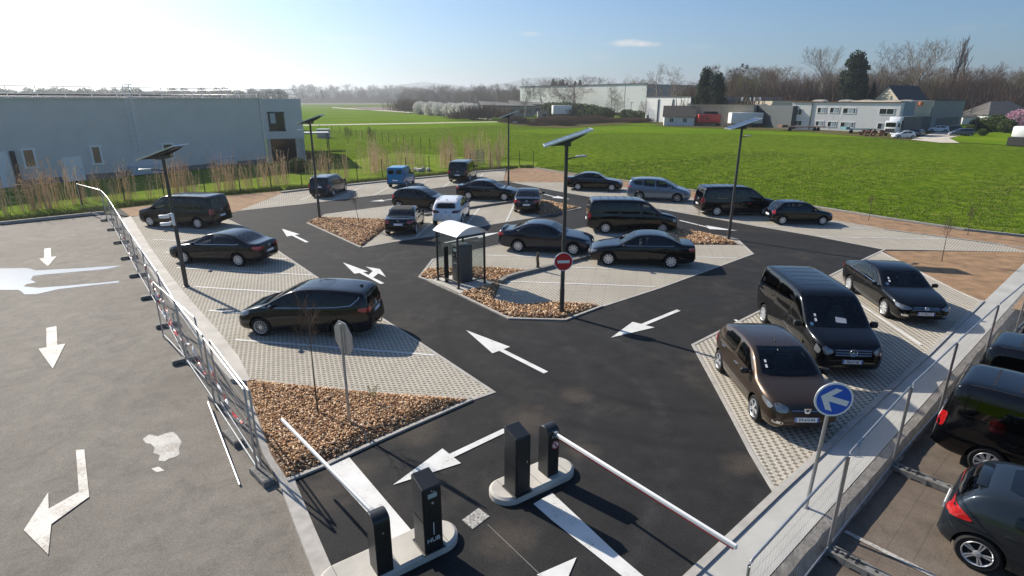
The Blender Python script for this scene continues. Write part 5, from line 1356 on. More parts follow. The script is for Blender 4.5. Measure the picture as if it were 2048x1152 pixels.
# the yard on the right
yd = math.atan2(walk_n.y, walk_n.x)
G2 = 'cars parked in the lower yard behind the wire fence'
place('hatch_dark', 'hatchback', 'car', 'slate_paint', 'dark slate hatchback with red tail lamp in the lower yard at the bottom right corner', None, (1945, 1136), 'R', G2, ZR, yd + R(3))
place('van', 'passenger_van', 'van', 'black_paint', 'black passenger van in the lower yard beside the slate hatchback', None, (1966, 952), 'R', G2, ZR, yd + R(3))
place('van', 'passenger_van', 'van', 'black_paint', 'second van in the lower yard, only its roof and red lamp showing', None, (2022, 852), 'R', G2, ZR, yd + R(2))
place('van', 'passenger_van', 'van', 'black_paint', 'farthest dark van in the lower yard, just a roof corner at the right edge', None, (2105, 765), 'R', G2, ZR, yd + R(2))
plate_text(FRONT_VAN, SPEC['van'], 'FB-613-BJ')
plate_text(sandero, SPEC['sandero'], 'EM-415-RA')
plate_text(FRONT_SALOON, SPEC['sedan'], 'EY-856-CZ')
# ------------------------------------------------------------------ street furniture
def panel_frame(mb, w, l, t, m_top, m_fr, mt):
    mb.add([mt @ Vector(p) for p in [(-w / 2, -l / 2, t), (w / 2, -l / 2, t), (w / 2, l / 2, t), (-w / 2, l / 2, t)]], [(0, 1, 2, 3)], m_top)
def lamp_post(px, py, arm, label, cams=False, sign=False, H=5.95, dark='dark_steel'):
    b = g(px, py)
    t = thing('solar_lamp_post', label, 'lamp post', b, 0, 'solar lamp posts of the car park')
    mb = MB()
    mb.lathe([(0.13, 0), (0.13, 0.03), (0.085, 0.04), (0.085, 0.9), (0.075, 1.0), (0.058, H - 0.02), (0.0, H - 0.02)], 14)
    mb.build('pole', MT[dark], t, 40)
    tilt = R(19)
    rot = Matrix.Translation((0.02, 0, H + 0.14)) @ Matrix.Rotation(-tilt, 4, 'Y')
    pb = MB()
    def bx(c, s, m):
        vs = [rot @ Vector((c[0] + a * s[0] / 2, c[1] + b_ * s[1] / 2, c[2] + d * s[2] / 2)) for d in (-1, 1) for b_ in (-1, 1) for a in (-1, 1)]
        pb.add(vs, [(0, 2, 3, 1), (4, 5, 7, 6), (0, 1, 5, 4), (2, 6, 7, 3), (0, 4, 6, 2), (1, 3, 7, 5)], m)
    L_, W_ = 1.62, 1.0
    bx((0, 0, 0), (L_ - .06, W_ - .06, 0.03), 0)
    for s in (-1, 1):
        bx((s * (L_ / 2 - .015), 0, 0), (.03, W_, .05), 1); bx((0, s * (W_ / 2 - .015), 0), (L_ - .06, .03, .05), 1)
    for k in range(1, 6): bx((-L_ / 2 + L_ * k / 6, 0, 0.0165), (.006, W_ - .07, .002), 1)
    for k in range(1, 4): bx((0, -W_ / 2 + W_ * k / 4, 0.0165), (L_ - .07, .006, .002), 1)
    pb.build('solar_panel', [MT['solar'], MT['alu']], t)
    br = MB()
    for y in (-.3, .3):
        vs = [rot @ Vector(p) for p in [(-.7, y, -.03), (.7, y, -.03), (.45, y, -.09), (-.2, y, -.17)]]
        vs2 = [rot @ Vector((p[0], p[1] + .03, p[2])) for p in [(-.7, y, -.03), (.7, y, -.03), (.45, y, -.09), (-.2, y, -.17)]]
        br.add(vs + vs2, [(0, 1, 2, 3), (7, 6, 5, 4), (0, 4, 5, 1), (1, 5, 6, 2), (2, 6, 7, 3), (3, 7, 4, 0)])
    br.box((0.0, 0, H - 0.05), (0.22, 0.66, 0.12)); br.box((0, 0, H + .03), (.12, .12, .12))
    br.build('bracket', MT[dark], t)
    z = H - 0.55; ux, uy = arm
    am = MB(); am.tube([(0, 0, z), (ux * .25, uy * .25, z + .03), (ux * .55, uy * .55, z + .05)], 0.022, 6)
    a_ = math.atan2(uy, ux)
    am.build('lamp_arm', MT[dark], t, 40)
    lb = MB(); lb.rbox((ux * .72, uy * .72, z + .06), (0.42, 0.17, 0.06), 0.02, a_); lb.build('lamp_head', MT['led'], t, 40)
    if cams:
        for zz, sgn in ((2.92, 1), (2.62, 1)):
            cb = MB()
            cb.rbox((-.30, -.12, zz - .02), (0.36, 0.13, 0.13), 0.03, R(18)); cb.box((-.10, -.05, zz + .05), (.14, .06, .06), R(18))
            cb.lathe([(.055, 0), (.06, .02), (.06, .14), (.001, .14)], 12, (-.05, -.03, zz - .05))
            cb.build('camera', MT['white'], t, 40)
        cb = MB(); cb.rbox((0, -.07, 2.78), (.10, .06, .5), .015); cb.build('camera_mount', MT['white'], t, 40)
    if sign:
        no_entry_sign(t)
    return t
def disc(mb, r, c, rz, m, th=0.006, n=40):
    """upright round plate facing -Y turned by rz"""
    vs = []
    for y in (-th / 2, th / 2):
        for k in range(n):
            a = 2 * PI * k / n
            vs.append(Vector(rotz((r * math.cos(a), y, r * math.sin(a)), rz)) + Vector(c))
    fs = [tuple(range(n)), tuple(range(n, 2 * n))[::-1]] + [(k, n + k, n + (k + 1) % n, (k + 1) % n) for k in range(n)]
    mb.add(vs, fs, m)
def flat_poly(mb, poly, c, rz, m, y=-0.004):
    vs = [Vector(rotz((x, y, z), rz)) + Vector(c) for x, z in poly]
    mb.add(vs, [tuple(range(len(vs)))], m)
def sign_plate(name, parent, c, rz, r, parts, back='alu'):
    """parts: (outline or radius, material key), laid 2 mm in front of each other"""
    mb = MB(); keys = [back]
    disc(mb, r, c, rz, 0, 0.02)
    off = -0.012
    for sh, key in parts:
        if key not in keys: keys.append(key)
        if isinstance(sh, (int, float)): sh = [(sh * math.cos(2 * PI * k / 40), sh * math.sin(2 * PI * k / 40)) for k in range(40)]
        flat_poly(mb, sh, c, rz, keys.index(key), off); off -= 0.002
    return mb.build(name, [MT[k] for k in keys], parent)
def no_entry_sign(post):
    bp = post.location
    t = thing('no_entry_sign', 'round red no entry sign with a white bar clamped to the nearest lamp post', 'road sign', (bp.x, bp.y, 1.98))
    a = math.atan2(0 - bp.x, bp.y) * -1
    c = (0.0, -0.125, 0)
    sign_plate('sign_plate', t, c, R(6), 0.325, [(0.325, 'white'), (0.30, 'red'), ([(-.21, -.05), (.21, -.05), (.21, .05), (-.21, .05)], 'white')])
    mb = MB()
    for z in (-.12, .12): mb.lathe([(.082, z - .02), (.092, z - .02), (.092, z + .02), (.082, z + .02)], 14); mb.box((0, -.10, z), (.05, .05, .03))
    mb.build('clamp', MT['steel'], t, 40)
lamp_post(1123, 629, (0.75, 0.65), 'nearest solar lamp post with the round no entry sign on the centre island', sign=True)
lamp_post(373, 573, (-0.9, -0.25), 'solar lamp post with two white security cameras in the left parking row', cams=True, H=5.2)
lamp_post(1457, 478, (0.75, 0.65), 'solar lamp post in the bark bed between the two right hand lanes')
lamp_post(640, 440, (-0.9, 0.25), 'solar lamp post at the tip of the triangular bark bed near the grey building')
lamp_post(1017, 378, (0.75, 0.65), 'farthest solar lamp post standing before the soil bed and the field')

# arrow sign on the walkway, leaning
b = g(1612, 1015, 0.02); top = g(1612, 1015, 0.02)
ph = 2.75
lean = Vector((at(1672, 757, b.y + 0.02).x - b.x, 0.02, 0))
t = thing('direction_sign', 'round blue sign with a white arrow to the left on a leaning steel post', 'road sign', b)
# the post leans a little to the right
tp = Vector((0.08, 0.0, 2.56))
mb = MB(); mb.lathe([(.06, 0), (.06, .01), (.034, .015)], 12); mb.tube([(0, 0, 0.0), tp], 0.032, 12); mb.build('post', MT['steel'], t, 40)
ar = R(150)
pl = [(-.235, 0), (-.02, .20), (.055, .125), (-.02, .05), (.25, .05), (.25, -.05), (-.02, -.05), (.055, -.125), (-.02, -.20)]
pl = [(-.24, 0), (-.06, .215), (.06, .215), (-.07, .052), (.255, .052), (.255, -.052), (-.07, -.052), (.06, -.215), (-.06, -.215)]
ca, sa = math.cos(R(-16)), math.sin(R(-16))
pl = [(x * ca - y * sa, x * sa + y * ca) for x, y in pl]
sign_plate('sign_plate', t, (tp.x - 0.0, -0.055, 2.30), R(-4), 0.325, [(0.325, 'white'), (0.292, 'blue'), (pl, 'white')])
mb = MB()
for z in (2.15, 2.45): mb.box((tp.x, -.04, z), (.1, .05, .04))
mb.build('clamp', MT['steel'], t)

# octagonal sign seen from its back edge
b = g(700, 850, 0.13)
t = thing('stop_sign', 'grey octagonal sign seen from behind on a galvanised post in the front bed', 'road sign', b)
mb = MB(); mb.tube([(0, 0, -0.1), (-0.0, 0, 2.5)], 0.03, 12); mb.build('post', MT['steel'], t, 40)
rz = R(-44)
mb = MB(); n = 8
oc = [(.40 * math.cos(PI / 8 + k * PI / 4), .40 * math.sin(PI / 8 + k * PI / 4)) for k in range(8)]
vs = [Vector(rotz((x, y, z), rz)) + Vector((0, 0, 2.16)) for y in (0.045, 0.058) for x, z in oc]
mb.add(vs, [tuple(range(8)), tuple(range(8, 16))[::-1]] + [(k, 8 + k, 8 + (k + 1) % 8, (k + 1) % 8) for k in range(8)], 0)
vs = [Vector(rotz((x * .94, 0.062, z * .94), rz)) + Vector((0, 0, 2.16)) for x, z in oc]
mb.add(vs, [tuple(range(8))[::-1]], 1)
mb.build('sign_plate', [MT['steel'], MT['red']], t)

# ------------------------------------------------------------------ pay shelter
pA, pB, pC = g(878, 562), g(917.5, 580), g(969.5, 567.5)
ux = (pC - pB); uy = (pA - pB)
SW, SD = 2.1 * 0.62, 1.5
wx, wy = ux.length, uy.length
ang = math.atan2(ux.y, ux.x)
SHH = 2.12
slab = P((855, 560), (918, 590), (990, 567), (925, 543))
mb = MB(); mb.prism([(p.x, p.y) for p in slab], 0.012, 0.05)
tag(mb.build('slab', MT['concrete']), kind='structure')
t = thing('pay_shelter', 'small black framed shelter with a curved white roof over the pay machine', 'shelter', (pB.x, pB.y, 0.05), ang)
dy = wy
for x, y in ((0, 0), (wx, 0), (0, dy), (wx, dy)):
    mb = MB(); mb.rbox((x, y, SHH / 2), (.07, .07, SHH), .008); mb.box((x, y, .006), (.14, .14, .012)); mb.build('post', MT['black_metal'], t, 40)
for y in (0, dy):
    mb = MB(); mb.box((wx / 2, y, SHH - .04), (wx - .07, .06, .08)); mb.build('roof_beam', MT['black_metal'], t)
    mb = MB(); mb.box((wx / 2, y, .22), (wx - .07, .04, .04)); mb.build('rail', MT['black_metal'], t)
for x in (0, wx):
    mb = MB(); mb.box((x, dy / 2, SHH - .04), (.06, dy - .07, .08)); mb.build('roof_beam', MT['black_metal'], t)
    mb = MB(); mb.box((x, dy / 2, .22), (.04, dy - .07, .04)); mb.build('rail', MT['black_metal'], t)
# barrel roof: arch across the width, axis along the depth
rb = MB(); n = 16; ov = 0.10; rise = 0.30
for (o_, th) in ((0, 0),):
    vs = []
    for k in range(n + 1):
        s = k / n; x = -ov + (wx + 2 * ov) * s
        z = SHH + 0.02 + rise * (1 - (2 * s - 1) ** 2)
        for y, zz in ((-ov, z), (dy + ov, z), (dy + ov, z - .025), (-ov, z - .025)): vs.append((x, y, zz))
    fs = [(k * 4 + j, (k + 1) * 4 + j, (k + 1) * 4 + (j + 1) % 4, k * 4 + (j + 1) % 4) for k in range(n) for j in range(4)] + [(0, 1, 2, 3), tuple(n * 4 + j for j in (3, 2, 1, 0))]
    rb.add(vs, [f[::-1] for f in fs])
rb.build('roof', MT['white_roof'], t, 40)
gb = MB()
for y in (0.0, dy):
    pts = [(wx * k / n, SHH + 0.0 + rise * 0.96 * (1 - (2 * k / n - 1) ** 2)) for k in range(n + 1)]
    vs = [(x, y - .01, z) for x, z in pts] + [(x, y + .01, z) for x, z in pts]
    fs = [tuple(range(n + 1)), tuple(range(n + 1, 2 * n + 2))[::-1]]
    gb.add(vs, fs)
gb.build('gable_panel', MT['white_roof'], t)
m, nt, b_, N, L = nodes('clear_glazing')
b_.inputs['Base Color'].default_value = (0.75, 0.8, 0.8, 1); b_.inputs['Roughness'].default_value = 0.02; b_.inputs['Transmission Weight'].default_value = 1.0; b_.inputs['IOR'].default_value = 1.05
tr = N.new('ShaderNodeBsdfTransparent'); tr.inputs[0].default_value = (0.80, 0.84, 0.84, 1)
gl = N.new('ShaderNodeBsdfGlossy'); gl.inputs['Roughness'].default_value = 0.02; gl.inputs[0].default_value = (0.9, 0.95, 1, 1)
mx = N.new('ShaderNodeMixShader'); mx.inputs[0].default_value = 0.10
L.new(tr.outputs[0], mx.inputs[1]); L.new(gl.outputs[0], mx.inputs[2]); L.new(mx.outputs[0], nt.nodes['Material Output'].inputs[0])
MT['clear'] = m
for c, s in (((wx / 2, dy, 1.17), (wx - .1, .01, 1.8)), ((wx, dy / 2, 1.17), (.01, dy - .1, 1.8))):
    mb = MB(); mb.box(c, s); mb.build('glass_panel', MT['clear'], t)
# pay machine
mcx, mcy = wx * 0.60, dy * 0.56
t2 = thing('pay_machine', 'grey upright pay machine standing under the shelter roof', 'pay machine', Vector((pB.x, pB.y, 0.05)) + Vector(rotz((mcx, mcy, 0), ang)), ang)
mb = MB(); mb.rbox((0, 0, .80), (.62, .62, 1.50), .02); mb.rbox((0, 0, .03), (.56, .56, .08), .01)
mb.build('cabinet', MT['machine'], t2, 40)
mb = MB(); mb.rbox((-.316, 0, 1.25), (.02, .42, .5), .006); mb.build('front_panel', MT['cabinet'], t2)
mb = MB(); mb.box((-.33, .02, 1.35), (.012, .2, .12)); mb.build('screen', MT['blind'], t2)
mb = MB(); mb.box((-.33, -.12, 1.15), (.012, .06, .16)); mb.box((-.33, .1, 1.12), (.012, .05, .05)); mb.box((-.32, .02, .78), (.02, .25, .02)); mb.box((-.32, -.1, .68), (.02, .03, .16)); mb.build('slot', MT['alu'], t2)
ip = Vector((pB.x, pB.y, 0.05)) + Vector(rotz((wx * .12, dy * .72, 0), ang))
t3 = thing('information_stand', 'narrow black information stele beside the pay machine under the shelter', 'stele', ip, ang + R(20))
mb = MB(); mb.rbox((0, 0, .82), (.24, .06, 1.36), .01); mb.box((0, 0, .07), (.2, .05, .14)); mb.build('board', MT['black_metal'], t3)

# thin stump of a guard post on the centre kerb
b = g(1075, 541)
t = thing('wooden_post', 'short weathered wooden post standing upright beside the centre kerb', 'post', b)
mb = MB(); mb.tube([(0, 0, 0), (.015, 0, .3), (-.01, .01, .55), (.01, 0, .82)], [.075, .07, .066, .05], 8); mb.build('log', pbr('weathered_wood', (.10, .075, .05), .95, noise=.5, nscale=12, bump=.8, bscale=30), t, 50)

# ------------------------------------------------------------------ barrier islands
def island(pts, name_label):
    """rounded concrete island as long as the two end points, 0.15 m high"""
    a, b = g(*pts[0]), g(*pts[1])
    return a, b
ISL_DIR = (g(1125, 925) - g(1000, 1000)); ISL_DIR.normalize()
def barrier_island(ca, cb, w, label):
    L_ = (cb - ca).length; a_ = math.atan2((cb - ca).y, (cb - ca).x)
    t = thing('barrier_island', label, 'traffic island', ca, a_)
    out = []; r = w / 2
    def outline(r, L0, L1):
        o = []
        for k in range(13): o.append((L1 - r + r * math.cos(-PI / 2 + PI * k / 12), r * math.sin(-PI / 2 + PI * k / 12)))
        for k in range(13): o.append((L0 + r + r * math.cos(PI / 2 + PI * k / 12), r * math.sin(PI / 2 + PI * k / 12)))
        return o
    o1, o2, o3 = outline(r, 0, L_), outline(r, 0, L_), outline(r - .05, .05, L_ - .05)
    n = len(o1); mb = MB()
    vs = [(x, y, 0.0) for x, y in o1] + [(x, y, .11) for x, y in o2] + [(x, y, .15) for x, y in o3]
    fs = [(k, (k + 1) % n, n + (k + 1) % n, n + k) for k in range(n)] + [(n + k, n + (k + 1) % n, 2 * n + (k + 1) % n, 2 * n + k) for k in range(n)] + [tuple(range(2 * n, 3 * n))]
    mb.add(vs, fs)
    mb.build('kerb_body', MT['concrete'], t, 35)
    jb = MB()
    for x in (0.3, L_ - 0.3, L_ * .5): jb.box((x, 0, .1515), (.012, w - .12, .003))
    jb.build('joint', MT['kerb_dark'], t)
    return t, a_
islB, aB = barrier_island(g(984, 1001), g(1139, 932), 0.72, 'concrete kerb island carrying the terminal and the barrier with the outstretched right arm')
islA, aA = barrier_island(g(640, 1190), g(910, 1062), 0.72, 'concrete kerb island at the bottom edge carrying the ticket terminal and the left barrier')
def local(base, a_, x, y, z=0.15):
    return Vector(base) + Vector(rotz((x, y, 0), a_)) + Vector((0, 0, z))
def terminal(loc, a_, label, txt=False, turn=0.0):
    """upright cabinet with a sloping top; its face looks along local -Y"""
    t = thing('ticket_terminal', label, 'ticket terminal', loc, a_ + turn)
    bm = bmesh.new(); w, d, h = 0.34, 0.40, 1.34
    vs = [bm.verts.new(p) for p in [(-w/2, -d/2, 0), (w/2, -d/2, 0), (w/2, d/2, 0), (-w/2, d/2, 0), (-w/2, -d/2, h - .10), (w/2, -d/2, h - .10), (w/2, d/2, h), (-w/2, d/2, h)]]
    for f in [(0, 3, 2, 1), (4, 5, 6, 7), (0, 1, 5, 4), (1, 2, 6, 5), (2, 3, 7, 6), (3, 0, 4, 7)]: bm.faces.new([vs[i] for i in f])
    bmesh.ops.bevel(bm, geom=list(bm.edges), offset=.02, segments=2, affect='EDGES', profile=.5)
    me = bpy.data.meshes.new('cabinet'); bm.to_mesh(me); bm.free(); me.materials.append(MT['cabinet'])
    obj('cabinet', me, t)
    y = -d / 2
    mb = MB(); mb.box((w / 2 + .001, 0, .62), (.006, d - .06, .008)); mb.box((-w / 2 - .001, 0, .62), (.006, d - .06, .008)); mb.box((w / 2 + .002, .1, .9), (.008, .02, .06)); mb.box((w / 2 + .002, .1, .3), (.008, .02, .06)); mb.build('panel_seam', MT['well'], t)
    mb = MB(); mb.rbox((0, 0, .012), (w + .06, d + .06, .024), .006); mb.build('base_plate', MT['black_metal'], t)
    mb = MB(); mb.rbox((0, y - .004, .66), (.29, .012, 1.10), .005); mb.build('face_plate', MT['black'], t)
    if txt:
        mb = MB(); mb.rbox((0, y - .014, 1.10), (.16, .012, .085), .004); mb.build('display', MT['blind'], t)
        mb = MB(); mb.box((-.01, y - .012, 1.19), (.02, .006, .02)); mb.box((.03, y - .012, 1.165), (.03, .006, .018)); mb.lathe([(.001, -.01), (.022, -.01), (.022, 0)], 12, (0, y - .008, .96), 'Y'); mb.build('button', MT['alu'], t)
        mb = MB(); mb.rbox((0, y - .012, .76), (.13, .014, .16), .004); mb.box((0, y - .012, .62), (.14, .01, .012)); mb.build('card_reader', MT['black_metal'], t)
        mb = MB(); mb.box((.0, y - .013, .46), (.012, .006, .24)); mb.build('slot', MT['white'], t)
        text_mesh('lettering', 'HUB', 0.115, MT['white'], t, (-0.01, y - .0125, .245), (R(90), 0, 0), 1.05)
    else:
        mb = MB(); mb.box((.08, y - .011, .7), (.02, .006, .05)); mb.build('lock', MT['alu'], t)
    return t
def barrier(loc, a_, label, arm_dir, arm_len, sign=False, tail=False, armz=0.95):
    """barrier housing with a rounded cap and its arm; arm_dir is a world angle"""
    t = thing('barrier_gate', label, 'barrier', loc, a_)
    w, d, h = 0.27, 0.32, 1.08
    prof = [(-d/2, 0), (d/2, 0), (d/2, h - .12)] + [(d/2 * math.cos(PI * k / 12), h - .12 + .12 * math.sin(PI * k / 12)) for k in range(1, 12)] + [(-d/2, h - .12)]
    mb = MB(); n = len(prof)
    vs = [(-w/2, y, z) for y, z in prof] + [(w/2, y, z) for y, z in prof]
    mb.add(vs, [tuple(range(n))[::-1], tuple(range(n, 2 * n))] + [(k, (k + 1) % n, n + (k + 1) % n, n + k) for k in range(n)])
    o = mb.build('housing', MT['cabinet'], t, 35)
    bv = o.modifiers.new('bevel', 'BEVEL'); bv.width = .01; bv.segments = 2; bv.limit_method = 'ANGLE'
    mb = MB(); mb.rbox((0, -d/2 - .003, .5), (.21, .01, .82), .004); mb.build('door', MT['black'], t)
    mb = MB(); mb.lathe([(.001, -.012), (.015, -.01), (.015, 0)], 10, (0.0, -d/2 - .008, .78), 'Y'); mb.build('lock', MT['alu'], t)
    if sign:
        mb = MB(); c = (0.03, -d/2 - .012, .70); keys = ['white', 'white', 'red', 'white', 'black', 'red']
        disc(mb, .085, c, 0, 0, .006)
        ring = [(.085 * math.cos(2 * PI * k / 30), .085 * math.sin(2 * PI * k / 30)) for k in range(30)]
        flat_poly(mb, ring, c, 0, 2, -.005); flat_poly(mb, [(x * .78, y * .78) for x, y in ring], c, 0, 1, -.007)
        fig = [(-.008, .03), (.012, .03), (.02, -.005), (.035, -.05), (.02, -.052), (.004, -.015), (-.02, -.052), (-.034, -.045), (-.012, -.005)]
        flat_poly(mb, fig, c, 0, 4, -.009); flat_poly(mb, [(.013 * math.cos(2 * PI * k / 10) + .004, .013 * math.sin(2 * PI * k / 10) + .046) for k in range(10)], c, 0, 4, -.009)
        flat_poly(mb, [(-.058, .046), (-.046, .058), (.058, -.046), (.046, -.058)][::-1], c, 0, 5, -.011)
        mb.build('prohibition_sticker', [MT[k] for k in keys], t)
        mb = MB(); mb.box((0.02, -d/2 - .010, .90), (.15, .006, .045)); mb.build('name_plate', MT['led'], t)
    A = arm_dir - a_; u = Vector((math.cos(A), math.sin(A), 0)); nn = Vector((-u.y, u.x, 0))
    side = u * 0.0
    st = Vector((0, 0, armz)) + u * (w / 2 + .03)
    mb = MB(); mb.box(st + u * .0, (.12, .08, .11), A); mb.build('arm_bracket', MT['steel'], t)
    mb = MB()
    mid = st + u * (arm_len / 2 + .05)
    mb.rbox(mid, (arm_len, .05, .085), .02, A, 0, 3)
    if tail:
        mb.box(mid + Vector((0, 0, -.06)), (arm_len - .1, .012, .03), A, 1)
    mb.build('arm', [MT['white'], MT['red']], t, 40)
    return t
# middle island: blank terminal and the barrier whose arm closes the lane to the right
locT = g(1034, 978, .15); locBr = g(1096, 943, .15)
terminal(locT, aB, 'plain black terminal cabinet with a sloping top on the middle island', False, R(0))
tip = at(1466, 1090, 9.0)
tb_ = g(1466, 1090, 1.1)
d = tb_ - locBr; d.z = 0
barrier(locBr, aB, 'black barrier housing with a prohibition sticker and a white arm with red edge', math.atan2(d.y, d.x), d.length - .15, True, True)
locH = g(858, 1087, .15); locL = g(764, 1134, .15)
terminal(locH, aA, 'black ticket terminal with display and white lettering nearest the camera', True)
tl = g(568, 843, 1.1); d = tl - locL; d.z = 0
barrier(locL, aA, 'black barrier housing at the bottom edge, white arm reaching over the bark bed', math.atan2(d.y, d.x), d.length - .1, False, False)

# ------------------------------------------------------------------ temporary wire fence panels
MT['wire'] = pbr('dull_wire', (.30, .30, .30), .7)
def fence_panel(a, b, label, group, h=1.85, z=0.0, z2=None, mesh=True, lift=0.12, name='site_fence', lean=0.0):
    """tube frame with a wire mesh standing from a to b"""
    a = Vector((a.x, a.y, z)); b = Vector((b.x, b.y, z if z2 is None else z2))
    L_ = (b - a).length; ang = math.atan2((b - a).y, (b - a).x)
    t = thing(name, label, 'fence panel', a, ang, group)
    if lean: t.rotation_euler = (lean, 0, ang)
    dz = (b.z - a.z) / L_
    mb = MB(); r = .021
    def pt(x, zz): return (x, 0, lift + zz + dz * x)
    mb.tube([pt(.05, -lift + .02), pt(.05, h - .06), pt(.08, h - .02), pt(.14, h), pt(L_ - .14, h), pt(L_ - .08, h - .02), pt(L_ - .05, h - .06), (L_ - .05, 0, .02 + dz * L_)], r, 8)
    mb.tube([pt(.05, .05), pt(L_ - .05, .05)], r * .8, 6); 
    mb.build('frame', MT['steel'], t, 40)
    if mesh:
        mw = MB(); n = int(L_ / .11)
        for k in range(1, n):
            x = .05 + (L_ - .1) * k / n
            mw.tube([pt(x, .05), pt(x, h)], .0013, 3, caps=False)
        for k in range(1, 7):
            zz = .05 + (h - .05) * k / 7
            mw.tube([pt(.05, zz), pt(L_ - .05, zz)], .0015, 3, caps=False)
        mw.build('wire_mesh', MT['wire'], t)
    return t
FT = [None]
def fence_foot(p, ang, label, group, z=0.0, m='concrete'):
    if FT[0] is None:
        bm = bmesh.new(); mb = MB()
        prof = [(-.36, 0), (-.28, 0), (-.26, .045), (-.10, .045), (-.08, 0), (.08, 0), (.10, .045), (.26, .045), (.28, 0), (.36, 0), (.35, .12), (.30, .14), (-.30, .14), (-.35, .12)]
        vs = [(x, -.115, zz) for x, zz in prof] + [(x, .115, zz) for x, zz in prof]; n = len(prof)
        mb.add(vs, [tuple(range(n)), tuple(range(n, 2 * n))[::-1]] + [(k, n + k, n + (k + 1) % n, (k + 1) % n) for k in range(n)])
        for x in (-.24, -.08, .08, .24): mb.lathe([(.03, .1415), (.001, .1415)], 8, (x, 0, 0), 'Z', 1)
        for x in (-.16, .0, .16): mb.box((x, 0, .1405), (.05, .15, .003), 0, 1)
        FT[0] = mb.build('fence_block', [MT['foot'], MT['black']])
        o = FT[0]
    else:
        o = FT[0].copy(); COL.objects.link(o)
    o.location = (p.x, p.y, z); o.rotation_euler = (0, 0, ang)
    return tag(o, label, 'fence foot', group)
MT['foot'] = pbr('grey_fence_foot', (.17, .165, .155), .9, noise=.25, nscale=8)
GF, GFF = 'wire panels of the left site fence', 'blocks holding up the left site fence'
line1 = [g(x + 11, y - 5, ZL) for x, y in ((194, 432), (210.5, 441), (219, 463), (231, 487), (245, 518), (262.5, 554), (287, 598))]
line1 = [g(165, 424, ZL)] + [g(215, 441.5, ZL), g(229, 460, ZL), g(243, 486, ZL), g(259, 517, ZL), g(278, 552, ZL), g(303, 596, ZL), g(336, 652, ZL), g(372, 723, ZL)]
names = ['stretch meeting the grass verge', 'second stretch from the far end', 'third stretch from the far end', 'middle stretch beside the black saloon', 'stretch opposite the lamp post with cameras', 'stretch before the overlapping panels', 'stretch beside the black people carrier', 'nearest upright stretch of the straight run']
for i in range(8):
    fence_panel(line1[i], line1[i + 1], 'left wire fence panel, ' + names[i], GF, 1.8, ZL)
for i in range(1, 9):
    d_ = (line1[min(i + 1, 8)] - line1[i - 1]); ang = math.atan2(d_.y, d_.x) + PI / 2
    fence_foot(line1[i], ang, 'grey slotted fence block under the left fence, at the ' + ['far kerb', 'second post', 'third post', 'fourth post', 'fifth post', 'sixth post', 'overlap of two panels', 'last post of the straight run'][i - 1], GFF, ZL)
# the disorderly near end: an overlapping panel, two doubled panels at the bark bed
fence_panel(g(327, 676, ZL), g(415, 770, ZL), 'left wire fence panel standing doubled outside the straight run', GF, 1.8, ZL)
q0, q1 = g(430, 815, ZL), g(517, 950, ZL)
fence_panel(q0, q1, 'left wire fence panel beside the bark bed, at the near end', GF, 1.8, ZL)
fence_panel(g(441, 812, ZL), g(525, 944, ZL), 'second doubled wire panel close behind the near end panel', GF, 1.72, ZL)
fence_panel(g(374, 728, ZL), g(432, 815, ZL), 'left wire fence panel joining the straight run to the bark bed', GF, 1.8, ZL)
for px, lab in (((436, 806), 'grey slotted fence block at the bend of the left fence'), ((468, 880), 'grey slotted fence block lying free beside the near fence panel'), ((525, 957), 'grey slotted fence block nearest the camera at the end of the left fence')):
    fence_foot(g(*px, ZL), math.atan2((q1 - q0).y, (q1 - q0).x) + R(6), lab, GFF, ZL)
# loose tube leaning out over the old asphalt
mb = MB(); a, b = g(418, 815, ZL), g(480, 972, ZL)
mb.tube([Vector((a.x, a.y, ZL + .16)), Vector((b.x, b.y, ZL + .03))], .02, 8)
tag(mb.build('loose_tube', MT['steel'], None, 40), 'loose steel fence tube lying on the old asphalt beside the near panels', 'tube')
# red and white warning tape
def tape(pts, label):
    pts = [Vector(p) for p in pts]; mb = MB(); seg = 0
    rnd = random.Random(len(label))
    for i in range(len(pts) - 1):
        n = max(2, int((pts[i + 1] - pts[i]).length / .10)); prev = None
        d = (pts[i + 1] - pts[i]).normalized()
        for k in range(n + 1):
            s = k / n; p = pts[i].lerp(pts[i + 1], s) + Vector((0, 0, -.12 * math.sin(PI * s) + rnd.uniform(-.015, .015)))
            tw = seg * 0.5 + rnd.uniform(-.3, .3); w = Vector((-d.y * math.sin(tw), d.x * math.sin(tw), math.cos(tw))) * .026
            cur = (p + w, p - w)
            if prev: mb.add([prev[0], prev[1], cur[1], cur[0]], [(0, 1, 2, 3)], (seg // 4) % 2)
            prev = cur; seg += 1
    return tag(mb.build('warning_tape', [MT['white'], MT['red']]), label, 'warning tape', 'red and white tape on the left fence')
def on(i, s, z): return line1[i].lerp(line1[i + 1], s) + Vector((0, -.02, z))
tape([on(3, .2, .6), on(3, .9, 1.0), on(4, .3, .35), on(4, .7, .6)], 'red and white tape tangled on the fence opposite the black saloon')
tape([on(6, .0, 1.5), on(6, .5, .9), on(7, .1, 1.0), on(7, .6, .5), on(7, .9, .9)], 'red and white tape hanging across the fence beside the people carrier')
tape([g(327, 676, ZL) + Vector((0, 0, 1.6)), g(352, 704, ZL) + Vector((0, 0, .8)), g(395, 750, ZL) + Vector((0, 0, .9)), g(418, 790, ZL) + Vector((0, 0, .6))], 'red and white tape knotted along the doubled fence panel')
tape([g(432, 815, ZL) + Vector((0, 0, 1.3)), g(460, 860, ZL) + Vector((0, 0, .9)), g(490, 905, ZL) + Vector((0, 0, .8)), g(516, 948, ZL) + Vector((0, 0, 1.35))], 'red and white tape strung low on the panels beside the bark bed')

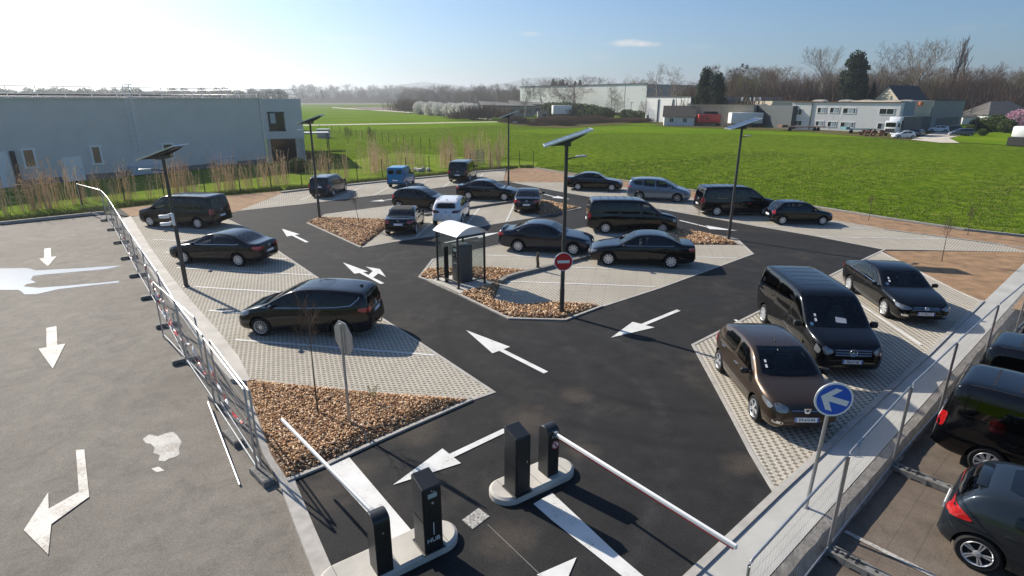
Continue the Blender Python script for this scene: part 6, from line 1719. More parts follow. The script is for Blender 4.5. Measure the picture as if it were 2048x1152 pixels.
# right fence along the walkway, standing in the lower yard
GR, GRF = 'wire panels of the right site fence', 'blocks holding up the right site fence'
fb = [g(1655, 1106, ZR), g(1783, 938, ZR), g(1877, 830, ZR), g(1962, 737, ZR), g(2030, 668, ZR), g(2100, 598, ZR)]
d_ = (fb[0] - fb[1]).normalized(); fb = [fb[0] + d_ * 3.5] + fb
labs = ['nearest stretch running out of the picture', 'stretch beside the foot of the blue arrow sign', 'stretch beside the shadow of the brown hatchback', 'stretch beside the black passenger van', 'stretch beside the front saloon', 'far stretch before the bare earth bed']
for i in range(6):
    fence_panel(fb[i], fb[i + 1], 'right wire fence panel, ' + labs[i], GR, 1.9, ZR)
an = math.atan2(walk_n.y, walk_n.x)
for i, lab in ((1, 'nearest grey fence block in the lower yard'), (2, 'grey fence block in front of the slate hatchback'), (3, 'grey fence block behind the tail lamp of the black van'), (4, 'farthest grey fence block in the lower yard')):
    fence_foot(fb[i] + walk_n * .30, an, lab, GRF, ZR)
# concrete beam blocks lying at right angles
for i, lab in ((1, 'long concrete beam with notches lying at the foot of the nearest right fence post'), (2, 'long concrete beam lying between the slate hatchback and the fence')):
    mb = MB(); p = fb[i] + walk_n * 1.0
    mb.rbox((p.x, p.y, ZR + .07), (1.5, .2, .14), .015, an)
    for s in (-.5, -.25, 0, .25, .5):
        q_ = p + walk_n * s; mb.box((q_.x, q_.y, ZR + .1415), (.05, .05, .003), an, 1)
    tag(mb.build('concrete_beam', [MT['foot'], MT['black']]), lab, 'beam', 'concrete beams in the lower yard')

# ------------------------------------------------------------------ permanent mesh fence behind the back kerb
def mesh_fence(px, label, h=1.75, post_m='black_metal', mesh_m=None, z=0.0, step=None, bars=True):
    pts = [g(x, y) for x, y in px]
    t = thing('mesh_fence', label, 'fence', pts[0])
    o = pts[0]
    for p in pts:
        mb = MB(); q = p - o; mb.box((q.x, q.y, h / 2), (.06, .06, h)); mb.box((q.x, q.y, h + .01), (.065, .065, .02)); mb.build('post', MT[post_m], t)
    mb = MB()
    for a, b in zip(pts[:-1], pts[1:]):
        a = a - o; b = b - o; n = max(2, int((b - a).length / (.2)))
        for k in range(n):
            p = a.lerp(b, (k + .5) / n); mb.tube([(p.x, p.y, .05), (p.x, p.y, h - .08)], .0022, 3, caps=False)
        for zz in (.06, .45, .85, 1.25, h - .1): mb.tube([(a.x, a.y, zz), (b.x, b.y, zz)], .004, 3, caps=False)
    if bars: mb.build('wire_mesh', MT[mesh_m or 'black_metal'], t)
    return t
mesh_fence([(-70, 428), (0, 419), (68, 417), (165, 410), (251, 405), (330, 398), (411, 388), (481, 383), (543, 377), (604, 370), (660, 364), (715, 360), (765, 355), (813, 351), (859, 346), (902, 343), (941, 339), (981, 336), (1039, 333.5), (1067, 333.5)], 'dark wire mesh fence with black posts behind the back kerb')
fx = [(640, 262), (655, 264), (664, 265), (680, 267), (691, 272), (701, 274), (713, 276), (725, 278), (738, 281), (751, 282), (765, 283), (778, 284), (793, 287), (808, 290), (825, 293), (842, 297), (860, 300)]
mesh_fence(fx, 'far row of thin dark fence posts across the grass behind the grey building', 1.6, bars=False)
# ------------------------------------------------------------------ buildings
class Facade:
    """a wall plane through two base points; helper to set openings where they are"""
    def __init__(self, a, b):
        self.a, self.b = Vector((a.x, a.y, 0)), Vector((b.x, b.y, 0))
        self.u = (self.b - self.a).normalized(); self.L = (self.b - self.a).length
        self.n = Vector((self.u.y, -self.u.x, 0))          # towards the camera
        if self.n.dot(Vector((0, 0, 0)) - self.a) < 0: self.n = -self.n
        self.ang = math.atan2(self.u.y, self.u.x)
    def st(self, px, py):
        d = ray(px, py); o = Vector((0, 0, CAM_H))
        t = (self.a - o).dot(self.n) / d.dot(self.n)
        p = o + d * t
        return (p - self.a).dot(self.u), p.z
    def height(self, px, py): return self.st(px, py)[1]
def block(root, name, L_, D, h, m, x0=0, y0=0, z0=0, roof=None, par=0.25):
    """a walled block with a parapet in the local frame: front along x at y0, depth towards +y"""
    mb = MB(); mb.box((x0 + L_ / 2, y0 + D / 2, z0 + h / 2), (L_, D, h))
    o = mb.build(name, m, root)
    if roof:
        mb = MB()
        for c, s in (((x0 + L_ / 2, y0, z0 + h + .04), (L_ + .2, .3, .1)), ((x0 + L_ / 2, y0 + D, z0 + h + .04), (L_ + .2, .3, .1)), ((x0, y0 + D / 2, z0 + h + .045), (.3, D - .3, .1)), ((x0 + L_, y0 + D / 2, z0 + h + .045), (.3, D - .3, .1))):
            mb.box(c, s)
        mb.build('roof_edge', roof, root)
    return o
def win(root, x0, x1, z0, z1, y=0.0, m='window', frame='white', mull=1, name='window', fw=.08, blind=0.0):
    f = MB()
    for c, s in ((((x0 + x1) / 2, y - .03, z0), (x1 - x0 + 2 * fw, .10, fw)), (((x0 + x1) / 2, y - .03, z1), (x1 - x0 + 2 * fw, .10, fw)), ((x0, y - .03, (z0 + z1) / 2), (fw, .09, z1 - z0 - fw)), ((x1, y - .03, (z0 + z1) / 2), (fw, .09, z1 - z0 - fw))):
        f.box(c, s)
    for k in range(1, mull + 1):
        x = x0 + (x1 - x0) * k / (mull + 1); f.box((x, y - .025, (z0 + z1) / 2), (fw * .7, .07, z1 - z0 - fw))
    o = f.build(name, MT[frame], root)
    p = MB(); p.box(((x0 + x1) / 2, y - .012, (z0 + z1) / 2), (x1 - x0 - fw, .02, z1 - z0 - fw)); p.build('pane', MT[m], o)
    if blind:
        p = MB(); p.box(((x0 + x1) / 2 + (x1 - x0) * .12, y - .026, (z0 + z1) / 2), ((x1 - x0) * .5, .006, z1 - z0 - fw - .02)); p.build('blind', MT['blind'], o)
    return o
def fac_root(F_, name, label, cat, group=None):
    # local x along the wall, local -y towards the camera
    t = thing(name, label, cat, F_.a, F_.ang, group)
    return t

# --- grey clad hall on the left
MT['hall_clad'] = mat_wall('grey_cladding', (0.60, 0.59, 0.575), 0.32, 0, 0.5, 0.05)
MT['hall_light'] = mat_wall('pale_grey_cladding', (0.60, 0.60, 0.59), None, 0, 0.5, 0.04)
a, b = g(-330, 407), g(533, 326)
a = g(38, 373) + (g(38, 373) - b).normalized() * 26
Fh = Facade(a, b)
HL = fac_root(Fh, 'industrial_hall', 'long grey metal clad hall with roof railings and a caged ladder at the left edge', 'building')
HH = Fh.height(300, 198)
mb = MB(); mb.box((Fh.L / 2, 15, HH / 2), (Fh.L, 30, HH)); mb.build('wall', MT['hall_clad'], HL)
mb = MB(); mb.box((Fh.L / 2, 0.05, HH + .05), (Fh.L + .1, .4, .14)); mb.box((Fh.L / 2, -.01, .25), (Fh.L, .06, .5), m=1); mb.build('roof_edge', [MT['hall_light'], MT['kerb_dark']], HL)
mb = MB(); mb.box((Fh.L + .06, -.05, HH / 2), (.14, .14, HH)); mb.build('downpipe', MT['hall_light'], HL)
def hp(px, py): return Fh.st(px, py)
for (x0, y0, x1, y1), m in (((42, 299, 75, 334), 'window_warm'), ((180, 293, 206, 327), 'window_warm'), ((324, 288, 349, 316), 'window_warm')):
    s0, z1 = hp(x0, y0); s1, z0 = hp(x1, y1); win(HL, s0, s1, z0, z1, 0, m, 'white', 0, fw=.16)
for (x0, y0, x1, y1) in ((122, 311, 146, 358),):
    s0, z1 = hp(x0, y0); s1, z0 = hp(x1 + 6, y1); s1 = s0 + 1.5
    mb = MB(); mb.box(((s0 + s1) / 2, -.03, 1.1), (s1 - s0, .06, 2.2)); d = mb.build('door', MT['white'], HL)
    mb = MB(); mb.box((s1 - .2, -.08, 1.05), (.16, .06, .05)); mb.build('handle', MT['steel'], d)
s0, z1 = hp(-30, 329); s1, z0 = hp(33, 372)
mb = MB(); mb.box(((s0 + s1) / 2, -.03, 1.5), (s1 - s0, .06, 3.0)); mb.build('loading_door', MT['white'], HL)
mb = MB(); mb.box((s1 + .25, -.12, 1.5), (.3, .3, 3.0)); mb.build('buffer', MT['black'], HL)
for px, py, w_, h_ in ((290, 345, 3.0, .8), (446, 322, 2.2, .6)):
    s, z = hp(px, py); mb = MB(); mb.rbox((s, -.5, max(.5, z)), (w_, .9, h_), .04); mb.build('roof_light_cover', pbr('pale_blue_sheet', (.42, .50, .56), .4), HL)
# railing along the roof edge
mb = MB(); n = int(Fh.L / 2.0)
for k in range(n + 1):
    x = Fh.L * k / n; mb.tube([(x, .35, HH), (x - .25, -.05, HH + 1.05)], .03, 4)
for dz, yy in ((.5, .15), (1.05, -.05)): mb.tube([(0 - .2 * dz, yy, HH + dz), (Fh.L, yy, HH + dz)], .028, 4)
for k in range(14):
    y = 2.0 * k; mb.tube([(Fh.L - .3, y, HH), (Fh.L + .1, y, HH + 1.05)], .03, 4)
for dz in (.5, 1.05): mb.tube([(Fh.L - .1, 0, HH + dz), (Fh.L - .1, 27, HH + dz)], .028, 4)
mb.build('railing', MT['white'], HL)
mb = MB(); mb.box((Fh.L * .5, 6.5, HH + .35), (Fh.L - 6, 8, .12)); mb.box((Fh.L * .45, 18, HH + .35), (Fh.L - 12, 8, .12)); mb.build('solar_array', MT['solar'], HL)
# caged ladder
s, z = hp(262, 240); mb = MB()
for x in (-.25, .25): mb.tube([(s + x, -.2, 2.4), (s + x, -.2, HH + 1.3)], .03, 4)
for k in range(22): mb.tube([(s - .25, -.2, 2.5 + k * .28), (s + .25, -.2, 2.5 + k * .28)], .016, 4)
for k in range(7):
    zz = 2.6 + k * .95
    mb.tube([(s + .38 * math.cos(t_), -.2 - .7 * math.sin(t_), zz) for t_ in [PI * q / 8 for q in range(9)]], .018, 4)
for q in (2, 4, 6):
    t_ = PI * q / 8; mb.tube([(s + .38 * math.cos(t_), -.2 - .7 * math.sin(t_), 2.6), (s + .38 * math.cos(t_), -.2 - .7 * math.sin(t_), HH + 1.3)], .016, 4)
mb.tube([(s - .5, .4, HH + 1.3), (s - .3, -.2, HH + 1.3), (s - .3, -.9, HH + 1.3), (s + .3, -.9, HH + 1.3), (s + .3, -.2, HH + 1.3), (s + .5, .4, HH + 1.3)], .03, 4)
mb.build('ladder', MT['white'], HL)
# the office head of the hall
c2 = g(613, 313)
Fo = Facade(Fh.b + Fh.u * .15 , Vector((Fh.b.x + 7.6, Fh.b.y + 3.1, 0)))
OL = fac_root(Fo, 'office_block', 'pale grey office block with one big square window at the end of the grey hall', 'building')
zt, zb_ = HH + .06, 2.75
WO = Fo.st(605, 240)[0]
mb = MB(); mb.box((WO / 2, 9, (zt + zb_) / 2), (WO, 18, zt - zb_)); mb.build('upper_storey', MT['hall_light'], OL)
mb = MB(); mb.box((WO / 2 + .2, 10.2, zb_ / 2), (WO - .6, 16, zb_)); mb.build('ground_floor', MT['window'], OL)
mb = MB(); mb.box((WO - .55, 1.1, zb_ / 2), (1.0, 2.0, zb_)); mb.box((.35, 1.1, zb_ / 2), (.5, 2.0, zb_)); mb.build('pier', MT['concrete'], OL)
s0, z1 = Fo.st(536, 225); s1, z0 = Fo.st(570, 261)
win(OL, s0, s1, z0, z1, 0, 'window', 'black_metal', 1, fw=.14, blind=0)
p = MB(); p.box((s0 + (s1 - s0) * .27, -.03, z0 + (z1 - z0) * .68), ((s1 - s0) * .36, .006, (z1 - z0) * .55)); p.build('blind', MT['blind'], OL)
mb = MB()
for k in range(10): mb.tube([(.4 + k * .75, .3, zt), (.1 + k * .75, .1, zt + 1.0)], .025, 4)
mb.tube([(0, .1, zt + 1.0), (WO - .3, .1, zt + 1.0)], .025, 4); mb.tube([(.1, .2, zt + .5), (WO - .3, .2, zt + .5)], .025, 4)
mb.build('railing', MT['white'], OL)
# carport and plant box behind the office
p = g(628, 300); t = thing('pergola', 'low flat roofed pergola beside the office block', 'pergola', p, Fo.ang)
mb = MB(); mb.box((0, 0, 2.5), (4.6, 3, .16)); mb.build('roof', MT['hall_light'], t)
for x in (-2.1, 2.1):
    for y in (-1.3, 1.3): mb = MB(); mb.box((x, y, 1.21), (.12, .12, 2.42)); mb.build('post', MT['dark_steel'], t)
p = g(648, 276); t = thing('plant_cabinet', 'small grey plant cabinet on the grass behind the office block', 'cabinet', p, 0)
mb = MB(); mb.rbox((0, 0, .8), (2.2, 1.4, 1.6), .05); mb.build('housing', MT['grey_wall'] if 'grey_wall' in MT else MT['kerb'], t)
mb = MB(); mb.rbox((0, 0, 1.66), (2.4, 1.6, .12), .02); mb.build('lid', MT['white'], t)

# --- far buildings
MT['white_clad'] = mat_wall('white_cladding', (0.84, 0.83, 0.79), 1.2, 0, 0.5, 0.03)
MT['blue_grey'] = mat_wall('blue_grey_cladding', (0.20, 0.255, 0.31), None)
MT['office_white'] = mat_wall('white_render', (0.66, 0.655, 0.64), None, 0, .8, .05)
MT['beige'] = mat_wall('beige_render', (0.56, 0.49, 0.38), None, 0, .85, .08)
MT['weathered'] = mat_wall('weathered_panels', (0.45, 0.375, 0.275), 2.4, 0, .85, .2)
MT['dark_clad'] = mat_wall('dark_grey_cladding', (0.062, 0.075, 0.08), 0.8, 0, .6, .06)
MT['grey_block'] = mat_wall('grey_blockwork', (0.29, 0.285, 0.26), None, 0, .9, .12)
MT['roof_grey'] = pbr('grey_roof', (.115, .105, .095), .8, noise=.2, nscale=1.0)
MT['roof_slate'] = pbr('dark_slate_roof', (.022, .024, .034), .6, noise=.2, nscale=2.0)
MT['roof_brown'] = pbr('brown_tiles', (.165, .125, .095), .85, noise=.2, nscale=2.0)
MT['rust'] = pbr('rusty_steel', (.16, .075, .045), .8, noise=.4, nscale=3)
MT['trailer_red'] = pbr('red_trailer_paint', (.50, .032, .03), .5, noise=.15, nscale=1.5)
MT['teal'] = pbr('faded_teal_paint', (.10, .22, .25), .6)

Fw = Facade(g(1040, 221.5), g(1292, 228))
WH = fac_root(Fw, 'warehouse', 'long white windowless warehouse beyond the field', 'building')
wh = Fw.height(1292, 168); Lw = Fw.st(1292, 200)[0]
mb = MB(); mb.box((Lw / 2, 40, wh / 2), (Lw, 80, wh)); mb.build('wall', MT['white_clad'], WH)
mb = MB(); mb.box((Lw / 2, -.05, wh + .2), (Lw + 1, .5, .5)); mb.build('roof_edge', MT['dark_clad'], WH)
mb = MB(); mb.box((Lw + .12, 40, wh / 2), (.2, 80, wh)); mb.build('side_cladding', MT['blue_grey'], WH)
Fs = Facade(g(1290, 243), g(1377, 247))
WS = fac_root(Fs, 'small_warehouse', 'smaller white clad hall with two downpipes in front of the warehouse', 'building')
h = Fs.height(1330, 194); Ls = Fs.L
mb = MB(); mb.box((Ls / 2, 12, h / 2), (Ls, 24, h)); mb.build('wall', MT['white_clad'], WS)
mb = MB(); mb.box((Ls / 2, -.02, h + .1), (Ls + .3, .3, .25)); mb.build('roof_edge', MT['dark_clad'], WS)
mb = MB(); mb.box((Ls + .06, 12, h / 2), (.1, 24, h)); mb.build('side_cladding', MT['blue_grey'], WS)
for px in (1316, 1345):
    s = Fs.st(px, 220)[0]; mb = MB(); mb.tube([(s, -.15, 0), (s, -.15, h - 1.0), (s + .25, -.15, h - .6)], .16, 5); mb.build('downpipe', MT['dark_steel'], WS)
mb = MB(); mb.box((Fs.st(1295, 240)[0], -.05, 1.1), (1.0, .1, 2.2)); mb.build('door', MT['dark_clad'], WS)
# weathered low hall
Fb = Facade(g(1377, 251), g(1503, 254))
BL = fac_root(Fb, 'low_hall', 'low hall of weathered beige panels behind the red and white trailers', 'building')
h = Fb.height(1440, 209)
mb = MB(); mb.box((Fb.L / 2, 12, h / 2), (Fb.L, 24, h)); mb.build('wall', MT['weathered'], BL)
mb = MB(); mb.box((Fb.L / 2, -.03, h + .06), (Fb.L + .3, .3, .16)); mb.build('roof_edge', MT['roof_grey'], BL)
s0, z1 = Fb.st(1409, 223); s1, z0 = Fb.st(1436, 228)
mb = MB(); mb.box(((s0 + s1) / 2, -.04, z0 + .2), (s1 - s0, .08, .9)); mb.build('window', MT['window'], BL)
# dark clad hall
Fd = Facade(g(1500, 252), g(1580, 258.5))
DL = fac_root(Fd, 'dark_hall', 'windowless dark grey clad hall between the trailers and the white offices', 'building')
h = Fd.height(1540, 211)
mb = MB(); mb.box((Fd.L / 2, 9, h / 2), (Fd.L, 18, h)); mb.build('wall', MT['dark_clad'], DL)
# white offices
Fe = Facade(g(1578, 258), g(1790, 266.5))
EL = fac_root(Fe, 'office_building', 'two storey white office building with a flat roof and dark windows', 'building')
h = Fe.height(1690, 204.5); he = h; Le = Fe.st(1797, 240)[0]
mb = MB(); mb.box((Le / 2, 14, h / 2), (Le, 28, h)); mb.build('wall', MT['office_white'], EL)
mb = MB(); mb.box((Le / 2, -.03, h + .08), (Le + .4, .4, .2)); mb.build('roof_edge', MT['rust'], EL)
s = Fe.st(1622, 230)[0]; mb = MB(); mb.tube([(s, -.12, 0), (s, -.12, h)], .1, 5); mb.build('downpipe', MT['dark_steel'], EL)
for x0, y0, x1, y1, mull, bl in ((1590, 218, 1603, 230, 1, 0), (1589, 241, 1603, 251, 1, 0), (1636, 215, 1651, 226, 1, 1), (1661, 215, 1677, 226, 1, 1), (1687, 216, 1710, 227, 1, 1), (1632, 242, 1646, 252, 1, 1), (1656, 243, 1671, 254, 1, 1), (1682, 244, 1706, 255, 2, 1), (1760, 217, 1787, 229, 1, 0), (1756, 246, 1781, 259, 2, 1)):
    s0, z1 = Fe.st(x0, y0); s1, z0 = Fe.st(x1, y1); win(EL, s0, s1, z0, z1, 0, 'window', 'white', mull, fw=.12, blind=bl)
for i, px in enumerate((1525, 1565, 1616, 1667, 1711)):
    pass
for k, px in enumerate((1617, 1670, 1712, 1762, 1792)):
    s = Fe.st(px, 204)[0]; mb = MB(); n = 10
    prof = [(1.6 * math.cos(PI * q / n), .6 * math.sin(PI * q / n)) for q in range(n + 1)]
    vs = [(s + x, 5, h + z) for x, z in prof] + [(s + x, 8, h + z) for x, z in prof]
    mb.add(vs, [tuple(range(n + 1))[::-1], tuple(range(n + 1, 2 * n + 2))] + [(q, q + 1, n + 2 + q, n + 1 + q) for q in range(n)])
    mb.build('rooflight', MT['concrete'], EL, 40)
# beige rear block behind the low hall
Fq = Facade(g(1443, 245) + Vector((0, 22, 0)), g(1578, 253) + Vector((2, 18, 0)))
QL = fac_root(Fq, 'rear_hall', 'beige panelled hall with a grey metal roof rising behind the low hall', 'building')
h = Fq.height(1510, 202)
mb = MB(); mb.box((Fq.L / 2, 7, h / 2), (Fq.L, 14, h)); mb.build('wall', MT['beige'], QL)
mb = MB(); mb.box((Fq.L * .36, 9, h + .6), (Fq.L * .68, 9, 1.2)); mb.build('roof', MT['blue_grey'], QL)
# annex: blue grey side wing, beige door wing, grey block
Fa = Facade(g(1797, 266), g(1862, 264))
AL = fac_root(Fa, 'annex', 'beige annex with an orange vent between the white offices and the grey block', 'building')
h = Fa.height(1845, 202)
mb = MB(); mb.box((Fa.L / 2, 9, h / 2), (Fa.L, 16, h)); mb.build('wall', MT['beige'], AL)
s0 = Fa.st(1799, 230)[0]; s1 = Fa.st(1826, 230)[0]
mb = MB(); mb.box(((s0 + s1) / 2, -.1 + 1.0, h / 2 - .1), (s1 - s0, 2.0, h - .2)); mb.build('side_wing', MT['blue_grey'], AL)
mb = MB(); mb.box((Fa.L / 2 + 1, -.1, Fa.height(1845, 233) / 2), (Fa.L * .62, .2, Fa.height(1845, 233))); mb.build('gate', MT['dark_clad'], AL)
s, z = Fa.st(1840, 204); mb = MB(); mb.rbox((s, -.35, z - .4), (1.2, .6, .9), .1); mb.build('vent', pbr('orange_paint', (.55, .15, .05), .5), AL)
Fg = Facade(g(1856, 263), g(1916, 256))
GL = fac_root(Fg, 'grey_block', 'windowless grey block building with a dark door band at the right', 'building')
h = Fg.height(1856, 201); Lg = Fg.L + 1.5
mb = MB(); mb.box((Lg / 2, 9, h / 2), (Lg, 18, h)); mb.build('wall', MT['grey_block'], GL)
mb = MB(); mb.box((Lg / 2, 0, h + .1), (Lg + .4, .4, .25)); mb.build('roof_edge', MT['roof_slate'], GL)
mb = MB(); s0, z1 = Fg.st(1873, 238); s1, z0 = Fg.st(1915, 250); mb.box(((s0 + s1) / 2, -.03, z1 / 2 + .6), (s1 - s0, .06, z1 * .72)); mb.build('door', MT['dark_clad'], GL)

def house(name, label, base, ang, w, d, h, rh, wall, roof, hip=False, over=.4, chimney=False, group=None):
    t = thing(name, label, 'house', base, ang, group)
    mb = MB(); mb.box((0, 0, h / 2), (w, d, h))
    if not hip: mb.add([(-w / 2, -d / 2, h), (-w / 2, d / 2, h), (-w / 2, 0, h + rh), (w / 2, -d / 2, h), (w / 2, d / 2, h), (w / 2, 0, h + rh)], [(0, 2, 1), (3, 4, 5)])
    mb.build('wall', MT[wall], t)
    rb = MB(); ox, oy = w / 2 + over, d / 2 + over; z0 = h - over * rh / (d / 2)
    ix = ox - (d / 2 if hip else 0)
    vs = [(-ox, -oy, z0), (ox, -oy, z0), (ox, oy, z0), (-ox, oy, z0), (-ix, 0, h + rh + .02), (ix, 0, h + rh + .02)]
    vs += [(x, y, z - .14) for x, y, z in vs]
    rb.add(vs, [(0, 1, 5, 4), (2, 3, 4, 5), (6, 10, 11, 7), (8, 11, 10, 9), (0, 6, 7, 1), (2, 8, 9, 3), (0, 4, 10, 6), (4, 3, 9, 10), (1, 7, 11, 5), (5, 11, 8, 2)] + ([(1, 2, 5), (3, 0, 4)] if hip else []))
    r = rb.build('roof', MT[roof], t)
    if chimney:
        mb = MB(); mb.box((w * .3, d * .1, h + rh), (.6, .6, 1.4)); mb.build('chimney', MT['beige'], r)
    return t
hs = house('small_house', 'small pale house with a brown tiled roof beside the red trailer', g(1362, 252) + Vector((0, 3, 0)), R(-12), 8.5, 5.0, 3.0, 2.6, 'office_white', 'roof_brown', chimney=True)
for x, nm in ((-2.2, 0), (1.6, 1)):
    win(hs, x - .6, x + .6, 1.0, 2.2, -2.5, 'window', 'white', 1, fw=.1)
house('gabled_house', 'steep gabled house with a dark slate roof rising behind the annex', g(1853, 254) + Vector((5, 22, 0)), R(20), 12, 11, 6.5, 5.2, 'beige', 'roof_slate', over=.5)
hb = house('bungalow', 'white bungalow with a wide grey hipped roof among the trees at the right', g(1990, 248), R(6), 17, 11, 3.2, 3.8, 'office_white', 'roof_grey', hip=True)
for x in (-5, -1.5, 2.5): win(hb, x - .8, x + .8, .9, 2.3, -5.5, 'window', 'white', 1, fw=.1)
house('shed', 'low white shed with a flat grey roof left of the bungalow', g(1938, 248), R(3), 9, 5, 2.4, .5, 'office_white', 'roof_grey')
# low pavilions left of the warehouse
for nm, lab, px, w, d, h, ry in (('pavilion', 'low pavilion with a sloping dark roof nearest the flowering hedge', 1018, 22, 14, 4.2, 1), ('pavilion', 'low pavilion with a row of windows in front of the warehouse', 1075, 24, 14, 4.4, 0)):
    y0 = 233.5 if ry else 229
    p = g(px, y0); t = thing(nm, lab, 'building', p, R(8))
    mb = MB(); mb.box((0, d / 2, h / 2), (w, d, h)); mb.build('wall', MT['grey_block'], t)
    rb = MB(); rb.add([(-w / 2 - 1, -1, h + .2), (w / 2 + 1, -1, h - .05), (w / 2 + 1, d + 1, h + .5), (-w / 2 - 1, d + 1, h + 1.9), (-w / 2 - 1, -1, h + .7), (w / 2 + 1, -1, h + .45), (w / 2 + 1, d + 1, h + 1.0), (-w / 2 - 1, d + 1, h + 2.4)], [(0, 3, 2, 1), (4, 5, 6, 7), (0, 1, 5, 4), (1, 2, 6, 5), (2, 3, 7, 6), (3, 0, 4, 7)])
    rb.build('roof', MT['roof_grey'], t)
    k = 7 if not ry else 3
    for i in range(k):
        x = -w / 2 + w * (i + .5) / k; win(t, x - w / k * .36, x + w / k * .36, 1.2, 3.2, 0, 'window', 'kerb', 1, fw=.18)
p = g(1086, 236.5); t = thing('brick_hut', 'small grey brick hut on the rough ground before the white camper box', 'hut', p, R(5))
mb = MB(); mb.box((0, 1.5, 1.3), (4.2, 3, 2.6)); mb.build('wall', MT['grey_block'], t)
mb = MB(); mb.box((0, 1.5, 2.68), (4.6, 3.4, .16)); mb.build('roof', MT['roof_grey'], t)
mb = MB(); mb.box((.6, -.03, 1.2), (1.6, .06, 1.0)); mb.build('window', MT['window'], t)
# --- far vehicles and trailers
def trailer(name, label, cat, px0, px1, py, H, paint, base=1.0, depth=2.5, extra=None):
    a, b = g(px0, py), g(px1, py); L_ = (b - a).length
    t = thing(name, label, cat, (a + b) / 2, math.atan2((b - a).y, (b - a).x))
    mb = MB(); mb.rbox((0, depth / 2, base + (H - base) / 2), (L_, depth, H - base), .06); mb.build('box_body', MT[paint], t, 40)
    mb = MB(); mb.box((0, depth / 2, base - .12), (L_ * .9, depth * .6, .22)); mb.build('chassis', MT['black'], t)
    for x in (L_ * .22, L_ * .34):
        for y in (.1, depth - .1):
            mb = MB(); mb.lathe([(.001, -.15), (.34, -.15), (.42, -.1), (.42, .1), (.34, .15), (.001, .15)], 16, (0, 0, 0), 'Y'); w = mb.build('wheel', MT['tyre'], t, 40); w.location = (x, y, .42)
    mb = MB(); mb.box((-L_ * .36, depth * .5, .4), (.12, .12, .8)); mb.build('support_leg', MT['black'], t)
    if extra == 'red':
        for x in (-.2, .34): mb = MB(); mb.rbox((x * L_, -.02, H * .68), (.8, .05, .5), .02); mb.build('window', MT['window'], t)
    return t
trailer('site_trailer', 'faded red box trailer with a small window parked before the low hall', 'trailer', 1396, 1450, 252.5, 3.3, 'trailer_red', extra='red')
trailer('box_trailer', 'white box trailer standing beside the red trailer', 'trailer', 1461, 1524, 254.5, 3.9, 'white')
trailer('camper_box', 'white camper shaped box on a dark chassis in front of the pavilions', 'trailer', 1106, 1143, 236.5, 5.0, 'white', 1.6, 5)
def flatbed(label, px0, px1, py, m, z=.95):
    a, b = g(px0, py), g(px1, py); L_ = (b - a).length
    t = thing('flatbed_trailer', label, 'trailer', (a + b) / 2, math.atan2((b - a).y, (b - a).x))
    mb = MB(); mb.box((0, 1.2, z), (L_, 2.4, .22)); mb.box((-L_ * .42, 1.2, z + .3), (L_ * .12, 2.2, .4)); mb.build('deck', MT[m], t)
    for x in (L_ * .25, L_ * .33, -L_ * .3):
        mb = MB(); mb.lathe([(.001, -.15), (.34, -.15), (.42, -.1), (.42, .1), (.34, .15), (.001, .15)], 14, (0, 0, 0), 'Y'); w = mb.build('wheel', MT['tyre'], t, 40); w.location = (x, .2, .42)
flatbed('long rusty flatbed trailer standing before the dark hall', 1562, 1652, 262, 'rust')
flatbed('teal flatbed trailer standing before the office windows', 1690, 1752, 267, 'teal')
# truck
tb = g(1786, 272); t = thing('truck', 'white lorry with a roof deflector and dark box parked by the annex', 'truck', tb, R(212))
mb = MB(); mb.rbox((.9, 0, 1.9), (1.9, 2.4, 2.5), .14); mb.rbox((-.1, 0, 3.5), (1.3, 2.3, .9), .2); mb.build('cab', MT['white_paint'], t, 40)
mb = MB(); mb.rbox((-4.5, 0, 2.5), (7.6, 2.5, 2.9), .05); mb.build('box_body', MT['dark_clad'], t)
mb = MB(); mb.box((1.855, 0, 2.35), (.03, 2.0, .9)); mb.build('windscreen', MT['gloss_black'], t)
for s in (-1, 1): mb = MB(); mb.box((1.0, s * 1.205, 2.3), (.9, .03, .8)); mb.build('side_window', MT['gloss_black'], t)
mb = MB(); mb.box((1.86, 0, 1.2), (.03, 1.9, .7)); mb.build('grille', MT['black'], t)
for x in (.9, -5.6, -6.8):
    for s in (-1, 1): mb = MB(); mb.lathe([(.001, -.15), (.4, -.15), (.5, -.1), (.5, .1), (.4, .15), (.001, .15)], 16, (0, 0, 0), 'Y'); w = mb.build('wheel', MT['tyre'], t, 40); w.location = (x, s * 1.05, .5)
GV = 'cars parked by the far offices'
def far_car(key, name, cat, basep, paint, label, px, py, deg):
    t_ = TYPES[key]; o = copy_tree(t_[0]); p = g(px, py)
    o.location = p; o.rotation_euler = (0, 0, R(deg)); tag(o, label, cat, GV)
    if paint: recolour(o, t_[2], MT[paint])
far_car('sandero', 'hatchback', 'car', None, 'white_paint', 'white hatchback nearest the field edge by the far lorry', 1806, 277, 176)
far_car('mini', 'hatchback', 'car', None, 'white_paint', 'small white car tucked behind the white hatchback by the lorry', 1800, 271.5, 172)
far_car('hatch', 'hatchback', 'car', None, 'grey_paint', 'grey car right of the two white cars by the lorry', 1836, 272, 40)
far_car('suv', 'crossover', 'car', None, None, 'white crossover parked before the grey block', 1874, 264.5, 160)
far_car('wagon', 'estate_car', 'car', None, 'grey_paint', 'dark grey estate car at the end of the gravel drive', 1920, 272, 170)
far_car('hatch', 'hatchback', 'car', None, 'slate_paint', 'dark car half hidden behind the grey estate by the drive', 1905, 264, 165)
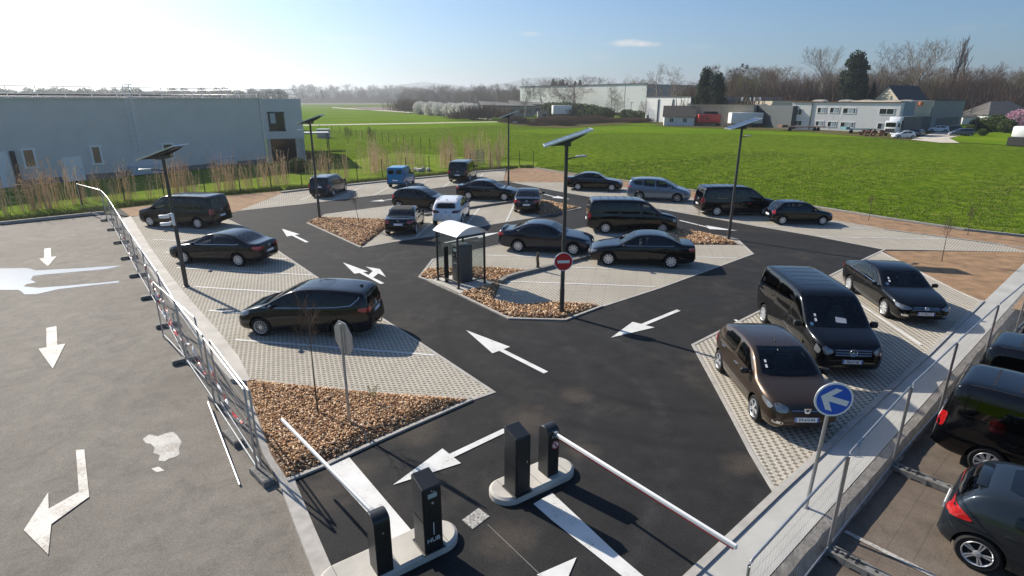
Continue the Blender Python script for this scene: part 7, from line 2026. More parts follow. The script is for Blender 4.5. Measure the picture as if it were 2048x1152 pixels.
# odd machinery heap before the offices
p = g(1745, 272); mb = MB(); rnd = random.Random(5)
for k in range(26):
    c = p + Vector((rnd.uniform(-2.6, 2.6), rnd.uniform(-.8, .8), rnd.uniform(.3, 1.1)))
    mb.box(c, (rnd.uniform(.2, 1.1), rnd.uniform(.1, .4), rnd.uniform(.1, .5)), rnd.uniform(0, 3), 0, rnd.uniform(-.5, .5), rnd.uniform(-.5, .5))
for x in (-1.8, -.6, 1.2): mb.lathe([(.25, -.08), (.5, -.08), (.5, .08), (.25, .08), (.25, -.08)], 14, p + Vector((x, -.9, .5)), 'Y')
tag(mb.build('farm_machine', MT['rust']), 'rusty heap of old farm machinery on the grass before the offices', 'machinery')
p = g(1230, 236); mb = MB()
mb.box(p + Vector((0, 0, 1.6)), (9, 2.4, 1.2)); mb.box(p + Vector((-3.4, 0, 2.6)), (2.2, 2.3, 1.6)); mb.box(p + Vector((3.2, 0, 2.5)), (1.6, 2.2, .8))
for x in (-3, -1, 2.5): mb.lathe([(.001, -.1), (.5, -.1), (.5, .1), (.001, .1)], 14, p + Vector((x, -1.3, .5)), 'Y')
tag(mb.build('crane_truck', MT['rust']), 'rusty red crane lorry parked below the warehouse wall', 'truck')
for px, py, zt_, lab in ((1247, 236, 168, 'tall thin steel lamp mast before the warehouse'), (1261, 235, 205, 'shorter lamp mast right of the tall mast')):
    p = g(px, py); top_ = at(px, zt_, p.y).z; mb = MB(); mb.tube([p, p + Vector((0, 0, top_))], .14, 6); mb.box(p + Vector((.2, 0, top_)), (1.6, .4, .2)); tag(mb.build('lamp_mast', MT['steel']), lab, 'lamp mast')
p = g(2046, 292); t = thing('dumped_skip', 'white and dark tipped container at the right edge of the field', 'container', p, R(20))
mb = MB(); mb.prism([(-2, -1.2), (2.6, -1.2), (2.6, 1.4), (-2, 1.4)], .1, 1.4); mb.build('box_body', MT['black'], t)
mb = MB(); mb.rbox((.4, .1, 2.3), (4.2, 2.4, 1.8), .3); mb.build('hood', MT['white'], t, 40)

# ------------------------------------------------------------------ hills
def hills(pts, Y, m, name='hills', thick=900):
    top_ = [at(x, y, Y) for x, y in pts]
    bm = bmesh.new(); a = [bm.verts.new(p) for p in top_]; b0 = [bm.verts.new((p.x, p.y - thick, -5)) for p in top_]; c = [bm.verts.new((p.x, p.y + thick, -5)) for p in top_]
    for i in range(len(a) - 1):
        bm.faces.new([a[i], b0[i], b0[i + 1], a[i + 1]]); bm.faces.new([a[i + 1], c[i + 1], c[i], a[i]])
    bmesh.ops.recalc_face_normals(bm, faces=bm.faces)
    me = bpy.data.meshes.new(name); bm.to_mesh(me); bm.free(); me.materials.append(m)
    tag(obj(name, me), kind='structure')
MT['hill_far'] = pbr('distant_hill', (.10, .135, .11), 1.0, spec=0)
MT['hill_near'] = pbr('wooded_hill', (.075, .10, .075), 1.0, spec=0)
def rid(x0, x1, base, bumps, n=60):
    return [(x0 + (x1 - x0) * i / n, base - sum(h * math.exp(-((x0 + (x1 - x0) * i / n - c) / w) ** 2) for c, h, w in bumps)) for i in range(n + 1)]
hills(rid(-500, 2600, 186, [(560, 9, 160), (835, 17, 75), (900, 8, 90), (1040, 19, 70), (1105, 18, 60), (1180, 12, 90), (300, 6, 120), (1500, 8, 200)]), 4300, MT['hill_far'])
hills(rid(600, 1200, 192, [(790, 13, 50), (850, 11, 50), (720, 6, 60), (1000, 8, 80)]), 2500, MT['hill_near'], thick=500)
# ------------------------------------------------------------------ trees and plants
def seg_mesh(name, segs, mats, parent=None, n=3, mi=None):
    """segs: array (k, 8) of p0, p1, r0, r1 -> one mesh of thin tapered sticks"""
    S = np.array(segs, float); k = len(S)
    p0, p1, r0, r1 = S[:, :3], S[:, 3:6], S[:, 6], S[:, 7]
    d = p1 - p0; d /= np.maximum(np.linalg.norm(d, axis=1, keepdims=True), 1e-9)
    up = np.where(np.abs(d[:, 2:3]) < .9, np.array([[0, 0, 1.]]), np.array([[1., 0, 0]]))
    a = np.cross(d, up); a /= np.linalg.norm(a, axis=1, keepdims=True); b = np.cross(d, a)
    V = np.zeros((k, 2 * n, 3))
    for j in range(n):
        t = 2 * PI * j / n; o = a * math.cos(t) + b * math.sin(t)
        V[:, j] = p0 + o * r0[:, None]; V[:, n + j] = p1 + o * r1[:, None]
    F = np.array([(j, (j + 1) % n, n + (j + 1) % n, n + j) for j in range(n)])
    Q = (F[None] + (np.arange(k) * 2 * n)[:, None, None]).reshape(-1, 4)
    return fast_mesh(name, V.reshape(-1, 3), Q, mats, parent, None if mi is None else np.repeat(mi, n))
def grow_tree(rnd, H, spread=.5, up=.25, levels=4, kids=(6, 5, 5, 4), trunk_r=None, first=.3, twist=.25, lratio=(.55, .55, .5, .5), minr=.012, mind=0.0):
    trunk, crown = [], []
    tr = trunk_r or H * .018
    def branch(p, d, L_, r, lev):
        n = max(2, 5 - lev); pts = [Vector(p)]; q = Vector(p); dd = Vector(d)
        for i in range(n):
            dd = (dd + Vector((rnd.gauss(0, twist), rnd.gauss(0, twist), rnd.gauss(0, twist * .6) + up * (.35 if lev else 0))) * .5).normalized()
            q = q + dd * (L_ / n); pts.append(q.copy())
        for i in range(n):
            ra, rb = max(minr, r * (1 - .8 * i / n)), max(minr * .7, r * (1 - .8 * (i + 1) / n))
            (trunk if lev < 2 and levels > 2 or lev == 0 else crown).append((*pts[i], *pts[i + 1], ra, rb))
        if lev >= levels: return
        k = kids[min(lev, len(kids) - 1)]
        for j in range(k):
            s = (first if lev == 0 else .25) + (1 - (first if lev == 0 else .25)) * (j + rnd.random()) / k
            s = min(s, .98); i = min(n - 1, int(s * n)); f = s * n - i
            o = pts[i].lerp(pts[i + 1], f); dd = (pts[i + 1] - pts[i]).normalized()
            az = j * 2.4 + rnd.uniform(-.6, .6)
            side = dd.cross(Vector((math.cos(az), math.sin(az), .2))).normalized()
            nd = (dd * (1 - spread) + side * spread * 1.25 + Vector((0, 0, up))).normalized()
            branch(o, nd, L_ * lratio[min(lev, len(lratio) - 1)] * rnd.uniform(.7, 1.15) * (1.15 - .45 * s if lev == 0 else 1), r * (1 - .7 * s) * .6, lev + 1)
    branch((0, 0, 0), (rnd.gauss(0, .03), rnd.gauss(0, .03), 1), H * .86, tr, 0)
    return trunk, crown
PROTO = {}
def tree_kind(key, name, make):
    """make() -> list of (part name, segments or (verts, quads), material)"""
    t = thing(name, None, 'tree')
    for nm, data, m in make():
        if isinstance(data, tuple): fast_mesh(nm, data[0], data[1], MT[m], t)
        else: seg_mesh(nm, data, MT[m], t, 4 if nm == 'trunk' else 3)
    PROTO[key] = [t, False, max(v.co.z for c in KIDS[t.name] for v in c.data.vertices) * (.96 if 'bare' in name or name in ('poplar', 'birch') else .9)]
def put_tree(key, p, label, group=None, s=1.0, rz=0.0, sx=1.0):
    k = PROTO[key]; o = k[0] if not k[1] else copy_tree(k[0]); k[1] = True
    o.location = p; o.rotation_euler = (0, 0, rz); o.scale = (s * sx, s * sx, s)
    return tag(o, label, 'tree', group)
def bare(seed, H, m, **kw):
    def f():
        a, b = grow_tree(random.Random(seed), H, **kw)
        return [('trunk', a, 'pale_bark' if m == 'twig_pale' else 'bark'), ('crown', b, m)]
    return f
for i, (m, sp, up_, kd) in enumerate((('twig', .55, .18, (9, 6, 6, 5)), ('twig', .45, .30, (10, 6, 6, 5)), ('twig_pale', .50, .26, (9, 6, 6, 5)), ('twig_bud', .60, .12, (10, 6, 6, 5)), ('twig', .62, .10, (8, 7, 6, 5)))):
    tree_kind('bare%d' % i, 'bare_tree', bare(11 + i, 10.0, m, spread=sp, up=up_, kids=kd, levels=4, minr=.014, first=.22))
tree_kind('big', 'tall_bare_tree', bare(31, 20.0, 'twig_pale', spread=.42, up=.30, kids=(8, 6, 6, 5), levels=4, minr=.022, first=.3, trunk_r=.45))
tree_kind('big2', 'tall_bare_tree', bare(37, 20.0, 'twig', spread=.5, up=.22, kids=(9, 6, 6, 5), levels=4, minr=.022, first=.28, trunk_r=.4))
tree_kind('poplar', 'poplar', bare(41, 22.0, 'twig', spread=.16, up=.55, kids=(26, 6, 6), levels=3, minr=.03, first=.08, lratio=(.30, .42, .4), trunk_r=.35))
tree_kind('birch', 'birch', bare(43, 12.0, 'twig_pale', spread=.42, up=.10, kids=(13, 6, 6, 4), levels=4, minr=.012, first=.15, lratio=(.38, .5, .5, .5)))
def conifer(seed, H, Rr, pine=False):
    rnd = np.random.default_rng(seed)
    n = 5200
    z = rnd.uniform(.10 if not pine else .30, 1, n) ** (.85)
    lay = np.floor(z * (13 if not pine else 8)) + rnd.integers(0, 5, n) * .2
    az = (lay * 2.4 + rnd.integers(0, 7, n) * .9 + rnd.normal(0, .16, n))
    prof = (1 - z) ** .75 if not pine else np.sqrt(np.clip(1 - ((z - .62) / .42) ** 2, 0.05, 1))
    rr = Rr * prof * np.sqrt(rnd.uniform(.08, 1, n)) * (1 + .28 * np.sin(az * 3 + lay))
    c = np.stack([rr * np.cos(az), rr * np.sin(az), z * H - rr * (.25 if not pine else -.05) + rnd.normal(0, .12, n)], 1)
    s = np.stack([rnd.uniform(.30, .75, n), rnd.uniform(.10, .26, n), np.full(n, .03)], 1) * (H / 10)
    V = np.einsum('nij,nkj->nki', rot_mats(n, .6), CUBE_V[None] * s[:, None, :]) + c[:, None, :]
    Q = (CUBE_F[None] + (np.arange(n) * 8)[:, None, None]).reshape(-1, 4)
    tr = [(0, 0, 0, 0, 0, H * .95, H * .022, .03)]
    for k in range(40):
        zz = (.15 + .8 * k / 40); a = k * 2.4; r_ = Rr * (1 - zz) ** .75 * .8 if not pine else Rr * .7
        tr.append((0, 0, zz * H, r_ * math.cos(a), r_ * math.sin(a), zz * H - r_ * .2, .05, .02))
    return [('trunk', tr, 'bark'), ('crown', (V.reshape(-1, 3), Q), 'needle')]
tree_kind('spruce', 'spruce', lambda: conifer(3, 14.0, 4.2))

def leafy(seed, n, rad, hz, m, size, stems=24, lo=.05):
    rnd = np.random.default_rng(seed)
    lob = rnd.normal(0, 1, (9, 3)); lob /= np.linalg.norm(lob, axis=1, keepdims=True)
    d = rnd.normal(0, 1, (n, 3)); d /= np.linalg.norm(d, axis=1, keepdims=True)
    k = rnd.uniform(.35, 1, n) ** .5 * (1 + .35 * np.max(d @ lob.T, axis=1) - .25)
    c = d * k[:, None] * np.array([rad, rad, hz * .5]) + np.array([0, 0, hz * .52])
    c[:, 2] = np.maximum(c[:, 2], lo)
    s = np.stack([rnd.uniform(.6, 1.3, n), rnd.uniform(.4, .9, n), np.full(n, .06)], 1) * size
    V = np.einsum('nij,nkj->nki', rot_mats(n, .9), CUBE_V[None] * s[:, None, :]) + c[:, None, :]
    Q = (CUBE_F[None] + (np.arange(n) * 8)[:, None, None]).reshape(-1, 4)
    st = []
    for i in range(stems):
        e = c[rnd.integers(0, n)]; b_ = rnd.normal(0, rad * .15, 2); m_ = (e + np.array([b_[0], b_[1], 0])) / 2 + np.array([0, 0, hz * .1])
        st.append((b_[0], b_[1], 0, *m_, .06, .04)); st.append((*m_, *e, .04, .015))
    return [('trunk', st, 'bark'), ('crown', (V.reshape(-1, 3), Q), m)]
tree_kind('blossom', 'flowering_shrub', lambda: leafy(7, 2600, 3.4, 5.2, 'blossom', .26, 60))
tree_kind('blossom2', 'flowering_shrub', lambda: leafy(17, 2400, 3.0, 4.4, 'blossom', .24, 60))
tree_kind('pink', 'flowering_tree', lambda: leafy(8, 2200, 2.6, 5.5, 'pink', .2, 50))
tree_kind('bush', 'bush', lambda: leafy(9, 1600, 1.5, 2.4, 'leaf', .16, 40))
tree_kind('thicket', 'thicket', lambda: leafy(10, 1500, 2.2, 2.6, 'twigs_mix', .12, 160) if False else [('trunk', [s for j in range(26) for s in grow_tree(random.Random(100 + j), 1.0, levels=1, kids=(2,))[0][:0]] or [(0, 0, 0, 0, 0, 1.2, .05, .02)], 'bark'),
          ('crown', [(x + rx, y + ry, 0 if h < .5 else h * .4, x + rx * 2, y + ry * 2, h, .03, .012) for (x, y, rx, ry, h) in [(random.gauss(0, 1.3), random.gauss(0, 1.3), random.gauss(0, .35), random.gauss(0, .35), random.uniform(.6, 2.6)) for _ in range(900)]], 'twig')])

def pine():
    rd = np.random.default_rng(5); parts = []
    n = 46; C_ = []
    for k in range(n):
        z = .18 + .82 * (k + .5) / n; r_ = 3.3 * (1 - z) ** .55 * (.45 + .75 * rd.random()); a = k * 2.4 + rd.normal(0, .4)
        C_.append((r_ * math.cos(a), r_ * math.sin(a), z * 11 - .2 * r_, .55 + .75 * rd.random()))
    C_ = np.array(C_); m = 150
    d = rd.normal(0, 1, (n, m, 3)); d /= np.linalg.norm(d, axis=2, keepdims=True); d *= rd.uniform(.4, 1, (n, m, 1)) ** .5
    P_ = (C_[:, None, :3] + d * C_[:, None, 3:4] * np.array([1.25, 1.25, .7])).reshape(-1, 3); N_ = len(P_)
    s = np.stack([rd.uniform(.25, .6, N_), rd.uniform(.08, .2, N_), np.full(N_, .03)], 1)
    V = np.einsum('nij,nkj->nki', rot_mats(N_, .7), CUBE_V[None] * s[:, None, :]) + P_[:, None, :]
    Q = (CUBE_F[None] + (np.arange(N_) * 8)[:, None, None]).reshape(-1, 4)
    tr = [(0, 0, 0, 0, 0, 10.6, .26, .04)] + [(0, 0, c[2], c[0], c[1], c[2], .06, .03) for c in C_]
    return [('trunk', tr, 'bark'), ('crown', (V.reshape(-1, 3), Q), 'needle')]
tree_kind('pine', 'pine', pine)
# --- single trees one can tell apart
def T(key, px, py, toppy, label, base_y=None, Hk=10.0, group=None, sx=1.0, rz=None, dY=0.0):
    px0 = px - (py - toppy) * .5 * (px - 985) / (3870 - py)
    p = g(px0, py); p.y += dY
    if dY: p.x *= (p.y) / (p.y - dY)
    p.z = 0
    top_ = at(px, toppy, p.y).z
    return put_tree(key, p, label, group, top_ / PROTO[key][2], random.uniform(0, 6) if rz is None else rz, sx)
T('pine', 1409, 251, 143, 'left of the two dark pines behind the low hall', Hk=11, dY=12, sx=.72)
T('pine', 1432, 251, 152, 'right and bushier of the two dark pines behind the low hall', Hk=11, dY=8, sx=.85)
T('pine', 1706, 255, 113, 'big dark evergreen rising behind the white office building', Hk=11, dY=34, sx=.86)
T('spruce', 1741, 255, 172, 'small dark conifer peeping over the office roof beside the big evergreen', Hk=14, dY=33, sx=.7)
T('poplar', 1921, 254, 78, 'tall slim poplar standing above the woodland at the right', Hk=20.5, dY=70, sx=1.15)
T('poplar', 1937, 254, 92, 'shorter slim poplar just right of the tall one', Hk=20.5, dY=72, sx=1.0)
T('big', 1660, 252, 92, 'tall bare tree left of the big dark evergreen', Hk=19.5, dY=50, sx=1.0, rz=0.4)
T('big2', 1741, 252, 86, 'tall bare tree directly behind the big dark evergreen', Hk=19.5, dY=60, sx=.9, rz=2.0)
T('big', 1820, 254, 83, 'tall spreading bare tree right of the big evergreen behind the offices', Hk=19.5, dY=48, sx=1.25, rz=3.3)
T('birch', 1318, 250, 128, 'tall pale birch behind the smaller white hall', Hk=12, dY=40, sx=.9)
T('birch', 1345, 250, 133, 'second pale birch behind the smaller white hall', Hk=12, dY=44, sx=1.0)
T('birch', 1222, 238, 156, 'slender birch before the white warehouse wall', Hk=12, sx=.75)
T('bare3', 1236, 238, 183, 'low spreading bare tree before the warehouse beside the slender birch', sx=1.1)
T('birch', 1050, 238, 156, 'bare tree at the left corner of the white warehouse', Hk=12, sx=1.0, dY=5)
T('bare2', 1142, 234, 190, 'small bare tree on the hedge below the warehouse', sx=1.3)
T('bare0', 1288, 243, 200, 'small grey tree at the corner of the smaller white hall', sx=.7)
T('pink', 2036, 262, 222, 'pink flowering tree at the right edge before the bungalow', Hk=5.5, sx=1.2)
# rooks' nests trees: row of tall bare trees behind the pines
nest = []
for i, px in enumerate((1424, 1447, 1468, 1488, 1506)):
    nest.append(T(('big', 'big2')[i % 2], px, 250, 128 + (i % 3) * 3, ['leftmost', 'second', 'third', 'fourth', 'rightmost'][i] + ' of the tall bare trees carrying dark rook nests behind the pines', Hk=19.5, dY=75, sx=.62, group='tall trees with rook nests'))
rnd = random.Random(12)
for i, (px, py) in enumerate(((1486, 129), (1485, 133), (1494, 132), (1494, 137), (1486, 142), (1433, 135), (1510, 139), (1475, 138), (1460, 142), (1476, 153), (1488, 160), (1497, 161))):
    p = at(px, py, nest[min(4, max(0, int((px - 1415) / 20)))].location.y); mb = MB()
    for k in range(16): mb.box(p + Vector((rnd.gauss(0, .3), rnd.gauss(0, .3), rnd.gauss(0, .22))), (.8, .1, .12), rnd.uniform(0, 6), 0, rnd.uniform(-.6, .6))
    tag(mb.build('rook_nest', MT['well']), 'dark round rook nest high in the tall bare trees behind the pines', 'nest', 'rook nests in the bare trees')

# --- woodland beyond the fields: every tree a copy
rnd = random.Random(21)
def belt(n, x0, x1, base_y, toplo, tophi, depth, label, group, kinds, sx=1.0, Hk=10.0, mind=0):
    for i in range(n):
        px = x0 + (x1 - x0) * (i + rnd.random()) / n
        by = base_y(px) if callable(base_y) else base_y
        p = g(px, by); k = 1 + rnd.uniform(mind, depth) / p.y; p = Vector((p.x * k, p.y * k, 0))
        tp = at(px, rnd.uniform(toplo(px) if callable(toplo) else toplo, tophi(px) if callable(tophi) else tophi), p.y).z
        kd = rnd.choice(kinds); put_tree(kd, p, label, group, max(2.0, tp) / PROTO[kd][2], rnd.uniform(0, 6), sx * rnd.uniform(.9, 1.3))
B5 = ['bare0', 'bare1', 'bare2', 'bare3', 'bare4']
belt(70, 585, 1045, lambda x: 206.5 + max(0, x - 800) * .03, 167, 181, 90, 'bare brown woodland tree in the long belt beyond the green fields', 'woodland trees beyond the fields', B5, 1.25)
belt(34, 800, 1045, lambda x: 212 + max(0, x - 800) * .03, 168, 186, 30, 'bare woodland tree behind the flowering hedge and the pavilions', 'woodland trees behind the flowering hedge', B5, 1.1)
belt(80, 1440, 2090, 250, lambda x: 132 - max(0, x - 1700) * .02, 160, 110, 'bare brown woodland tree behind the far offices', 'woodland trees behind the offices', B5, 1.0, mind=36)
belt(26, 1880, 2090, 250, 160, 192, 80, 'bare tree in the thicket around the bungalow', 'trees around the bungalow', ['bare0', 'bare3', 'bare4'], 1.0, mind=48)
belt(12, 1340, 1440, 240, 160, 182, 60, 'bare tree between the warehouse and the pines', 'trees between warehouse and pines', B5, 1.1)
belt(8, 1060, 1290, 226, 150, 166, 150, 'bare tree top showing above the warehouse roof', 'trees behind the warehouse', B5 , 1.3)
belt(44, -40, 580, 216, 177, 187, 120, 'green treetop showing above the roof of the grey hall', 'trees behind the grey hall', ['bush'], .6, 2.4)
for i, px in enumerate((1105, 1111, 1119, 1124, 1132, 1148, 1158)):
    p = g(px, 225); p = Vector((p.x * 1.3, p.y * 1.3, 0)); tp = at(px, 163 + (i * 5) % 7, p.y).z
    put_tree('spruce', p, 'dark conifer tip above the warehouse roof line', 'conifers behind the warehouse', tp / PROTO['spruce'][2], i, .8)
# the mass of undergrowth that fills the woods
def wood_mass(name, label, spans, m, n_per, seed):
    rd = np.random.default_rng(seed); S = []
    for (x0, x1, by, ty, dep) in spans:
        n = int(n_per * (x1 - x0)); px = rd.uniform(x0, x1, n)
        for q in px:
            p = g(q, by); k = 1 + rd.uniform(0, dep) / p.y; x, y = p.x * k, p.y * k
            H = at(q, ty, y).z * (0.75 + .3 * math.sin(q * .21) * math.sin(q * .053 + 1)) * rd.uniform(.35, 1.05)
            w = H * .16
            a = (x + rd.normal(0, w), y + rd.normal(0, w), max(0, H * rd.uniform(0, .55)))
            b_ = (a[0] + rd.normal(0, w), a[1] + rd.normal(0, w), H)
            S.append((*a, *b_, H * .020, H * .004))
    o = seg_mesh(name, S, MT[m], None, 3); tag(o, label, 'wood', kind='stuff')
wood_mass('woodland', 'brown mass of bare undergrowth in the wood beyond the green fields', [(585, 1045, 207, 180, 120), (800, 1045, 213, 186, 40)], 'twig', 22, 1)
wood_mass('woodland', 'brown mass of bare undergrowth in the wood behind the far offices', [(1440, 2100, 247, 158, 120), (1830, 2100, 238, 160, 50), (1340, 1450, 240, 178, 60)], 'twig', 22, 2)
wood_mass('woodland', 'grey green haze of budding branches in the wood beyond the fields', [(585, 1045, 207, 184, 80), (1340, 1500, 250, 185, 70)], 'twig_bud', 8, 3)
# flowering hedge
for i, (px, py, ty) in enumerate(((842, 229, 204), (862, 231, 205), (880, 232, 206), (900, 234, 207), (915, 235, 208), (932, 237, 207), (945, 239, 209))):
    T('blossom' if i % 2 else 'blossom2', px, py, ty, ['leftmost', 'second', 'third', 'fourth', 'fifth', 'sixth', 'rightmost'][i] + ' white flowering shrub in the hedge along the gravel track', Hk=5.0, group='white flowering shrubs of the hedge')
for i, (px, py, ty) in enumerate(((808, 225, 195), (820, 226, 200), (832, 229, 212), (955, 240, 212), (975, 241, 205), (988, 238, 214), (888, 238, 222), (918, 240, 224))):
    T('thicket' if i % 2 else 'bare4', px, py, ty, 'bare brown shrub among the white flowering hedge', Hk=2.6 if i % 2 else 10, group='bare shrubs of the hedge', sx=1.3)
for i, (px, py, ty) in enumerate(((1105, 233, 206), (1120, 234, 207), (1133, 235, 206), (1150, 236, 209), (1165, 236, 209), (1180, 237, 211), (1195, 238, 214), (1210, 239, 216), (1255, 239, 220), (1275, 240, 222))):
    T('bush', px, py, ty, 'low olive bush in the hedge below the warehouse wall', Hk=2.4, group='olive bushes below the warehouse', sx=1.5)
for i in range(26):
    px = rnd.uniform(1000, 1200); py = 244 + (1 - abs(px - 1100) / 100) * rnd.uniform(0, 12)
    T('thicket', px, py, py - rnd.uniform(6, 15), 'dry bramble thicket on the rough ground beyond the field', Hk=2.6, group='bramble thickets on the rough ground', sx=1.6)
for i in range(18):
    px = rnd.uniform(1200, 1295); T('thicket', px, 244 + rnd.uniform(-2, 2), 236, 'dry scrub along the yard before the white halls', Hk=2.6, group='dry scrub before the white halls', sx=1.4)
for i, (px, py, ty) in enumerate(((1955, 262, 238), (1975, 263, 236), (1995, 264, 232), (1940, 268, 250), (2015, 266, 240), (1966, 272, 258))):
    T('bush', px, py, ty, ['round bush left of the bungalow', 'bush before the bungalow windows', 'taller bush before the bungalow', 'yellowish bush beside the grey estate car', 'bush between the bungalow and the pink tree', 'low bush on the lawn before the bungalow'][i], Hk=2.4)
T('bush', 596, 345, 318, 'dark evergreen bush at the corner of the office block', Hk=2.4, sx=1.2)
T('bush', 577, 343, 322, 'second dark bush beside the office block corner', Hk=2.4, sx=1.2)
T('bush', 618, 318, 305, 'small dark bush under the pergola', Hk=2.4, sx=1.2)
T('bare0', 695, 287, 252, 'left young bare tree on the grass behind the far posts', sx=.8)
T('bare1', 744, 292, 252, 'right young bare tree on the grass behind the far posts', sx=.8)

# --- dry reeds along the boundary fence
def reed_mesh(seed, n, h, rad):
    rd = np.random.default_rng(seed); S = []
    for i in range(n):
        x, y = np.clip(rd.normal(0, rad, 2), -1.3 * rad, 1.3 * rad); H = h * rd.uniform(.55, 1.05); lx, ly = rd.normal(0, .10 * H, 2)
        m_ = (x + lx * .4, y + ly * .4, H * .6); e = (x + lx, y + ly, H)
        S.append((x, y, 0, *m_, .014, .011)); S.append((*m_, *e, .011, .007))
        if rd.random() < .55:      # feathery head
            for k in range(7):
                a = np.array(e) - np.array((lx, ly, H * .4)) * .025 * k
                S.append((*a, *(a + rd.normal(0, .05, 3) + np.array((0, 0, .07))), .016, .004))
        for k in range(2):         # dry leaves hanging off
            s = rd.uniform(.25, .85); a = np.array((x + lx * s, y + ly * s, H * s)); d = rd.normal(0, .16, 3); d[2] = -abs(d[2]) * .7 + .05
            S.append((*a, *(a + d), .013, .003))
    return S
REED = []
for i, (n, h, r_) in enumerate(((18, 2.4, .30), (22, 2.9, .38), (12, 2.0, .28), (32, 3.2, .55))):
    REED.append(('dry_reed_clump', reed_mesh(50 + i, n, h, r_)))
rp = [None] * 4
def reed(kind, p, label, group, s=1.0):
    if rp[kind] is None:
        t = seg_mesh('dry_reed_clump', REED[kind][1], MT['straw'], None, 3); rp[kind] = t
    else:
        t = rp[kind].copy(); COL.objects.link(t)
    t.location = p; t.rotation_euler = (0, 0, rnd.uniform(0, 6)); t.scale = (s, s, s)
    tag(t, label, 'reeds', group)
GRD = 'dry reed clumps along the boundary fence'
spots = [(12, 430, 1), (60, 422, 3), (82, 420, 3), (100, 416, 1), (112, 415, 3), (150, 408, 1), (170, 405, 2), (195, 402, 1), (232, 402, 2), (250, 400, 1), (262, 399, 2), (300, 397, 2), (345, 392, 3), (358, 391, 3), (372, 390, 1), (390, 389, 2), (440, 384, 1), (455, 382, 3), (466, 381, 1), (492, 378, 2), (505, 377, 1), (528, 374, 1), (545, 372, 3), (560, 370, 2), (575, 369, 1), (632, 362, 3), (648, 360, 3), (655, 361, 1), (675, 358, 2), (690, 356, 1)]
for i, (px, py, k) in enumerate(spots):
    reed(k, g(px, py), 'dry straw coloured reed clump behind the mesh fence before the grey hall', 'dry reeds before the grey hall', rnd.uniform(.85, 1.1))
for i in range(26):
    px = rnd.uniform(735, 1005); py = 353 - (px - 735) * .056 + rnd.uniform(-22, 2)
    if px > 880: py = 345 - (px - 880) * .05 + rnd.uniform(-24, 2)
    k = 3 if 860 < px < 910 or 945 < px < 965 else rnd.choice((0, 1, 3, 1))
    reed(k, g(px, py), 'dry straw coloured reed clump behind the mesh fence before the open field', 'dry reeds before the field', rnd.uniform(.9, 1.3))
# heap of pallets and stones behind the fence
p = g(953, 327); t = thing('pallet', 'pale wooden pallet leaning upright among the reeds behind the fence', 'pallet', p, R(10))
mb = MB()
for k in range(7): mb.box((0, 0, .15 + k * .22), (1.9, .03, .12))
for x in (-.8, 0, .8): mb.box((x, .05, .8), (.1, .07, 1.6))
mb.build('boards', pbr('pale_timber', (.46, .42, .30), .9, noise=.2, nscale=5), t)
mb = MB()
for k in range(9):
    c = g(845 + rnd.uniform(-14, 16), 343 + rnd.uniform(-3, 2)); mb.rbox(c + Vector((0, 0, .15)), (rnd.uniform(.3, .7), rnd.uniform(.2, .5), rnd.uniform(.2, .4)), .06, rnd.uniform(0, 3))
tag(mb.build('rubble', MT['concrete']), 'scattered pale stones in the grass behind the blue van', 'rubble', kind='stuff')

# rough grass fringe along the back kerb
def tufts(name, label, pts_fn, n, h, m, w=.012):
    S = []
    for i in range(n):
        p, hh = pts_fn()
        d = (random.gauss(0, .35) * hh, random.gauss(0, .35) * hh)
        S.append((p.x, p.y, p.z, p.x + d[0] * .4, p.y + d[1] * .4, p.z + hh * .6, w, w * .8)); S.append((p.x + d[0] * .4, p.y + d[1] * .4, p.z + hh * .6, p.x + d[0], p.y + d[1], p.z + hh * .9, w * .8, w * .2))
    tag(seg_mesh(name, S, MT[m], None, 3), label, 'grass', kind='stuff')
MT['blade'] = pbr('grass_blades', (.085, .13, .026), .9, spec=.1)
MT['blade_young'] = mat_chips('young_grass_blades', [(0, (.03, .07, .008)), (.5, (.11, .17, .015)), (1, (.26, .29, .04))])  # greens vary at random from blade to blade
MT['blade_dry'] = pbr('dry_grass_blades', (.30, .27, .12), .9, spec=.1)
fl = P((-60, 452), (0, 446), (208, 424.5)) + back_left[1:]
def fringe():
    i = random.randrange(len(fl) - 1); a, b = fl[i], fl[i + 1]
    while random.random() > (b - a).length / 8: i = random.randrange(len(fl) - 1); a, b = fl[i], fl[i + 1]
    p = a.lerp(b, random.random()); d = (b - a).normalized(); n = Vector((-d.y, d.x, 0)); n = n if n.y > 0 else -n
    return p + n * (abs(random.gauss(0, .7)) + .12), random.uniform(.08, .38)
random.seed(4)
tufts('verge_fringe', 'ragged green grass fringe along the back kerb', fringe, 9000, .3, 'blade')
tufts('verge_fringe', 'dry yellow grass blades mixed into the fringe along the back kerb', fringe, 5000, .3, 'blade_dry')
fq = [Vector(p) for p in field_k + [fk_end]]
def ffield():
    i = random.choices(range(len(fq) - 1), [(fq[k + 1] - fq[k]).length for k in range(len(fq) - 1)])[0]; a, b = fq[i], fq[i + 1]
    p = a.lerp(b, random.random()); d = (b - a).normalized(); n = Vector((-d.y, d.x, 0)); n = n if n.y > 0 else -n
    return p + n * (random.random() ** 1.6 * 42 + .15), random.uniform(.04, .11)
tufts('field_tufts', 'short green tufts standing in the near part of the field', ffield, 14000, .12, 'blade_young', .03)
tufts('field_tufts', 'yellow dry tufts scattered in the near part of the field', ffield, 5000, .12, 'blade_dry', .025)

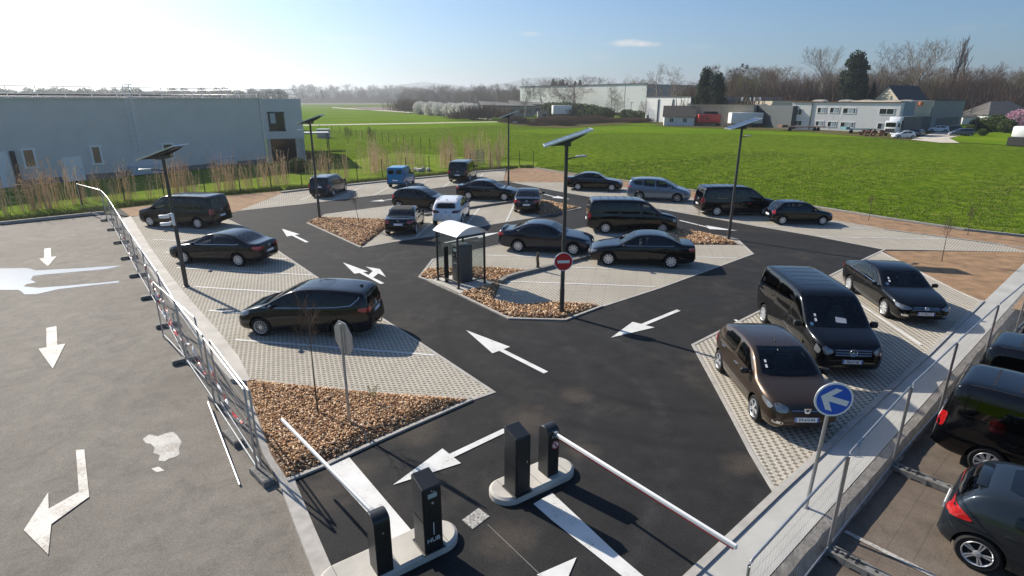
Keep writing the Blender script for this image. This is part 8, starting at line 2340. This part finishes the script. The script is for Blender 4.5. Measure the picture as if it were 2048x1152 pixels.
# --- saplings of the car park
def sapling(px, py, toppy, label, seed, stake=False, h0=None, wide=1.0):
    p = g(px, py, h0 or 0.0); H = at(px, toppy, p.y).z - p.z
    t = thing('sapling', label, 'tree', p, 0, 'young trees of the car park')
    a, b = grow_tree(random.Random(seed), H, spread=.42, up=.32, kids=(10, 5, 4), levels=3, minr=.0035, first=.62, lratio=(.32, .5, .5), trunk_r=.024, twist=.10)
    seg_mesh('trunk', a, MT['bark'], t, 5); seg_mesh('crown', b, MT['twig'], t, 3)
    return t
sapling(636, 826, 612, 'thin bare sapling with a spreading twig crown in the front bark bed', 3, h0=.14)
sapling(718, 449, 386, 'thin bare sapling in the triangular bark bed', 5, h0=.1)
sapling(1394, 472, 397, 'thin bare sapling in the bark bed beside the middle van', 6, h0=.1)
sapling(1883, 523, 440, 'thin bare sapling in the bare earth bed right of the lane', 8)
sapling(1737, 441, 390, 'thin bare sapling in the earth strip by the field kerb', 9)
sapling(1935, 470, 415, 'thin bare sapling in the earth strip at the far right', 10)
# green seedling in the front bed
p = g(748, 808, .14); t = thing('seedling', 'small green leafy seedling in the front bark bed beside the octagonal sign', 'plant', p)
st = []; lv = []
for (x, y, h) in ((0, 0, .42), (.09, .02, .5), (-.12, .03, .48)):
    st.append((x * .3, y * .3, 0, x, y, h, .006, .004))
    for k in range(9):
        a = k * 2.4; z = h * (.5 + .06 * k); lv.append((x * z / h, y * z / h, z, x * z / h + .06 * math.cos(a), y * z / h + .06 * math.sin(a), z + .04, .012, .004))
seg_mesh('stem', st, MT['bark'], t, 4); seg_mesh('leaves', lv, pbr('young_leaf', (.12, .22, .03), .6), t, 3)
# ------------------------------------------------------------------ the air
m = bpy.data.materials.new('air'); m.use_nodes = True
nt = m.node_tree; nt.nodes.clear()
pv = nt.nodes.new('ShaderNodeVolumePrincipled'); out = nt.nodes.new('ShaderNodeOutputMaterial')
pv.inputs['Color'].default_value = (0.90, 0.94, 1.0, 1)
pv.inputs['Density'].default_value = 0.0003
pv.inputs['Anisotropy'].default_value = 0.55
nt.links.new(pv.outputs[0], out.inputs['Volume'])
mb = MB(); mb.box((0, 2700, 65), (9000, 6200, 134))
tag(mb.build('haze', m), 'pale spring haze over the fields and hills', 'haze', kind='stuff')
